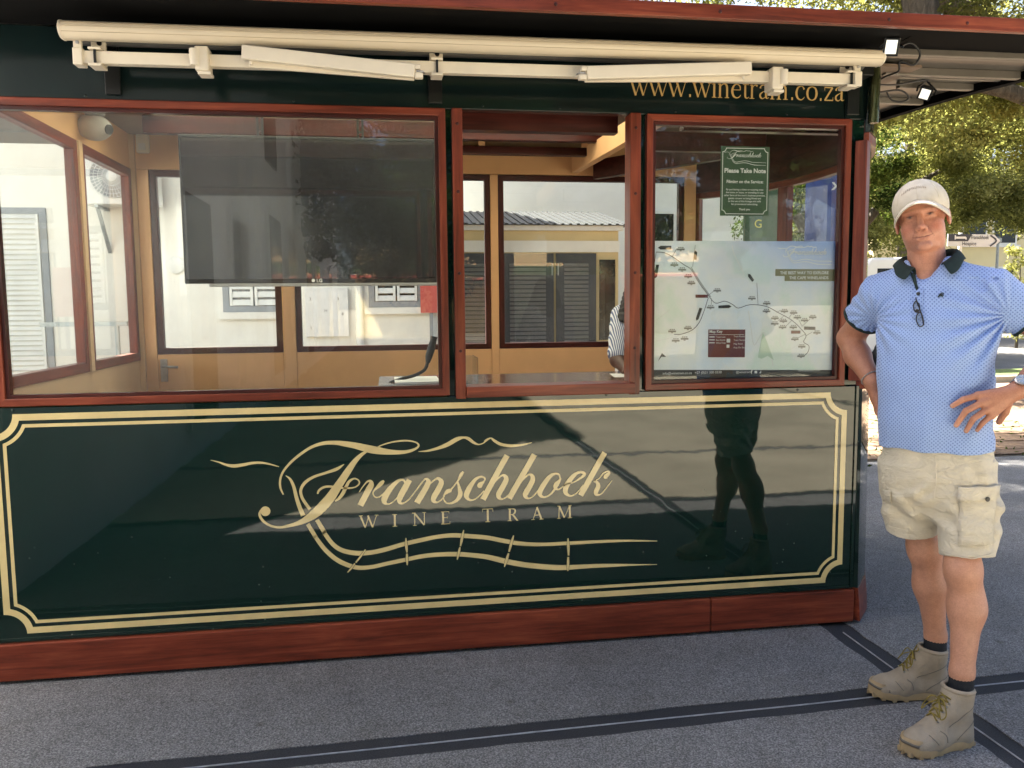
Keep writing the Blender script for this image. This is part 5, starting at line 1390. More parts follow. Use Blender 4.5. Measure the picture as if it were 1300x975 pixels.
U, W_ = (1, 0, 0), (0, 0, 1)


def mtext(t, cx, cy, size, al='LEFT', dy=0.0024, bold=0.0003):
    x, z = mpt(cx, cy)
    text_mb(mb, t, size, (x, PY - dy, z), U, W_, al, bold)


mtext('THE BEST WAY TO EXPLORE', 1150, 243, 0.0178, 'RIGHT')
mtext('THE CAPE WINELANDS', 1150, 275, 0.0178, 'RIGHT')
mtext('Map Key', 394, 622, 0.017)
for k, t in enumerate(('Tram Line', 'Bus Route', 'Wine Stop')):
    mtext(t, 436, 654 + 19 * k, 0.0105, bold=0)
for k, t in enumerate(('Tram Route', 'Tram Terminal', 'Map Point', 'Hop On Stop')):
    mtext(t, 548, 650 + 24 * k, 0.0105, bold=0)
mtext('info@winetram.co.za   +27 (0)21 300 0338', 105, 893, 0.0155, bold=0)
mtext('@winetram', 566, 884, 0.0145, bold=0)
mtext('f', 662, 886, 0.022, bold=0.0008)
mtext('www.winetram.co.za', 968, 872, 0.0125, bold=0)
for k in range(3):
    rect(mb, 394, 645 + 19 * k, 428, 651 + 19 * k, 0.0024)
rect(mb, 504, 660, 526, 684, 0.0024)
rect(mb, 504, 698, 522, 718, 0.0024)
rect(mb, 390, 632, 616, 634, 0.0024)
rect(mb, 686, 868, 702, 884, 0.0024)
rect(mb, 718, 876, 726, 884, 0.0024)
rect(mb, 724, 866, 728, 882, 0.0025)
# the same emblem as on the panel, small, in the blue corner
ox, oz = mpt(838, 112)
k = 0.138
for key in ('flourish', 'rail', 'script'):
    for s in LOGO[key]:
        ribbon(mb, [(ox + (a / 1000 + 0.62) * k, oz + (c_ / 1000 - 0.70) * k, max(w / 1000 * k, 0.0030)) for a, c_, w in s], flat(0.0026), 4)
for ch, bl, br, tl in LOGO['caps']:
    serif(mb, ch, ox + (bl[0] / 1000 + 0.62) * k, oz + (0.565 - 0.70) * k, (br[0] - bl[0]) / 1000 * k / SERIF[ch][0], (tl[1] / 1000 - 0.565) * k, PY - 0.0027)
mb.build('poster_lettering', 'print_white', sheet)

nc = thing('notice_card', 'green notice card with white text stuck on the glass above the map', 'notice', (1.545, 3.4225, 1.868))
cardm = MB().box(1.434, 1.657, 3.4225, 3.4245, 1.866, 2.162).build('card', 'print_green', nc)
mb = MB()
A_ = lining_path(0.0, 0.016, 1.441, 1.650, 1.873, 2.155, 3.4218)
B_ = lining_path(0.0028, 0.016, 1.441, 1.650, 1.873, 2.155, 3.4218)
n = len(A_)
mb.add(A_ + B_, [(i, (i + 1) % n, n + (i + 1) % n, n + i) for i in range(n)])
cy_ = 3.4217


def ntext(t, z, size, bold=0.0003):
    text_mb(mb, t, size, (1.5455, cy_, z), U, W_, 'CENTER', bold)


ntext('Please Take Note', 2.050, 0.0265, 0.0008)
ntext('Filming on the Service:', 2.006, 0.0185, 0.0004)
for k, t in enumerate(('By purchasing a ticket or entering onto', 'the trams or buses, or travelling on any', 'other form of the tram\'s business premises,', 'guests consent to being filmed and', 'to the use of this footage and stills', 'for promotional advertising.')):
    ntext(t, 1.975 - 0.0125 * k, 0.0108, 0.0001)
ntext('Thank you', 1.890, 0.012, 0.0002)
k = 0.105
for key in ('flourish', 'rail', 'script'):
    for s in LOGO[key]:
        ribbon(mb, [(1.5455 + (a / 1000 - 0.25) * k, 2.112 + (c_ / 1000 - 0.62) * k, max(w / 1000 * k, 0.0011)) for a, c_, w in s], lambda x, z: (x, cy_, z), 3)
mb.build('notice_lettering', 'print_white', cardm)
# ------------------------------------------------------------------ signed-distance modelling of the figures
class Field:
    def __init__(self, lo, hi, h):
        self.lo, self.h = np.array(lo, float), h
        self.n = [int(math.ceil((b - a) / h)) + 1 for a, b in zip(lo, hi)]
        self.ax = [self.lo[i] + np.arange(self.n[i]) * h for i in range(3)]
        self.d = np.full(self.n, 0.25, np.float32)

    def _sl(self, lo, hi, pad):
        s = []
        for i in range(3):
            a = int(np.floor((lo[i] - pad - self.lo[i]) / self.h))
            b = int(np.ceil((hi[i] + pad - self.lo[i]) / self.h)) + 1
            s.append(slice(max(a, 0), max(min(b, self.n[i]), 0)))
        return tuple(s)

    def _xyz(self, s):
        return (self.ax[0][s[0]][:, None, None].astype(np.float32), self.ax[1][s[1]][None, :, None].astype(np.float32), self.ax[2][s[2]][None, None, :].astype(np.float32))

    def add(self, prim, k=0.0):
        fn, lo, hi = prim
        s = self._sl(lo, hi, max(k, 0.02) + 3 * self.h)
        if any(q.stop <= q.start for q in s):
            return self
        v = fn(*self._xyz(s))
        a = self.d[s]
        if k > 0:
            g = np.maximum(k - np.abs(a - v), 0)
            self.d[s] = np.minimum(a, v) - g * g / (4 * k)
        else:
            self.d[s] = np.minimum(a, v)
        return self

    def cut(self, prim, k=0.0):
        fn, lo, hi = prim
        s = self._sl(lo, hi, max(k, 0.02) + 3 * self.h)
        v = -fn(*self._xyz(s))
        a = self.d[s]
        if k > 0:
            g = np.maximum(k - np.abs(a - v), 0)
            self.d[s] = np.maximum(a, v) + g * g / (4 * k)
        else:
            self.d[s] = np.maximum(a, v)
        return self

    def warp(self, fn, lo, hi):
        """add a displacement field inside a box"""
        s = self._sl(lo, hi, 0)
        self.d[s] = self.d[s] + fn(*self._xyz(s)).astype(np.float32)
        return self

    def mesh(self):
        d = self.d
        s = d < 0
        nx, ny, nz = d.shape
        cnt = np.zeros((nx - 1, ny - 1, nz - 1), np.int8)
        for i in (0, 1):
            for j in (0, 1):
                for k in (0, 1):
                    cnt += s[i:nx - 1 + i, j:ny - 1 + j, k:nz - 1 + k]
        act = (cnt > 0) & (cnt < 8)
        I, J, K = np.nonzero(act)
        idx = np.full(act.shape, -1, np.int32)
        idx[I, J, K] = np.arange(len(I))
        cv = {}
        for i in (0, 1):
            for j in (0, 1):
                for k in (0, 1):
                    cv[i, j, k] = d[I + i, J + j, K + k]
        acc = np.zeros((len(I), 3))
        num = np.zeros(len(I))
        for a in cv:
            for ax in range(3):
                if a[ax] == 0:
                    b = tuple(1 if q == ax else a[q] for q in range(3))
                    va, vb = cv[a], cv[b]
                    m_ = (va < 0) != (vb < 0)
                    t = np.where(m_, va / np.where(m_, va - vb, 1), 0)
                    for q in range(3):
                        acc[:, q] += np.where(m_, a[q] + (t if q == ax else 0), 0)
                    num += m_
        V = self.lo + (np.stack([I, J, K], 1) + acc / num[:, None]) * self.h
        F = []
        for ax in range(3):
            o = [q for q in range(3) if q != ax]
            sl0 = [slice(None)] * 3
            sl1 = [slice(None)] * 3
            sl0[ax], sl1[ax] = slice(0, -1), slice(1, None)
            a, b = s[tuple(sl0)], s[tuple(sl1)]
            E = np.nonzero(a != b)
            ok = (E[o[0]] > 0) & (E[o[1]] > 0) & (E[o[0]] < act.shape[o[0]]) & (E[o[1]] < act.shape[o[1]])
            E = [e[ok] for e in E]
            inside = a[tuple(E)]
            quad = []
            for du, dv in ((-1, -1), (0, -1), (0, 0), (-1, 0)):
                q = [None] * 3
                q[ax] = E[ax]
                q[o[0]] = E[o[0]] + du
                q[o[1]] = E[o[1]] + dv
                quad.append(idx[tuple(q)])
            Q = np.stack(quad, 1)
            flip = inside if ax != 1 else ~inside
            Q[~flip] = Q[~flip][:, ::-1]
            F.append(Q)
        return V, np.concatenate(F)


def mesh_from(name, V, F, mat, parent, colors=None, smooth_it=0):
    me = bpy.data.meshes.new(name)
    n = len(F)
    me.vertices.add(len(V))
    me.vertices.foreach_set('co', V.astype(np.float32).ravel())
    me.loops.add(4 * n)
    me.loops.foreach_set('vertex_index', F.astype(np.int32).ravel())
    me.polygons.add(n)
    me.polygons.foreach_set('loop_start', (np.arange(n) * 4).astype(np.int32))
    me.polygons.foreach_set('loop_total', np.full(n, 4, np.int32))
    me.update(calc_edges=True)
    if colors is not None:
        at = me.color_attributes.new('skin_tone_shade', 'FLOAT_COLOR', 'POINT')
        at.data.foreach_set('color', np.hstack([colors, np.ones((len(V), 1))]).astype(np.float32).ravel())
    o = link(name, me, mat, parent, smooth=True)
    if smooth_it:
        md = o.modifiers.new('smooth', 'SMOOTH')
        md.iterations = smooth_it
        md.factor = 0.5
    return o


def cone(a, b, ra, rb):
    a, b = np.array(a, float), np.array(b, float)
    r = max(ra, rb)

    def fn(x, y, z):
        ab = b - a
        t = ((x - a[0]) * ab[0] + (y - a[1]) * ab[1] + (z - a[2]) * ab[2]) / (ab @ ab)
        t = np.clip(t, 0, 1)
        return np.sqrt((x - a[0] - t * ab[0]) ** 2 + (y - a[1] - t * ab[1]) ** 2 + (z - a[2] - t * ab[2]) ** 2) - (ra + (rb - ra) * t)
    return fn, np.minimum(a, b) - r, np.maximum(a, b) + r


def cyl(a, b, ra, rb):
    """flat-ended cone"""
    a, b = np.array(a, float), np.array(b, float)
    r = max(ra, rb) * 1.2
    L = np.linalg.norm(b - a)
    u = (b - a) / L

    def fn(x, y, z):
        t = (x - a[0]) * u[0] + (y - a[1]) * u[1] + (z - a[2]) * u[2]
        q = np.sqrt(np.maximum((x - a[0]) ** 2 + (y - a[1]) ** 2 + (z - a[2]) ** 2 - t * t, 0))
        return np.maximum(q - (ra + (rb - ra) * np.clip(t / L, 0, 1)), np.maximum(-t, t - L))
    return fn, np.minimum(a, b) - r, np.maximum(a, b) + r


def ell(c, r, M=None):
    c, r = np.array(c, float), np.array(r, float)
    R_ = r.max()

    def fn(x, y, z):
        p = [x - c[0], y - c[1], z - c[2]]
        if M is not None:
            p = [M[0][i] * p[0] + M[1][i] * p[1] + M[2][i] * p[2] for i in range(3)]
        k0 = np.sqrt((p[0] / r[0]) ** 2 + (p[1] / r[1]) ** 2 + (p[2] / r[2]) ** 2)
        k1 = np.sqrt((p[0] / r[0] ** 2) ** 2 + (p[1] / r[1] ** 2) ** 2 + (p[2] / r[2] ** 2) ** 2)
        return k0 * (k0 - 1) / np.maximum(k1, 1e-6)
    return fn, c - R_, c + R_


def loft(sec, n=2.4, zlo=None, zhi=None):
    """stack of superellipse sections (z, cx, cy, a, b), smoothly interpolated"""
    S = np.array(sec, float)
    zz = np.linspace(S[0, 0], S[-1, 0], 200)
    T = cr_spline(S, 8)
    tab = [np.interp(zz, T[:, 0], T[:, i]) for i in range(1, 5)]
    z0, z1 = S[0, 0], S[-1, 0]

    def fn(x, y, z):
        cx, cy_, a, b = [np.interp(z, zz, t).astype(np.float32) for t in tab]
        q = (np.abs((x - cx) / a) ** n + np.abs((y - cy_) / b) ** n) ** (1 / n)
        return np.maximum((q - 1) * np.minimum(a, b), np.maximum(z0 - z, z - z1))
    m = max(S[:, 3].max(), S[:, 4].max()) + 0.02
    return fn, np.array([S[:, 1].min() - m, S[:, 2].min() - m, z0]), np.array([S[:, 1].max() + m, S[:, 2].max() + m, z1])


def halfspace(p, nrm, lo, hi):
    p, nrm = np.array(p, float), np.array(nrm, float)
    nrm /= np.linalg.norm(nrm)
    return (lambda x, y, z: (x - p[0]) * nrm[0] + (y - p[1]) * nrm[1] + (z - p[2]) * nrm[2]), np.array(lo, float), np.array(hi, float)


# ------------------------------------------------------------------ the man (modelled in his own frame: x to his left, -y ahead, z up)
MAN_AT, MAN_YAW = (1.93, 2.5, 0.0), math.atan2(1.93, 2.5)
man = thing('person', 'man in a beige cap, blue dotted polo shirt, pale cargo shorts and suede boots', 'person', MAN_AT)
man.rotation_euler = (0, 0, -MAN_YAW)
LOCAL_ROOTS.append(man)

# head frame
HC_ = np.array([-0.150, 0.012, 1.770])
tilt, turn, nod = math.radians(9.5), math.radians(-1), math.radians(-2)
HM = np.array(Matrix.Rotation(-tilt, 3, 'Y') @ Matrix.Rotation(turn, 3, 'Z') @ Matrix.Rotation(nod, 3, 'X'))


def hp(x, y, z):
    return HC_ + HM @ np.array([x, y, z])


def hell(c, r):
    return ell(hp(*c), r, HM)


def hcone(a, b, ra, rb):
    return cone(hp(*a), hp(*b), ra, rb)


B = Field((-0.45, -0.21, 0.13), (0.34, 0.24, 1.88), 0.0032)
# torso (under the clothes)
B.add(loft([(0.80, -0.075, 0.0, 0.100, 0.060), (0.87, -0.077, 0.0, 0.140, 0.095), (1.0, -0.08, 0.0, 0.155, 0.115), (1.2, -0.087, 0.0, 0.155, 0.125), (1.4, -0.088, 0.005, 0.170, 0.112), (1.5, -0.095, 0.015, 0.155, 0.092), (1.57, -0.11, 0.025, 0.10, 0.07)]))
B.add(cone((-0.115, 0.03, 1.50), (-0.14, -0.018, 1.51), 0.070, 0.052), 0.03)       # upper chest at the open collar
B.add(cone((-0.122, 0.045, 1.52), (-0.135, 0.034, 1.68), 0.066, 0.058), 0.025)       # neck
B.add(cone((-0.126, 0.006, 1.57), (-0.134, 0.006, 1.64), 0.048, 0.042), 0.015)    # throat
# head
B.add(hell((0, 0.022, 0.030), (0.076, 0.098, 0.085)), 0.02)
B.add(hcone((0, -0.020, 0.002), (0, -0.040, -0.078), 0.064, 0.040), 0.02)
B.add(hell((0, -0.052, 0.030), (0.056, 0.038, 0.034)), 0.02)                           # forehead
for s in (-1, 1):
    B.add(hell((0.038 * s, -0.050, -0.030), (0.026, 0.028, 0.024)), 0.022)            # cheekbone
    B.add(hell((0.034 * s, -0.056, -0.056), (0.022, 0.022, 0.024)), 0.016)            # cheek
    B.add(hell((0.041 * s, -0.008, -0.054), (0.024, 0.040, 0.038)), 0.028)            # jaw
    B.add(hcone((0.007 * s, -0.0865, 0.0175), (0.046 * s, -0.071, 0.0185), 0.0095, 0.0085), 0.008)   # brow
    B.cut(hell((0.0315 * s, -0.0935, 0.0015), (0.019, 0.017, 0.0105)), 0.006)         # eye socket
    B.add(hell((0.0315 * s, -0.0690, 0.0015), (0.0135, 0.0120, 0.0110)), 0.002)       # eyeball
    B.add(hcone((0.0185 * s, -0.0775, 0.0060), (0.0440 * s, -0.0715, 0.0045), 0.0045, 0.0040), 0.003)   # upper lid
    B.add(hcone((0.0190 * s, -0.0775, -0.0060), (0.0430 * s, -0.0725, -0.0050), 0.0038, 0.0035), 0.004)   # lower lid
    B.cut(hcone((0.020 * s, -0.0850, -0.0145), (0.041 * s, -0.0790, -0.0165), 0.0042, 0.0034), 0.005)   # under the eye
    B.add(hell((0.0125 * s, -0.0985, -0.0435), (0.0085, 0.0105, 0.0080)), 0.004)      # nostril wing
    B.cut(hell((0.0075 * s, -0.1040, -0.0500), (0.0040, 0.0050, 0.0030)), 0.002)      # nostril
    B.cut(hcone((0.0200 * s, -0.0950, -0.0440), (0.0335 * s, -0.0850, -0.0740), 0.0046, 0.0040), 0.005)   # fold beside the mouth
    B.add(hell((0.081 * s, 0.016, -0.006), (0.008, 0.020, 0.030)), 0.006)             # ear
    B.cut(hell((0.089 * s, 0.010, -0.008), (0.006, 0.010, 0.018)), 0.003)
B.add(hcone((0, -0.0860, 0.0080), (0, -0.1080, -0.0360), 0.0075, 0.0110), 0.007)       # nose
B.add(hell((0, -0.1090, -0.0400), (0.0120, 0.0115, 0.0105)), 0.004)
B.add(hell((0, -0.0740, -0.0640), (0.0300, 0.0195, 0.0210)), 0.018)                    # muzzle
B.add(hcone((-0.018, -0.0880, -0.0655), (0.018, -0.0880, -0.0650), 0.0042, 0.0042), 0.006)   # upper lip
B.add(hcone((-0.016, -0.0880, -0.0775), (0.016, -0.0880, -0.0770), 0.0050, 0.0048), 0.006)   # lower lip
B.cut(hcone((-0.0300, -0.0870, -0.0672), (0.0, -0.0960, -0.0720), 0.0026, 0.0022), 0.002)   # mouth line, lifted at the corners
B.cut(hcone((0.0, -0.0960, -0.0720), (0.0310, -0.0865, -0.0662), 0.0022, 0.0026), 0.002)
B.cut(hcone((-0.014, -0.0930, -0.0890), (0.014, -0.0930, -0.0885), 0.0040, 0.0040), 0.006)
B.add(hell((0, -0.0760, -0.1010), (0.0230, 0.0195, 0.0165)), 0.010)                    # chin
B.add(hell((0.003, -0.026, -0.100), (0.038, 0.040, 0.016)), 0.012)                      # under the chin
# arm at the left of the picture (his right): elbow out and back, hand on hip
SH, EL, WR = (-0.262, 0.035, 1.52), (-0.385, 0.165, 1.352), (-0.289, 0.035, 1.200)
B.add(cone(SH, EL, 0.056, 0.045), 0.02)
B.add(cone(EL, (-0.352, 0.118, 1.29), 0.043, 0.046), 0.02)
B.add(cone((-0.352, 0.118, 1.29), WR, 0.045, 0.029), 0.02)
B.add(cone(WR, (-0.272, 0.035, 1.14), 0.028, 0.024), 0.015)
B.add(ell((-0.268, 0.045, 1.125), (0.018, 0.042, 0.05)), 0.012)
for q, (dy, l) in enumerate(((0.070, 0.06), (0.045, 0.075), (0.020, 0.075), (-0.004, 0.065))):
    B.add(cone((-0.265, dy, 1.10), (-0.254, dy + 0.004, 1.10 - l * 0.55), 0.0095, 0.009), 0.006)
    B.add(cone((-0.254, dy + 0.004, 1.10 - l * 0.55), (-0.240, dy + 0.01, 1.10 - l), 0.009, 0.0075), 0.004)
B.add(cone((-0.268, 0.075, 1.15), (-0.250, 0.105, 1.12), 0.012, 0.009), 0.008)
# arm at the right (his left): elbow out of frame, hand spread on the hip
SH, EL, WR = (0.055, 0.0, 1.525), (0.276, 0.03, 1.348), (0.150, -0.125, 1.205)
B.add(cone(SH, EL, 0.056, 0.045), 0.02)
B.add(cone(EL, (0.238, -0.02, 1.30), 0.043, 0.045), 0.02)
B.add(cone((0.238, -0.02, 1.30), WR, 0.044, 0.029), 0.02)
KN = [(0.041, -0.158, 1.186), (0.052, -0.164, 1.164), (0.066, -0.161, 1.142), (0.080, -0.152, 1.124)]
PP = [(-0.001, -0.168, 1.172), (0.008, -0.174, 1.136), (0.030, -0.173, 1.112), (0.056, -0.161, 1.098)]
TP = [(-0.031, -0.163, 1.149), (-0.018, -0.168, 1.087), (0.011, -0.167, 1.070), (0.042, -0.155, 1.073)]
for q in range(4):
    w = (0.0098, 0.0100, 0.0096, 0.0085)[q]
    B.add(cone(WR, KN[q], 0.021, 0.0125), 0.012)
    B.add(ell(KN[q], (0.0125, 0.0115, 0.0125)), 0.006)
for q in range(4):
    w = (0.0098, 0.0100, 0.0096, 0.0085)[q]
    B.add(cone(KN[q], PP[q], w + 0.0012, w), 0.004)
    B.add(cone(PP[q], TP[q], w, w - 0.0018), 0.0025)
B.add(cone((0.128, -0.120, 1.180), (0.118, -0.100, 1.130), 0.016, 0.013), 0.012)       # thumb, hooked behind the hip
B.add(cone((0.118, -0.100, 1.130), (0.104, -0.085, 1.095), 0.0125, 0.010), 0.006)
# legs
def leg(hip, knee, calf, ank, foot):
    B.add(cone(hip, knee, 0.068, 0.050), 0.03)
    B.add(ell((knee[0], knee[1] - 0.012, knee[2]), (0.050, 0.052, 0.060)), 0.03)
    B.add(cone(knee, calf, 0.050, 0.053), 0.03)
    B.add(ell((calf[0], calf[1] + 0.022, calf[2] + 0.01), (0.050, 0.042, 0.085)), 0.04)
    B.add(cone(calf, ank, 0.050, 0.036), 0.03)
    B.add(cone(ank, foot, 0.036, 0.034), 0.02)


leg((-0.155, 0.03, 0.85), (-0.103, 0.088, 0.600), (-0.080, 0.12, 0.455), (-0.057, 0.168, 0.25), (-0.055, 0.172, 0.13))
leg((0.005, -0.01, 0.85), (0.020, -0.088, 0.590), (0.037, -0.09, 0.455), (0.031, -0.128, 0.25), (0.028, -0.130, 0.13))
V, F = B.mesh()
# skin tone: ruddier face, darker forearms, paler shins, lips, brows, eye line; shade painted in sockets and creases
P = (V - HC_) @ HM
col = np.tile(np.array([0.56, 0.275, 0.175]), (len(V), 1))


def blend(mask, c):
    global col
    m_ = np.clip(mask, 0, 1)[:, None]
    col = col * (1 - m_) + np.array(c) * m_


def blob(p, c, r):
    return 1.4 - np.sqrt((((p - np.array(c)) / np.array(r)) ** 2).sum(1)) * 1.4


head = np.clip((V[:, 2] - 1.60) / 0.05, 0, 1)
blend(head * 0.9, (0.54, 0.26, 0.178))
for s in (-1, 1):
    blend(head * blob(P, (0.045 * s, -0.07, -0.04), (0.030, 0.03, 0.025)) * 0.6, (0.50, 0.165, 0.105))
    blend(head * blob(P, (0.022 * s, -0.088, 0.0235), (0.014, 0.02, 0.0048)) * 0.6, (0.26, 0.15, 0.10))
    blend(head * blob(P, (0.040 * s, -0.082, 0.0210), (0.013, 0.02, 0.0045)) * 0.6, (0.26, 0.15, 0.10))          # thin brows
    blend(head * blob(P, (0.0300 * s, -0.078, 0.006), (0.0220, 0.016, 0.0125)) * 0.55, (0.33, 0.135, 0.09))  # socket darkened, brow shade painted into the skin
    blend(head * blob(P, (0.0315 * s, -0.081, 0.0005), (0.0120, 0.014, 0.0040)), (0.40, 0.29, 0.25))               # eye white, dulled by painted brow shade
    blend(head * blob(P, (0.0300 * s, -0.083, 0.0010), (0.0062, 0.014, 0.0055)), (0.022, 0.026, 0.034))              # iris
    blend(head * blob(P, (0.0315 * s, -0.081, 0.0042), (0.0165, 0.014, 0.0028)) * 1.0, (0.09, 0.04, 0.03))        # lash line
    blend(head * blob(P, (0.0320 * s, -0.083, -0.0135), (0.0150, 0.014, 0.0035)) * 0.6, (0.33, 0.13, 0.09))  # shade painted under the eye
    blend(head * blob(P, (0.076 * s, 0.025, 0.008), (0.012, 0.03, 0.026)) * 0.7, (0.40, 0.36, 0.33))               # grey sideburns
    blend(head * blob(P, (0.0075 * s, -0.104, -0.0490), (0.0045, 0.007, 0.0030)), (0.10, 0.035, 0.03))             # nostril shade painted in
    for q in range(5):
        f_ = q / 4
        blend(head * blob(P, ((0.0205 + 0.0125 * f_) * s, -0.092 + 0.008 * f_, -0.046 - 0.027 * f_), (0.0035, 0.012, 0.005)) * 0.75, (0.29, 0.105, 0.07))  # shade painted along the fold beside the mouth
blend(head * blob(P, (0, -0.11, -0.04), (0.016, 0.015, 0.014)) * 0.5, (0.52, 0.165, 0.115))
blend(head * blob(P, (0, -0.100, -0.0525), (0.016, 0.014, 0.0030)) * 0.7, (0.25, 0.09, 0.06))  # shade painted under the nose
for q in range(-7, 8):
    blend(head * blob(P, (q * 0.0042, -0.092, -0.0718 + 0.0000056 * (q * 4.2) ** 2 + 0.00007 * q), (0.0034, 0.016, 0.0026)) * 0.95, (0.13, 0.045, 0.035))  # mouth line darkened with painted shade
blend(head * blob(P, (0, -0.09, -0.0775), (0.016, 0.02, 0.0045)) * 0.7, (0.46, 0.165, 0.13))
blend(head * blob(P, (0, -0.06, -0.09), (0.055, 0.06, 0.03)) * 0.4, (0.40, 0.215, 0.155))
for q, zz in enumerate((0.040, 0.052)):
    blend(head * blob(P, (0.0, -0.085, zz), (0.040, 0.03, 0.0016)) * 0.45, (0.36, 0.15, 0.10))  # shade painted into the forehead creases
for s in (-1, 1):
    for dz in (-0.006, 0.0, 0.006):
        blend(head * blob(P, (0.053 * s, -0.066, dz), (0.0075, 0.014, 0.0013)) * 0.5, (0.34, 0.14, 0.095))  # crow's feet drawn as painted crease shade
for zz in (1.615, 1.592):
    blend(blob(V, (-0.13, -0.03, zz), (0.05, 0.05, 0.0022)) * 0.4, (0.36, 0.15, 0.10))  # shade painted into the neck creases
fore = ((V[:, 0] < -0.24) | (V[:, 0] > 0.0)) & (V[:, 2] > 0.99) & (V[:, 2] < 1.48)
blend(fore * 0.85, (0.44, 0.205, 0.13))
blend((V[:, 2] < 0.75) * 0.8, (0.60, 0.325, 0.22))
for t in TP:
    blend(blob(V, (t[0] - 0.002, t[1] - 0.006, t[2] + 0.001), (0.006, 0.006, 0.007)) * 0.8, (0.66, 0.45, 0.36))
m, nt, b = node_mat('skin')
at = nt.nodes.new('ShaderNodeAttribute')
at.attribute_name = 'skin_tone_shade'
vv = mapped(nt, (1, 1, 1))
mot = ramp(nt, noise(nt, vv, 45, 4, 0.6), [(0.3, (0.93, 0.89, 0.88)), (0.7, (1.04, 1.02, 1.01))])
mot = mixc(nt, 1.0, mot, ramp(nt, noise(nt, vv, 210, 3, 0.7), [(0.3, (0.86, 0.82, 0.80)), (0.65, (1.05, 1.04, 1.04))]), 'MULTIPLY')
nt.links.new(mixc(nt, 1.0, at.outputs['Color'], mot, 'MULTIPLY'), b.inputs['Base Color'])
b.inputs['Roughness'].default_value = 0.48
b.inputs['Subsurface Weight'].default_value = 0.0
b.inputs['Subsurface Radius'].default_value = (0.012, 0.005, 0.003)
b.inputs['Subsurface Scale'].default_value = 1.0
bump(nt, b, noise(nt, vv, 130, 5, 0.7), 0.3, 0.0015)
mesh_from('body', V, F, 'skin', man, col, 0)

# polo shirt -------------------------------------------------------------
S = Field((-0.44, -0.24, 0.97), (0.27, 0.25, 1.70), 0.004)
S.add(loft([(0.985, -0.076, -0.002, 0.180, 0.140), (1.08, -0.084, -0.006, 0.178, 0.150), (1.20, -0.090, -0.006, 0.181, 0.152), (1.32, -0.088, -0.002, 0.187, 0.144), (1.42, -0.086, 0.004, 0.192, 0.130), (1.49, -0.092, 0.012, 0.182, 0.112), (1.55, -0.103, 0.02, 0.135, 0.092), (1.60, -0.115, 0.028, 0.088, 0.075), (1.635, -0.120, 0.032, 0.070, 0.066)], 2.5))
S.add(cone((-0.19, 0.025, 1.545), (-0.262, 0.035, 1.525), 0.066, 0.068), 0.05)
S.add(cone((-0.04, 0.015, 1.555), (0.055, 0.005, 1.530), 0.066, 0.068), 0.05)
SL0, SL1 = np.array((-0.262, 0.035, 1.525)), np.array((-0.338, 0.112, 1.425))
SR0, SR1 = np.array((0.055, 0.005, 1.530)), np.array((0.185, 0.018, 1.428))
S.add(cyl(SL0, SL1, 0.072, 0.069), 0.03)
S.add(cyl(SR0, SR1, 0.074, 0.071), 0.03)
uL, uR = (SL1 - SL0) / np.linalg.norm(SL1 - SL0), (SR1 - SR0) / np.linalg.norm(SR1 - SR0)


def folds(x, y, z):
    # soft drape folds: pull lines from the raised arms towards the waist, and a loose lower front
    dR = np.sqrt((x - 0.12) ** 2 + (z - 1.44) ** 2) + 0 * y
    aR = np.arctan2(z - 1.44, x - 0.12)
    fR = np.sin(aR * 17.0 + 3.0 * dR) * np.exp(-((dR - 0.11) / 0.11) ** 2) * 0.0075 * np.clip((0.135 - x) / 0.05, 0, 1)
    dL = np.sqrt((x + 0.29) ** 2 + (z - 1.43) ** 2)
    aL = np.arctan2(z - 1.43, x + 0.29)
    fL = np.sin(aL * 15.0) * np.exp(-((dL - 0.08) / 0.07) ** 2) * 0.0032
    low = np.clip((1.30 - z) / 0.25, 0, 1)
    v1 = np.sin(x * 46 + 9 * z + 2.0 * np.sin(z * 9)) * 0.0034 * low
    v2 = np.sin(z * 38 + x * 21 + 1.5 * np.sin(x * 14)) * 0.0016 * np.clip((1.40 - z) / 0.1, 0, 1)
    hip = np.sin((x * 0.9 - z * 0.9) * 70) * 0.0034 * np.exp(-((x - 0.05) / 0.07) ** 2 - ((z - 1.08) / 0.08) ** 2)
    return fR + fL + v1 + v2 + hip


S.warp(folds, (-0.44, -0.24, 0.97), (0.27, 0.25, 1.56))
# open collar and hollow sleeve ends
S.cut(cone((-0.125, 0.02, 1.72), (-0.125, 0.03, 1.60), 0.074, 0.066), 0.006)
S.cut(cone((-0.128, 0.0, 1.69), (-0.136, -0.062, 1.610), 0.074, 0.047), 0.004)
S.cut(cone((-0.136, -0.062, 1.610), (-0.148, -0.098, 1.535), 0.047, 0.008), 0.004)
S.cut(cyl(SL1 - uL * 0.05, SL1 + uL * 0.03, 0.060, 0.062))
S.cut(cyl(SR1 - uR * 0.05, SR1 + uR * 0.03, 0.062, 0.064))
m, nt, b = node_mat('polo_cloth')
tc = nt.nodes.new('ShaderNodeTexCoord')
sp = nt.nodes.new('ShaderNodeSeparateXYZ')
nt.links.new(tc.outputs['Object'], sp.inputs[0])
cb = nt.nodes.new('ShaderNodeCombineXYZ')
wv = noise(nt, tc.outputs['Object'], 5.0, 2)
nt.links.new(mathn(nt, 'ADD', sp.outputs[0], mathn(nt, 'MULTIPLY', wv, 0.03)), cb.inputs[0])
nt.links.new(mathn(nt, 'SUBTRACT', sp.outputs[2], mathn(nt, 'MULTIPLY', wv, 0.03)), cb.inputs[1])
mp_ = nt.nodes.new('ShaderNodeMapping')
mp_.inputs['Rotation'].default_value = (0, 0, math.radians(45))
nt.links.new(cb.outputs[0], mp_.inputs['Vector'])
vo = nt.nodes.new('ShaderNodeTexVoronoi')
vo.voronoi_dimensions = '2D'
vo.inputs['Scale'].default_value = 112
vo.inputs['Randomness'].default_value = 0.0
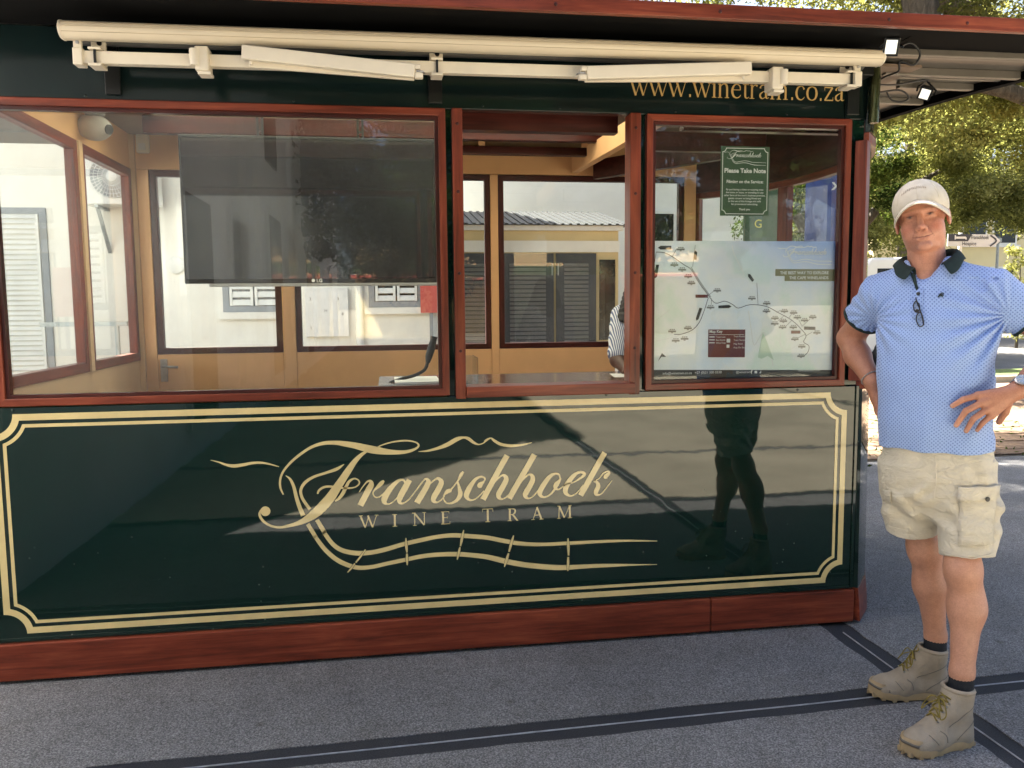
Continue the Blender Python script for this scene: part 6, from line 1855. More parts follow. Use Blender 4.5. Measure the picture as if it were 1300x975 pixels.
nt.links.new(mp_.outputs[0], vo.inputs['Vector'])
dots = ramp(nt, vo.outputs['Distance'], [(0.20, (0.13, 0.21, 0.53)), (0.32, (0.33, 0.47, 0.81))])
wash = ramp(nt, noise(nt, tc.outputs['Object'], 7, 4), [(0.3, (0.92, 0.92, 0.94)), (0.7, (1.06, 1.05, 1.03))])
nt.links.new(mixc(nt, 1.0, dots, wash, 'MULTIPLY'), b.inputs['Base Color'])
b.inputs['Roughness'].default_value = 0.9
b.inputs['Sheen Weight'].default_value = 0.25
bump(nt, b, noise(nt, mapped(nt, (1, 1, 0.55), (0, 0.5, 0)), 13, 7, 0.6, 0.9), 0.55, 0.016)
V, F = S.mesh()
shirt = mesh_from('polo_shirt', V, F, 'polo_cloth', man, None, 1)
bvh_shirt = BVHTree.FromPolygons([tuple(p) for p in V], [tuple(int(i) for i in f) for f in F])


def on_cloth(bvh, x, z, lift=0.002):
    hit = bvh.ray_cast(Vector((x, -1, z)), Vector((0, 1, 0)))
    if hit[0] is None:
        return Vector((x, -0.14, z)), Vector((0, -1, 0))
    return hit[0] + hit[1] * (lift if hit[1].y < 0 else -lift), hit[1]


paint('collar_green', (0.012, 0.028, 0.027), 0.9, 0.1, 60)
paint('button', (0.01, 0.012, 0.014), 0.3, 0.1, 10)
# collar: a folded band round the neck, open at the front
inner, outer, fold_, mid_ = [], [], [], []
cx0, cy0 = -0.124, 0.030
N_ = 48


def shirt_top(x, y, lift):
    h = bvh_shirt.ray_cast(Vector((x, y, 1.9)), Vector((0, 0, -1)))
    return h[0].z + lift if h[0] is not None else None


for i in range(N_ + 1):
    t = i / N_
    ph = math.radians(-90 - 26 - (360 - 56) * t)           # from the opening, round the back
    fr = (1 - math.sin(ph)) / 2                             # 1 at the front
    side = math.cos(ph)
    end = max(0, 1 - min(t, 1 - t) / 0.14)                  # pointed tips at both ends
    rx, ry = 0.078, 0.076
    zt = 1.664 - 0.058 * fr ** 2.2 + 0.012 * side
    px_, py_ = cx0 + rx * math.cos(ph), cy0 + ry * math.sin(ph) - 0.008 * fr
    dr = 0.034 + 0.016 * end
    ox, oy = px_ + dr * math.cos(ph) + (0.006 if side > 0 else -0.006) * end, py_ + dr * math.sin(ph)
    zs = shirt_top(ox, oy, 0.007)
    zo = zt - 0.038 - 0.012 * end
    zo = max(zo, zs) if zs else zo
    mx_, my_ = px_ + dr * 0.55 * math.cos(ph), py_ + dr * 0.55 * math.sin(ph)
    zm = max((zt * 0.5 + zo * 0.5) + 0.004, (shirt_top(mx_, my_, 0.008) or 0))
    fold_.append((px_ + 0.004 * math.cos(ph), py_ + 0.004 * math.sin(ph), max(zt + 0.003, zm + 0.002)))
    inner.append((px_ - 0.004 * math.cos(ph), py_ - 0.004 * math.sin(ph), zt - 0.035))
    mid_.append((mx_, my_, zm))
    outer.append((ox, oy, zo))
mb = MB()
n = N_ + 1
mb.add(inner + fold_ + mid_ + outer, [(r_ * n + i, r_ * n + i + 1, (r_ + 1) * n + i + 1, (r_ + 1) * n + i) for r_ in (0, 1, 2) for i in range(n - 1)])
cl = mb.build('collar', 'collar_green', man, smooth=True)
md = cl.modifiers.new('thick', 'SOLIDIFY')
md.thickness = 0.004
md.offset = 1
md = cl.modifiers.new('sub', 'SUBSURF')
md.levels = md.render_levels = 1
# dark placket facing, pale placket strip, buttons
def cloth_patch(name, pts, mat, par, bvh, lift=0.003, thick=0.0018, div=8):
    """quad patch given by 4 corners (x, z), laid on the cloth"""
    g = []
    for i in range(div + 1):
        for j in range(div + 1):
            u, w = i / div, j / div
            x = (pts[0][0] * (1 - u) + pts[1][0] * u) * (1 - w) + (pts[3][0] * (1 - u) + pts[2][0] * u) * w
            z = (pts[0][1] * (1 - u) + pts[1][1] * u) * (1 - w) + (pts[3][1] * (1 - u) + pts[2][1] * u) * w
            g.append(tuple(on_cloth(bvh, x, z, lift)[0]))
    q = div + 1
    o = MB().add(g, [(i * q + j, (i + 1) * q + j, (i + 1) * q + j + 1, i * q + j + 1) for i in range(div) for j in range(div)]).build(name, mat, par, smooth=True)
    md = o.modifiers.new('thick', 'SOLIDIFY')
    md.thickness = thick
    md.offset = 0
    return o


cloth_patch('placket_facing', [(-0.176, 1.586), (-0.163, 1.578), (-0.147, 1.530), (-0.153, 1.522)], 'collar_green', shirt, bvh_shirt, 0.003)
cloth_patch('placket', [(-0.160, 1.528), (-0.130, 1.528), (-0.134, 1.43), (-0.160, 1.43)], 'polo_cloth', shirt, bvh_shirt, 0.0025)
for x, z in ((-0.146, 1.512), (-0.147, 1.455)):
    p, nn = on_cloth(bvh_shirt, x, z, 0.004)
    MB().lathe([(0.0062, 0), (0.0062, 0.002), (0.004, 0.003)], p, nn, 14).build('button', 'button', shirt, smooth='auto')
# small stitched emblem on the chest
mb = MB()
for pts in ([(-0.088, 1.500, 0.003), (-0.080, 1.507, 0.006), (-0.070, 1.506, 0.003)], [(-0.084, 1.509, 0.002), (-0.076, 1.513, 0.004), (-0.070, 1.511, 0.002)], [(-0.078, 1.507, 0.004), (-0.073, 1.500, 0.002)], [(-0.083, 1.503, 0.003), (-0.086, 1.508, 0.002)]):
    ribbon(mb, pts, lambda x, z: tuple(on_cloth(bvh_shirt, x, z, 0.0035)[0]), 3)
mb.build('chest_emblem', 'collar_green', shirt)
# dark sleeve hems
def ring_band(mb, c, u, r0, r1, w):
    a = Vector((0, 0, 1)) if abs(u[2]) < 0.9 else Vector((1, 0, 0))
    u = Vector(u)
    e1 = (a - u * a.dot(u)).normalized()
    e2 = u.cross(e1)
    n_ = 32
    v, f = [], []
    for d_, r_ in ((-w, r0), (0.001, r1), (0.001, r1 - 0.012), (-w, r0 - 0.012)):
        for k in range(n_):
            t = 2 * math.pi * k / n_
            v.append(tuple(Vector(c) + u * d_ + (e1 * math.cos(t) + e2 * math.sin(t)) * r_))
    for l in range(4):
        for k in range(n_):
            f.append((l * n_ + k, l * n_ + (k + 1) % n_, ((l + 1) % 4) * n_ + (k + 1) % n_, ((l + 1) % 4) * n_ + k))
    return mb.add(v, f)


ring_band(MB(), SL1, uL, 0.0735, 0.0735, 0.008).build('sleeve_hem', 'collar_green', shirt, smooth='auto')
ring_band(MB(), SR1, uR, 0.0755, 0.0755, 0.008).build('sleeve_hem', 'collar_green', shirt, smooth='auto')

# reading glasses hooked in the placket
gs = thing('reading_glasses', 'black-rimmed reading glasses hooked in the polo shirt\'s placket', 'glasses', tuple(Matrix.Rotation(-MAN_YAW, 4, 'Z') @ Vector((-0.14, -0.15, 1.44)) + Vector(MAN_AT)))
gs.rotation_euler = (0, 0, -MAN_YAW)
gs.location = MAN_AT
LOCAL_ROOTS.append(gs)


def gl_pt(x, z, l=0.006):
    p = on_cloth(bvh_shirt, x, z, l)[0]
    return (p.x, p.y, p.z)


for nm, pts in (('lens_rim', [(-0.152, 1.487), (-0.158, 1.476), (-0.157, 1.462), (-0.151, 1.452), (-0.143, 1.453), (-0.140, 1.462), (-0.142, 1.476), (-0.152, 1.487)]),
                ('lens_rim', [(-0.140, 1.450), (-0.147, 1.437), (-0.146, 1.420), (-0.137, 1.405), (-0.126, 1.410), (-0.127, 1.428), (-0.133, 1.445), (-0.140, 1.450)]),
                ('temple', [(-0.152, 1.497), (-0.147, 1.478), (-0.137, 1.455), (-0.129, 1.432), (-0.125, 1.408)]),
                ('bridge', [(-0.150, 1.453), (-0.144, 1.450), (-0.140, 1.448)])):
    MB().tube(cr_spline([gl_pt(*p, 0.010 if nm == 'temple' else 0.006) for p in pts], 4), 0.0018, 6).build(nm, 'black_plastic', gs, smooth=True)
for pts in ([(-0.152, 1.487), (-0.158, 1.476), (-0.157, 1.462), (-0.151, 1.452), (-0.143, 1.453), (-0.140, 1.462), (-0.142, 1.476)], [(-0.140, 1.450), (-0.147, 1.437), (-0.146, 1.420), (-0.137, 1.405), (-0.126, 1.410), (-0.127, 1.428), (-0.133, 1.445)]):
    MB().add([gl_pt(*p, 0.006) for p in pts], [tuple(range(7))]).build('lens', 'acrylic', gs)

# cargo shorts -----------------------------------------------------------
T = Field((-0.31, -0.24, 0.58), (0.20, 0.24, 1.04), 0.004)
T.add(loft([(0.76, -0.070, 0.0, 0.115, 0.075), (0.82, -0.072, 0.0, 0.160, 0.115), (0.90, -0.072, 0.0, 0.176, 0.130), (1.02, -0.075, 0.0, 0.168, 0.126)], 2.4))
T.add(cyl((-0.153, 0.012, 0.92), (-0.144, 0.064, 0.668), 0.094, 0.087), 0.05)
T.add(cyl((0.004, -0.012, 0.92), (0.030, -0.066, 0.632), 0.088, 0.084), 0.05)
T.add(ell((0.104, -0.01, 0.75), (0.026, 0.07, 0.105)), 0.03)
T.add(ell((-0.212, 0.03, 0.77), (0.028, 0.06, 0.085)), 0.03)
T.cut(cyl((-0.144, 0.058, 0.70), (-0.143, 0.067, 0.64), 0.073, 0.074))
T.cut(cyl((0.027, -0.060, 0.665), (0.032, -0.071, 0.60), 0.070, 0.071))


def creases(x, y, z):
    a = np.sin((z - 0.4 * x) * 95 + 2 * np.sin(x * 30)) * 0.0030 * 1.8 * np.exp(-((z - 0.83) / 0.05) ** 2) * np.exp(-((x + 0.09) / 0.09) ** 2)
    b_ = np.sin((x * 1.2 + 0.35 * z) * 88) * 0.0050 * np.exp(-((x - 0.06) / 0.07) ** 2) * np.exp(-((z - 0.92) / 0.06) ** 2)
    c = np.sin((z + 0.55 * x) * 72 + 1.4 * np.sin(x * 40) + 8 * y) * 0.0052 * np.clip((0.86 - z) / 0.06, 0, 1)
    d_ = np.sin((z - 0.7 * x) * 60 + 9 * y) * 0.0036 * np.clip((0.88 - z) / 0.06, 0, 1)
    return a + b_ + (c + d_) * np.clip((z - 0.69) / 0.05, 0, 1)


T.warp(creases, (-0.31, -0.24, 0.60), (0.20, 0.24, 1.0))
V, F = T.mesh()
paint('khaki', (0.72, 0.66, 0.53), 0.9, 0.05, 9)
nt = MATS['khaki'].node_tree
vv = mapped(nt, (1, 1, 1.6), (0.3, 0.5, 0))
bump(nt, nt.nodes['Principled BSDF'], noise(nt, vv, 19, 7, 0.62, 1.2), 0.9, 0.016)
paint('khaki_seam', (0.76, 0.70, 0.57), 0.9, 0.05, 20)
shorts = mesh_from('cargo_shorts', V, F, 'khaki', man, None, 1)
bvh_sh = BVHTree.FromPolygons([tuple(p) for p in V], [tuple(int(i) for i in f) for f in F])
pk = cloth_patch('pocket', [(0.0, 0.845), (0.104, 0.850), (0.100, 0.690), (0.004, 0.682)], 'khaki', shorts, bvh_sh, 0.004, 0.004)
cloth_patch('pocket_flap', [(-0.006, 0.880), (0.106, 0.884), (0.106, 0.838), (-0.004, 0.834)], 'khaki', shorts, bvh_sh, 0.010, 0.004)
cloth_patch('pocket_flap', [(-0.232, 0.83), (-0.205, 0.835), (-0.205, 0.79), (-0.232, 0.785)], 'khaki', shorts, bvh_sh, 0.006, 0.003)
p, nn = on_cloth(bvh_sh, 0.072, 0.842, 0.014)
MB().lathe([(0.008, 0), (0.008, 0.003), (0.005, 0.004)], p, nn, 14).build('pocket_button', 'button', shorts)
for pts in ([(0.002, 0.838), (0.004, 0.76), (0.006, 0.690)], [(-0.004, 0.834), (0.06, 0.836), (0.104, 0.840)], [(-0.074, 0.975), (-0.070, 0.90), (-0.072, 0.83)], [(0.006, 0.69), (0.06, 0.684), (0.106, 0.692)], [(0.09, 0.835), (0.094, 0.77), (0.086, 0.70)], [(-0.040, 0.655), (0.03, 0.648), (0.10, 0.660)], [(-0.214, 0.692), (-0.15, 0.688), (-0.08, 0.70)]):
    MB().tube(cr_spline([tuple(on_cloth(bvh_sh, x, z, 0.0045)[0]) for x, z in cr_spline(pts, 5)], 2), 0.0013, 5).build('seam', 'khaki_seam', shorts, smooth=True)

# cap ----------------------------------------------------------------------
m, nt, b = node_mat('cap_cloth')
vv = mapped(nt, (1, 1, 1))
nt.links.new(ramp(nt, noise(nt, vv, 30, 3), [(0.3, (0.62, 0.56, 0.45)), (0.7, (0.72, 0.66, 0.55))]), b.inputs['Base Color'])
b.inputs['Roughness'].default_value = 0.9
bump(nt, b, noise(nt, vv, 500, 2), 0.3, 0.0015)
CM = Field(HC_ - 0.19, HC_ + 0.19, 0.0035)
CM.add(hell((0, 0.021, 0.045), (0.0890, 0.114, 0.093)))
# lower edge: high over the forehead, down to the ears, level round the back
X_, Y_, Z_ = CM._xyz((slice(None),) * 3)
hx = sum(HM[i][0] * q for i, q in enumerate((X_ - HC_[0], Y_ - HC_[1], Z_ - HC_[2])))
hy = sum(HM[i][1] * q for i, q in enumerate((X_ - HC_[0], Y_ - HC_[1], Z_ - HC_[2])))
hz = sum(HM[i][2] * q for i, q in enumerate((X_ - HC_[0], Y_ - HC_[1], Z_ - HC_[2])))
edge = np.where(hy < 0.022, 0.050 - 0.046 * np.clip(hx / 0.084, -1, 1) ** 2, 0.004)
CM.d = np.maximum(CM.d, (edge - hz).astype(np.float32))
V, F = CM.mesh()
cap = mesh_from('cap', V, F, 'cap_cloth', man, None, 1)

paint('stitch', (0.46, 0.37, 0.28), 0.8, 0.1, 20)
# curved peak: sheet bowed down at the sides
g = []
nu, nv = 24, 10
for i in range(nu + 1):
    a = math.radians(-78 + 156 * i / nu)
    for j in range(nv + 1):
        w = j / nv
        ex0, ey0 = 0.086 * math.sin(a), 0.022 - 0.110 * math.cos(a)
        L_ = 0.078 * max(0.0, math.cos(a * 1.12)) ** 0.55
        x = ex0 * (1 + 0.02 * w)
        y = ey0 - L_ * w
        z = 0.047 + 0.004 * (1 - w) - 0.044 * (abs(x) / 0.084) ** 2.0 - 0.016 * w
        g.append(tuple(hp(x, y, z)))
q = nv + 1
pe = MB().add(g, [(i * q + j, (i + 1) * q + j, (i + 1) * q + j + 1, i * q + j + 1) for i in range(nu) for j in range(nv)]).build('peak', 'cap_cloth', cap, smooth=True)
md = pe.modifiers.new('thick', 'SOLIDIFY')
md.thickness = 0.0045
md.offset = 0
seam = [g[i * q + 0] for i in range(nu + 1)]
MB().tube([tuple(Vector(p_) + Vector(HM @ np.array([0, -0.0015, 0.0035]))) for p_ in seam], 0.0016, 6).build('peak_shaded_seam', 'stitch', cap, smooth=True)  # seam darkened to paint the shading between peak and crown
MB().tube([tuple(hp(0, 0.02, 0.136)), tuple(hp(0, 0.02, 0.140))], 0.006, 10).build('cap_button', 'cap_cloth', cap)
# stitched lettering on the crown: a faint curved row of small stitches


def cap_pt(az, zz, lift=0.0015):
    c = math.sqrt(max(0, 1 - ((zz - 0.045) / 0.093) ** 2))
    return tuple(hp((0.0890 * c + lift) * math.sin(az), 0.021 - (0.114 * c + lift) * math.cos(az), zz))


mb = MB()
rr = random.Random(8)
for k in range(13):
    az = math.radians(-34 + 4.6 * k)
    zz = 0.094 - 0.00008 * (k - 7) ** 2 * 3
    for (a0, z0_, a1, z1_) in ((-0.018, 0, -0.012, 0.009), (-0.012, 0.009, 0.004, 0.001 * rr.randint(0, 8)), (0.008, 0.001 * rr.randint(0, 8), 0.016, 0.001 * rr.randint(0, 8))):
        p0, p1 = Vector(cap_pt(az + a0, zz + z0_)), Vector(cap_pt(az + a1, zz + z1_))
        mb.tube([p0, p1], 0.0007, 4)
mb.build('cap_stitching', 'stitch', cap)
for azd in (-45, 0, 45):
    MB().tube([cap_pt(math.radians(azd), z, 0.0006) for z in np.linspace(0.05, 0.134, 9)], 0.0011, 5).build('cap_seam', 'cap_cloth', cap, smooth=True)

# boots, socks ----------------------------------------------------------
paint('suede', (0.37, 0.315, 0.24), 0.9, 0.10, 14, bumpk=0.4, bscale=260)
paint('suede_dark', (0.17, 0.155, 0.135), 0.8, 0.10, 14)
paint('sole_tan', (0.42, 0.31, 0.17), 0.7, 0.08, 14)
paint('lace', (0.26, 0.20, 0.04), 0.8, 0.15, 40)
paint('sock', (0.018, 0.022, 0.028), 0.95, 0.12, 60, bumpk=0.5, bscale=300, stretch=(0.3, 0.3, 3))


def boot(heel, toe, label_side, ank):
    heel, toe = np.array(heel, float), np.array(toe, float)
    u = (toe - heel) / np.linalg.norm(toe - heel)
    w = np.array([-u[1], u[0]])
    Lb = np.linalg.norm(toe - heel)

    def bp(a, s, z):
        return (heel[0] + u[0] * a + w[0] * s, heel[1] + u[1] * a + w[1] * s, z)
    f = Field(np.array([min(heel[0], toe[0]) - 0.12, min(heel[1], toe[1]) - 0.12, 0.012]), np.array([max(heel[0], toe[0]) + 0.12, max(heel[1], toe[1]) + 0.12, 0.25]), 0.0035)
    M3 = np.array([[u[0], w[0], 0], [u[1], w[1], 0], [0, 0, 1.0]])
    f.add(ell(bp(Lb - 0.078, 0, 0.040), (0.080, 0.050, 0.050), M3))
    f.add(cone(bp(Lb - 0.13, 0, 0.052), bp(0.058, 0, 0.048), 0.045, 0.040), 0.03)
    f.add(cone(bp(Lb - 0.12, 0, 0.062), bp(0.105, 0, 0.130), 0.038, 0.036), 0.03)
    f.add(cone(bp(0.055, 0, 0.065), (ank[0] + 0.006 * u[0], ank[1] + 0.006 * u[1], 0.185), 0.041, 0.049), 0.03)
    f.add(cone(bp(0.100, 0, 0.13), (ank[0] + 0.030 * u[0], ank[1] + 0.030 * u[1], 0.180), 0.034, 0.028), 0.03)
    f.add(cone(bp(0.035, 0, 0.03), bp(0.040, 0, 0.09), 0.040, 0.036), 0.02)
    s3 = f._sl(f.lo, f.lo + 1, 0)
    X_, Y_, Z_ = f._xyz(s3)
    au = (X_ - heel[0]) * u[0] + (Y_ - heel[1]) * u[1]
    f.d[s3] = np.maximum(f.d[s3], Z_ - (0.196 + 0.10 * (au - 0.07)))
    f.d[s3] = np.maximum(f.d[s3], 0.022 - Z_)
    f.cut(cyl((ank[0] + 0.010 * u[0], ank[1] + 0.010 * u[1], 0.165), (ank[0] + 0.012 * u[0], ank[1] + 0.012 * u[1], 0.25), 0.040, 0.044), 0.004)
    f.warp(lambda x, y, z: np.sin(((x - heel[0]) * u[0] + (y - heel[1]) * u[1]) * 130 + z * 60) * 0.0010 * np.exp(-((((x - heel[0]) * u[0] + (y - heel[1]) * u[1]) - Lb * 0.55) / 0.05) ** 2), f.lo, f.lo + 1)
    V, F = f.mesh()
    bt = mesh_from('boot', V, F, 'suede', man, None, 1)
    bv = BVHTree.FromPolygons([tuple(p) for p in V], [tuple(int(i) for i in q) for q in F])
    # sole outline
    out = []
    for k in range(40):
        t = 2 * math.pi * k / 40
        a = Lb / 2 + (Lb / 2 + 0.006) * math.cos(t)
        half = np.interp(a, [-0.01, 0.02, 0.06, 0.11, 0.17, Lb - 0.06, Lb - 0.02, Lb + 0.01], [0.022, 0.038, 0.043, 0.039, 0.046, 0.050, 0.036, 0.012])
        out.append((a, half * np.sign(math.sin(t)) * min(1, abs(math.sin(t)) * 2.2)))
    lift = lambda a: 0.012 * max(0, (a - Lb * 0.72) / (Lb * 0.28)) ** 2
    n_ = len(out)
    mb = MB()
    lv = [(0.0065, 0.98), (0.016, 1.02), (0.030, 1.01), (0.036, 0.97)]
    for z, sc in lv:
        mb.v += [bp(a, s * sc, z + lift(a)) for a, s in out]
    for l in range(len(lv) - 1):
        mb.f += [(l * n_ + k, l * n_ + (k + 1) % n_, (l + 1) * n_ + (k + 1) % n_, (l + 1) * n_ + k) for k in range(n_)]
    mb.f += [tuple(range(n_)), tuple((len(lv) - 1) * n_ + k for k in range(n_))]
    sole = mb.build('sole', 'sole_tan', bt, smooth='auto')
    for k in range(1, n_ - 1, 2):
        a, s = out[k]
        if 0.085 < a < 0.135:
            continue
        i = 0.86
        p0, p1 = bp(a, s * 1.015, 0.0085 + lift(a)), bp(a * 1.0, s * 0.55, 0.0085 + lift(a))
        MB().bar(p0, p1, 0.014, 0.016).build('lug', 'sole_tan', sole)
    mb = MB()
    rnd = []
    for k in range(40):
        t = 2 * math.pi * k / 40
        a, s = out[k]
        rnd.append((a, s))
    mb.v += [bp(a, s * 1.0, 0.0365 + lift(a)) for a, s in rnd] + [bp(a, s * 0.985, 0.046 + lift(a)) for a, s in rnd]
    mb.f += [(k, (k + 1) % n_, n_ + (k + 1) % n_, n_ + k) for k in range(n_)]
    rd = mb.build('rand', 'suede_dark', bt, smooth=True)
    md = rd.modifiers.new('thick', 'SOLIDIFY')
    md.thickness = 0.004
    # toe bumper
    mb = MB()
    sel = [q for q in out if q[0] > Lb - 0.045]
    sel.sort(key=lambda q: math.atan2(q[1], q[0] - (Lb - 0.045)))
    mb.v += [bp(a, s * 1.01, 0.034 + lift(a)) for a, s in sel] + [bp(a - 0.005, s * 0.96, 0.058 + 0.004 + lift(a) * 0.5) for a, s in sel]
    k_ = len(sel)
    mb.f += [(i, i + 1, k_ + i + 1, k_ + i) for i in range(k_ - 1)]
    tb_ = mb.build('toe_bumper', 'sole_tan', bt, smooth=True)
    md = tb_.modifiers.new('thick', 'SOLIDIFY')
    md.thickness = 0.006
    # padded cuff
    mb = MB()
    cpts = []
    for k in range(25):
        t = 2 * math.pi * k / 24
        x, y = ank[0] + 0.010 * u[0] + 0.046 * math.cos(t), ank[1] + 0.010 * u[1] + 0.046 * math.sin(t)
        cpts.append((x, y, 0.197 + 0.10 * ((x - heel[0]) * u[0] + (y - heel[1]) * u[1] - 0.07)))
    MB().tube(cpts, 0.0075, 8, cap=False).build('cuff', 'suede', bt, smooth=True)

    def surf(a, s, z_from=0.4, l=0.003):
        o = Vector(bp(a + 0.12, s * 1.6, z_from))
        tgt = Vector(bp(a, s, 0.09 + 0.0 * a))
        h = bv.ray_cast(Vector(bp(a, s, 0.4)), Vector((0, 0, -1)))
        if h[0] is None:
            return tgt
        return h[0] + h[1] * l
    # stitched panel seams on both sides
    for sgn in (-1, 1):
        wv_ = Vector((w[0] * sgn, w[1] * sgn, 0))
        for line_ in ([(0.012, 0.10), (0.045, 0.085), (0.080, 0.060), (0.095, 0.045)], [(0.020, 0.150), (0.060, 0.130), (0.095, 0.110), (0.13, 0.095)], [(0.145, 0.050), (0.150, 0.075), (0.165, 0.088)], [(0.180, 0.048), (0.195, 0.066), (0.205, 0.078)]):
            pts = []
            for a_s, z_s in cr_spline(line_, 4):
                hh = bv.ray_cast(Vector(bp(a_s, 0, z_s)) + wv_ * 0.2, -wv_)
                if hh[0] is not None:
                    pts.append(tuple(hh[0] + hh[1] * 0.0008))
            if len(pts) > 3:
                MB().tube(pts, 0.0011, 5).build('seam', 'suede_dark', bt, smooth=True)
    # laces: criss-cross down the instep, and a bow
    row = np.linspace(Lb - 0.115, 0.105, 6)
    for k in range(5):
        for sgn in (-1, 1):
            pts = [surf(row[k], 0.020 * sgn, l=0.002), surf((row[k] + row[k + 1]) / 2, 0.0, l=0.007), surf(row[k + 1], -0.020 * sgn, l=0.002)]
            MB().tube(cr_spline([tuple(p) for p in pts], 4), 0.0023, 6).build('lace', 'lace', bt, smooth=True)
        for sgn in (-1, 1):
            p = surf(row[k], 0.023 * sgn, l=0.001)
            MB().lathe([(0.004, 0), (0.004, 0.003)], p, (0, 0, 1), 8).build('eyelet', 'steel', bt)
    kx = surf(0.125, 0, l=0.008)
    for sgn in (-1, 1):
        side = Vector((w[0] * sgn, w[1] * sgn, 0))
        fwd = Vector((u[0], u[1], 0))
        loop = [kx, kx + side * 0.025 + Vector((0, 0, 0.004)) + fwd * 0.01, kx + side * 0.046 + fwd * 0.02 + Vector((0, 0, -0.03)), kx + side * 0.040 + fwd * 0.035 + Vector((0, 0, -0.045)), kx + side * 0.022 + fwd * 0.025 + Vector((0, 0, -0.018)), kx + fwd * 0.004]
        MB().tube(cr_spline([tuple(p) for p in loop], 5), 0.0021, 6).build('lace', 'lace', bt, smooth=True)
    return bt


boot((-0.012, 0.208), (-0.268, 0.085), 'r', (-0.056, 0.172))
boot((0.058, -0.108), (-0.128, -0.312), 'l', (0.029, -0.131))
for (x, y), (x2, y2) in (((-0.057, 0.168), (-0.056, 0.172)), ((0.031, -0.128), (0.029, -0.130))):
    MB().tube([(x2, y2, 0.15), (x2, y2, 0.19), (x, y, 0.215), (x, y, 0.232), (x, y, 0.252), (x, y, 0.256)], [0.0385, 0.0395, 0.0385, 0.0395, 0.0400, 0.0365], 24).build('sock', 'sock', man, smooth=True)

# wrist watch and bracelet: worn things, carried by the arms -----------------
def worn(name, label, cat):
    t = thing(name, label, cat, MAN_AT)
    t.rotation_euler = (0, 0, -MAN_YAW)
    LOCAL_ROOTS.append(t)
    return t


wt = worn('wrist_watch', 'steel wrist watch with a pale dial on the wrist at the picture\'s edge', 'watch')
wc, wu = np.array((0.158, -0.116, 1.213)), np.array((0.088, 0.105, 0.095))
wu = wu / np.linalg.norm(wu)
ring_band(MB(), wc + wu * 0.008, wu, 0.0335, 0.0335, 0.016).build('strap', 'steel', wt, smooth='auto')
wn_ = np.cross(wu, (0, 0, 1.0))
wn_ = np.array((-0.30, -0.92, 0.25))
wn_ -= wu * (wn_ @ wu)
wn_ /= np.linalg.norm(wn_)
wf = wc + wn_ * 0.030
MB().lathe([(0.019, 0), (0.021, 0.003), (0.021, 0.008), (0.018, 0.010)], wf, wn_, 24).build('case', 'steel', wt, smooth='auto')
MB().lathe([(0.0165, 0.0105), (0.0165, 0.0112)], wf, wn_, 24).build('dial', paint('dial', (0.28, 0.36, 0.48), 0.3, 0.05, 30), wt)
e1 = np.cross(wn_, wu)
mb = MB()
for k in range(12):
    t = 6.2832 * k / 12
    d_ = wu * math.cos(t) + e1 * math.sin(t)
    mb.tube([tuple(wf + wn_ * 0.0118 + d_ * 0.0125), tuple(wf + wn_ * 0.0118 + d_ * 0.0155)], 0.0009, 4)
for t, l in ((0.6, 0.008), (2.4, 0.012)):
    d_ = wu * math.cos(t) + e1 * math.sin(t)
    mb.tube([tuple(wf + wn_ * 0.012), tuple(wf + wn_ * 0.012 + d_ * l)], 0.0008, 4)
mb.build('hands', 'white_plastic', wt)
br = worn('bracelet', 'thin silver chain bracelet on the wrist beside the kiosk', 'bracelet')
bc, bu = Vector((-0.297, 0.047, 1.213)), Vector((0.063, -0.083, -0.09)).normalized()
a_ = Vector((0, 0, 1))
e1 = (a_ - bu * a_.dot(bu)).normalized()
e2 = bu.cross(e1)
for k in range(26):
    t0, t1 = 2 * math.pi * k / 26, 2 * math.pi * (k + 0.72) / 26
    MB().tube([tuple(bc + (e1 * math.cos(t) + e2 * math.sin(t)) * 0.0345 + bu * (0.004 * math.sin(t))) for t in (t0, (t0 + t1) / 2, t1)], 0.0026, 6).build('link', 'steel', br, smooth=True)
# ------------------------------------------------------------------ clerk standing behind the counter, mostly hidden by the post and the map
ck = thing('person', 'clerk in a striped shirt behind the serving counter, one arm resting on it', 'person', (1.33, 4.12, 0.14))
CB = Field((0.98, 3.66, 0.12), (1.62, 4.34, 1.76), 0.006)
for s in (-1, 1):
    CB.add(cone((1.34 + 0.085 * s, 4.15, 0.88), (1.34 + 0.08 * s, 4.13, 0.55), 0.085, 0.058), 0.03)
    CB.add(cone((1.34 + 0.08 * s, 4.13, 0.55), (1.34 + 0.08 * s, 4.16, 0.20), 0.056, 0.036), 0.03)
    CB.add(cone((1.34 + 0.08 * s, 4.17, 0.175), (1.34 + 0.085 * s, 4.02, 0.165), 0.038, 0.026), 0.02)
CB.add(loft([(0.82, 1.34, 4.15, 0.155, 0.11), (1.0, 1.34, 4.14, 0.135, 0.10), (1.2, 1.33, 4.11, 0.150, 0.11), (1.36, 1.325, 4.09, 0.155, 0.10), (1.44, 1.32, 4.08, 0.09, 0.07)]), 0.02)
CB.add(cone((1.315, 4.07, 1.40), (1.305, 4.03, 1.52), 0.05, 0.046), 0.03)
CB.add(ell((1.300, 4.00, 1.595), (0.068, 0.085, 0.095)), 0.02)
CB.add(cone((1.298, 3.97, 1.56), (1.296, 3.945, 1.525), 0.05, 0.026), 0.02)
CB.add(cone((1.296, 3.918, 1.585), (1.296, 3.902, 1.562), 0.009, 0.012), 0.008)
for s in (-1, 1):
    CB.cut(ell((1.297 + 0.028 * s, 3.912, 1.600), (0.014, 0.012, 0.008)), 0.01)
    CB.add(ell((1.30 + 0.069 * s, 4.01, 1.585), (0.009, 0.018, 0.028)), 0.006)
SA, EA, WA = (1.185, 4.06, 1.425), (1.118, 3.90, 1.215), (1.122, 3.80, 1.176)
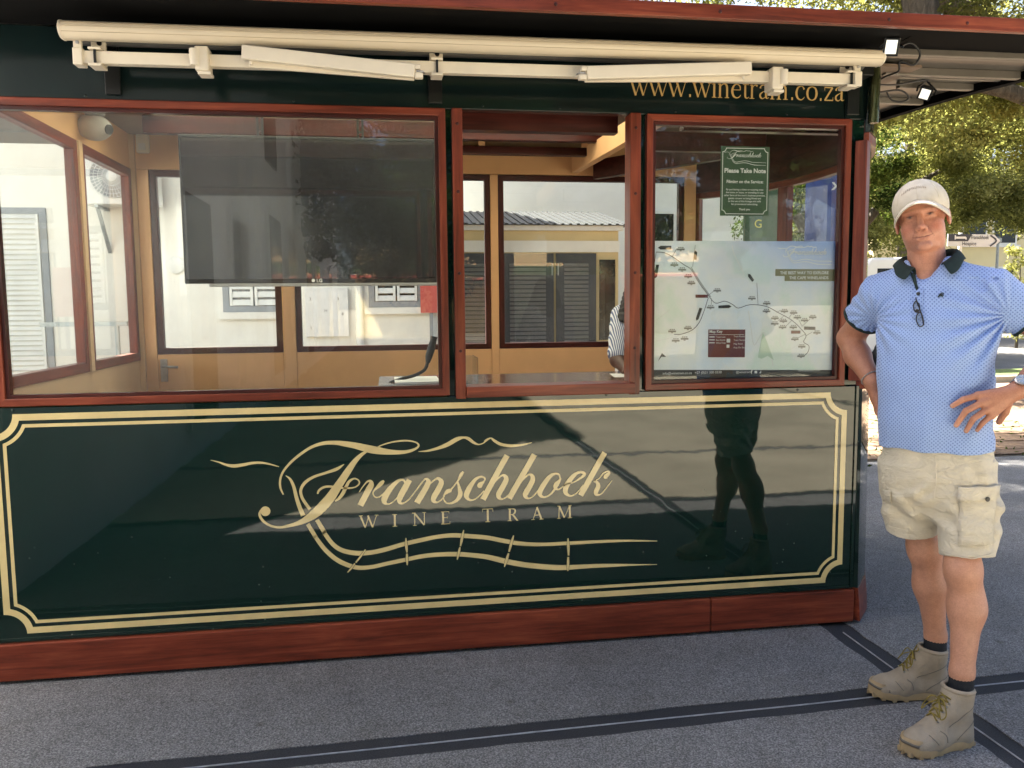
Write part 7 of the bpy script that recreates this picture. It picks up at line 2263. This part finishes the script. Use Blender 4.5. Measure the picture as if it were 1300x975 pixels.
CB.add(cone(SA, EA, 0.050, 0.042), 0.03)
CB.add(cone(EA, WA, 0.038, 0.028), 0.02)
CB.add(ell((1.132, 3.765, 1.172), (0.034, 0.040, 0.017)), 0.015)
for k, (dx, l) in enumerate(((-0.024, 0.05), (-0.008, 0.06), (0.008, 0.058), (0.023, 0.046))):
    CB.add(cone((1.138 + dx, 3.738, 1.172), (1.150 + dx * 1.15, 3.738 - l * 0.6, 1.174), 0.0095, 0.009), 0.006)
    CB.add(cone((1.150 + dx * 1.15, 3.738 - l * 0.6, 1.174), (1.158 + dx * 1.15, 3.738 - l, 1.165), 0.009, 0.0075), 0.004)
CB.add(cone((1.115, 3.775, 1.172), (1.098, 3.735, 1.166), 0.012, 0.009), 0.008)
CB.add(cone((1.465, 4.06, 1.425), (1.505, 4.0, 1.22), 0.050, 0.042), 0.03)
CB.add(cone((1.505, 4.0, 1.22), (1.46, 3.84, 1.185), 0.038, 0.028), 0.02)
CB.add(ell((1.445, 3.80, 1.178), (0.034, 0.045, 0.017)), 0.015)
for k in range(4):
    CB.add(cone((1.425 + 0.013 * k, 3.77, 1.175), (1.42 + 0.013 * k, 3.72, 1.165), 0.009, 0.0075), 0.004)
V, F = CB.mesh()
paint('skin_deep', (0.085, 0.036, 0.022), 0.5, 0.06, 30)
mesh_from('body', V, F, 'skin_deep', ck, None, 1)
SC_ = Field((1.0, 3.80, 0.80), (1.64, 4.34, 1.52), 0.006)
SC_.add(loft([(0.86, 1.34, 4.15, 0.172, 0.126), (1.0, 1.34, 4.14, 0.152, 0.116), (1.2, 1.33, 4.11, 0.166, 0.124), (1.36, 1.325, 4.09, 0.170, 0.113), (1.45, 1.32, 4.08, 0.085, 0.07)]))
SC_.add(cone(SA, (1.125, 3.915, 1.235), 0.062, 0.056), 0.03)
SC_.add(cone((1.465, 4.06, 1.425), (1.503, 4.005, 1.24), 0.062, 0.056), 0.03)
SC_.warp(lambda x, y, z: np.sin(z * 90 + x * 40) * 0.0025 + 0 * y, (1.0, 3.8, 0.8), (1.64, 4.34, 1.40))
V, F = SC_.mesh()
m, nt, b = node_mat('striped_cloth')
v = mapped(nt, (1, 0.6, 0.12), (0, 0, 0))
wv = nt.nodes.new('ShaderNodeTexWave')
wv.inputs['Scale'].default_value = 34
wv.inputs['Distortion'].default_value = 0.6
nt.links.new(v, wv.inputs['Vector'])
nt.links.new(ramp(nt, wv.outputs['Fac'], [(0.42, (0.10, 0.13, 0.24)), (0.55, (0.72, 0.73, 0.76))]), b.inputs['Base Color'])
b.inputs['Roughness'].default_value = 0.9
mesh_from('shirt', V, F, 'striped_cloth', ck, None, 1)
HR = Field((1.10, 3.86, 1.32), (1.48, 4.24, 1.74), 0.006)
HR.add(ell((1.302, 4.03, 1.615), (0.088, 0.098, 0.100)))
HR.add(cone((1.25, 4.04, 1.57), (1.185, 3.985, 1.42), 0.055, 0.045), 0.03)
HR.add(cone((1.36, 4.06, 1.57), (1.40, 4.04, 1.42), 0.055, 0.04), 0.03)
HR.add(cone((1.30, 4.10, 1.58), (1.30, 4.14, 1.42), 0.07, 0.06), 0.03)
HR.cut(ell((1.297, 3.89, 1.575), (0.055, 0.065, 0.075)), 0.01)
HR.warp(lambda x, y, z: np.sin(z * 120 + 60 * x) * np.sin(x * 170 + y * 140) * 0.006, (1.10, 3.86, 1.32), (1.48, 4.24, 1.74))
V, F = HR.mesh()
paint('hair_black', (0.010, 0.008, 0.007), 0.55, 0.2, 40, bumpk=0.8, bscale=120)
mesh_from('hair', V, F, 'hair_black', ck)
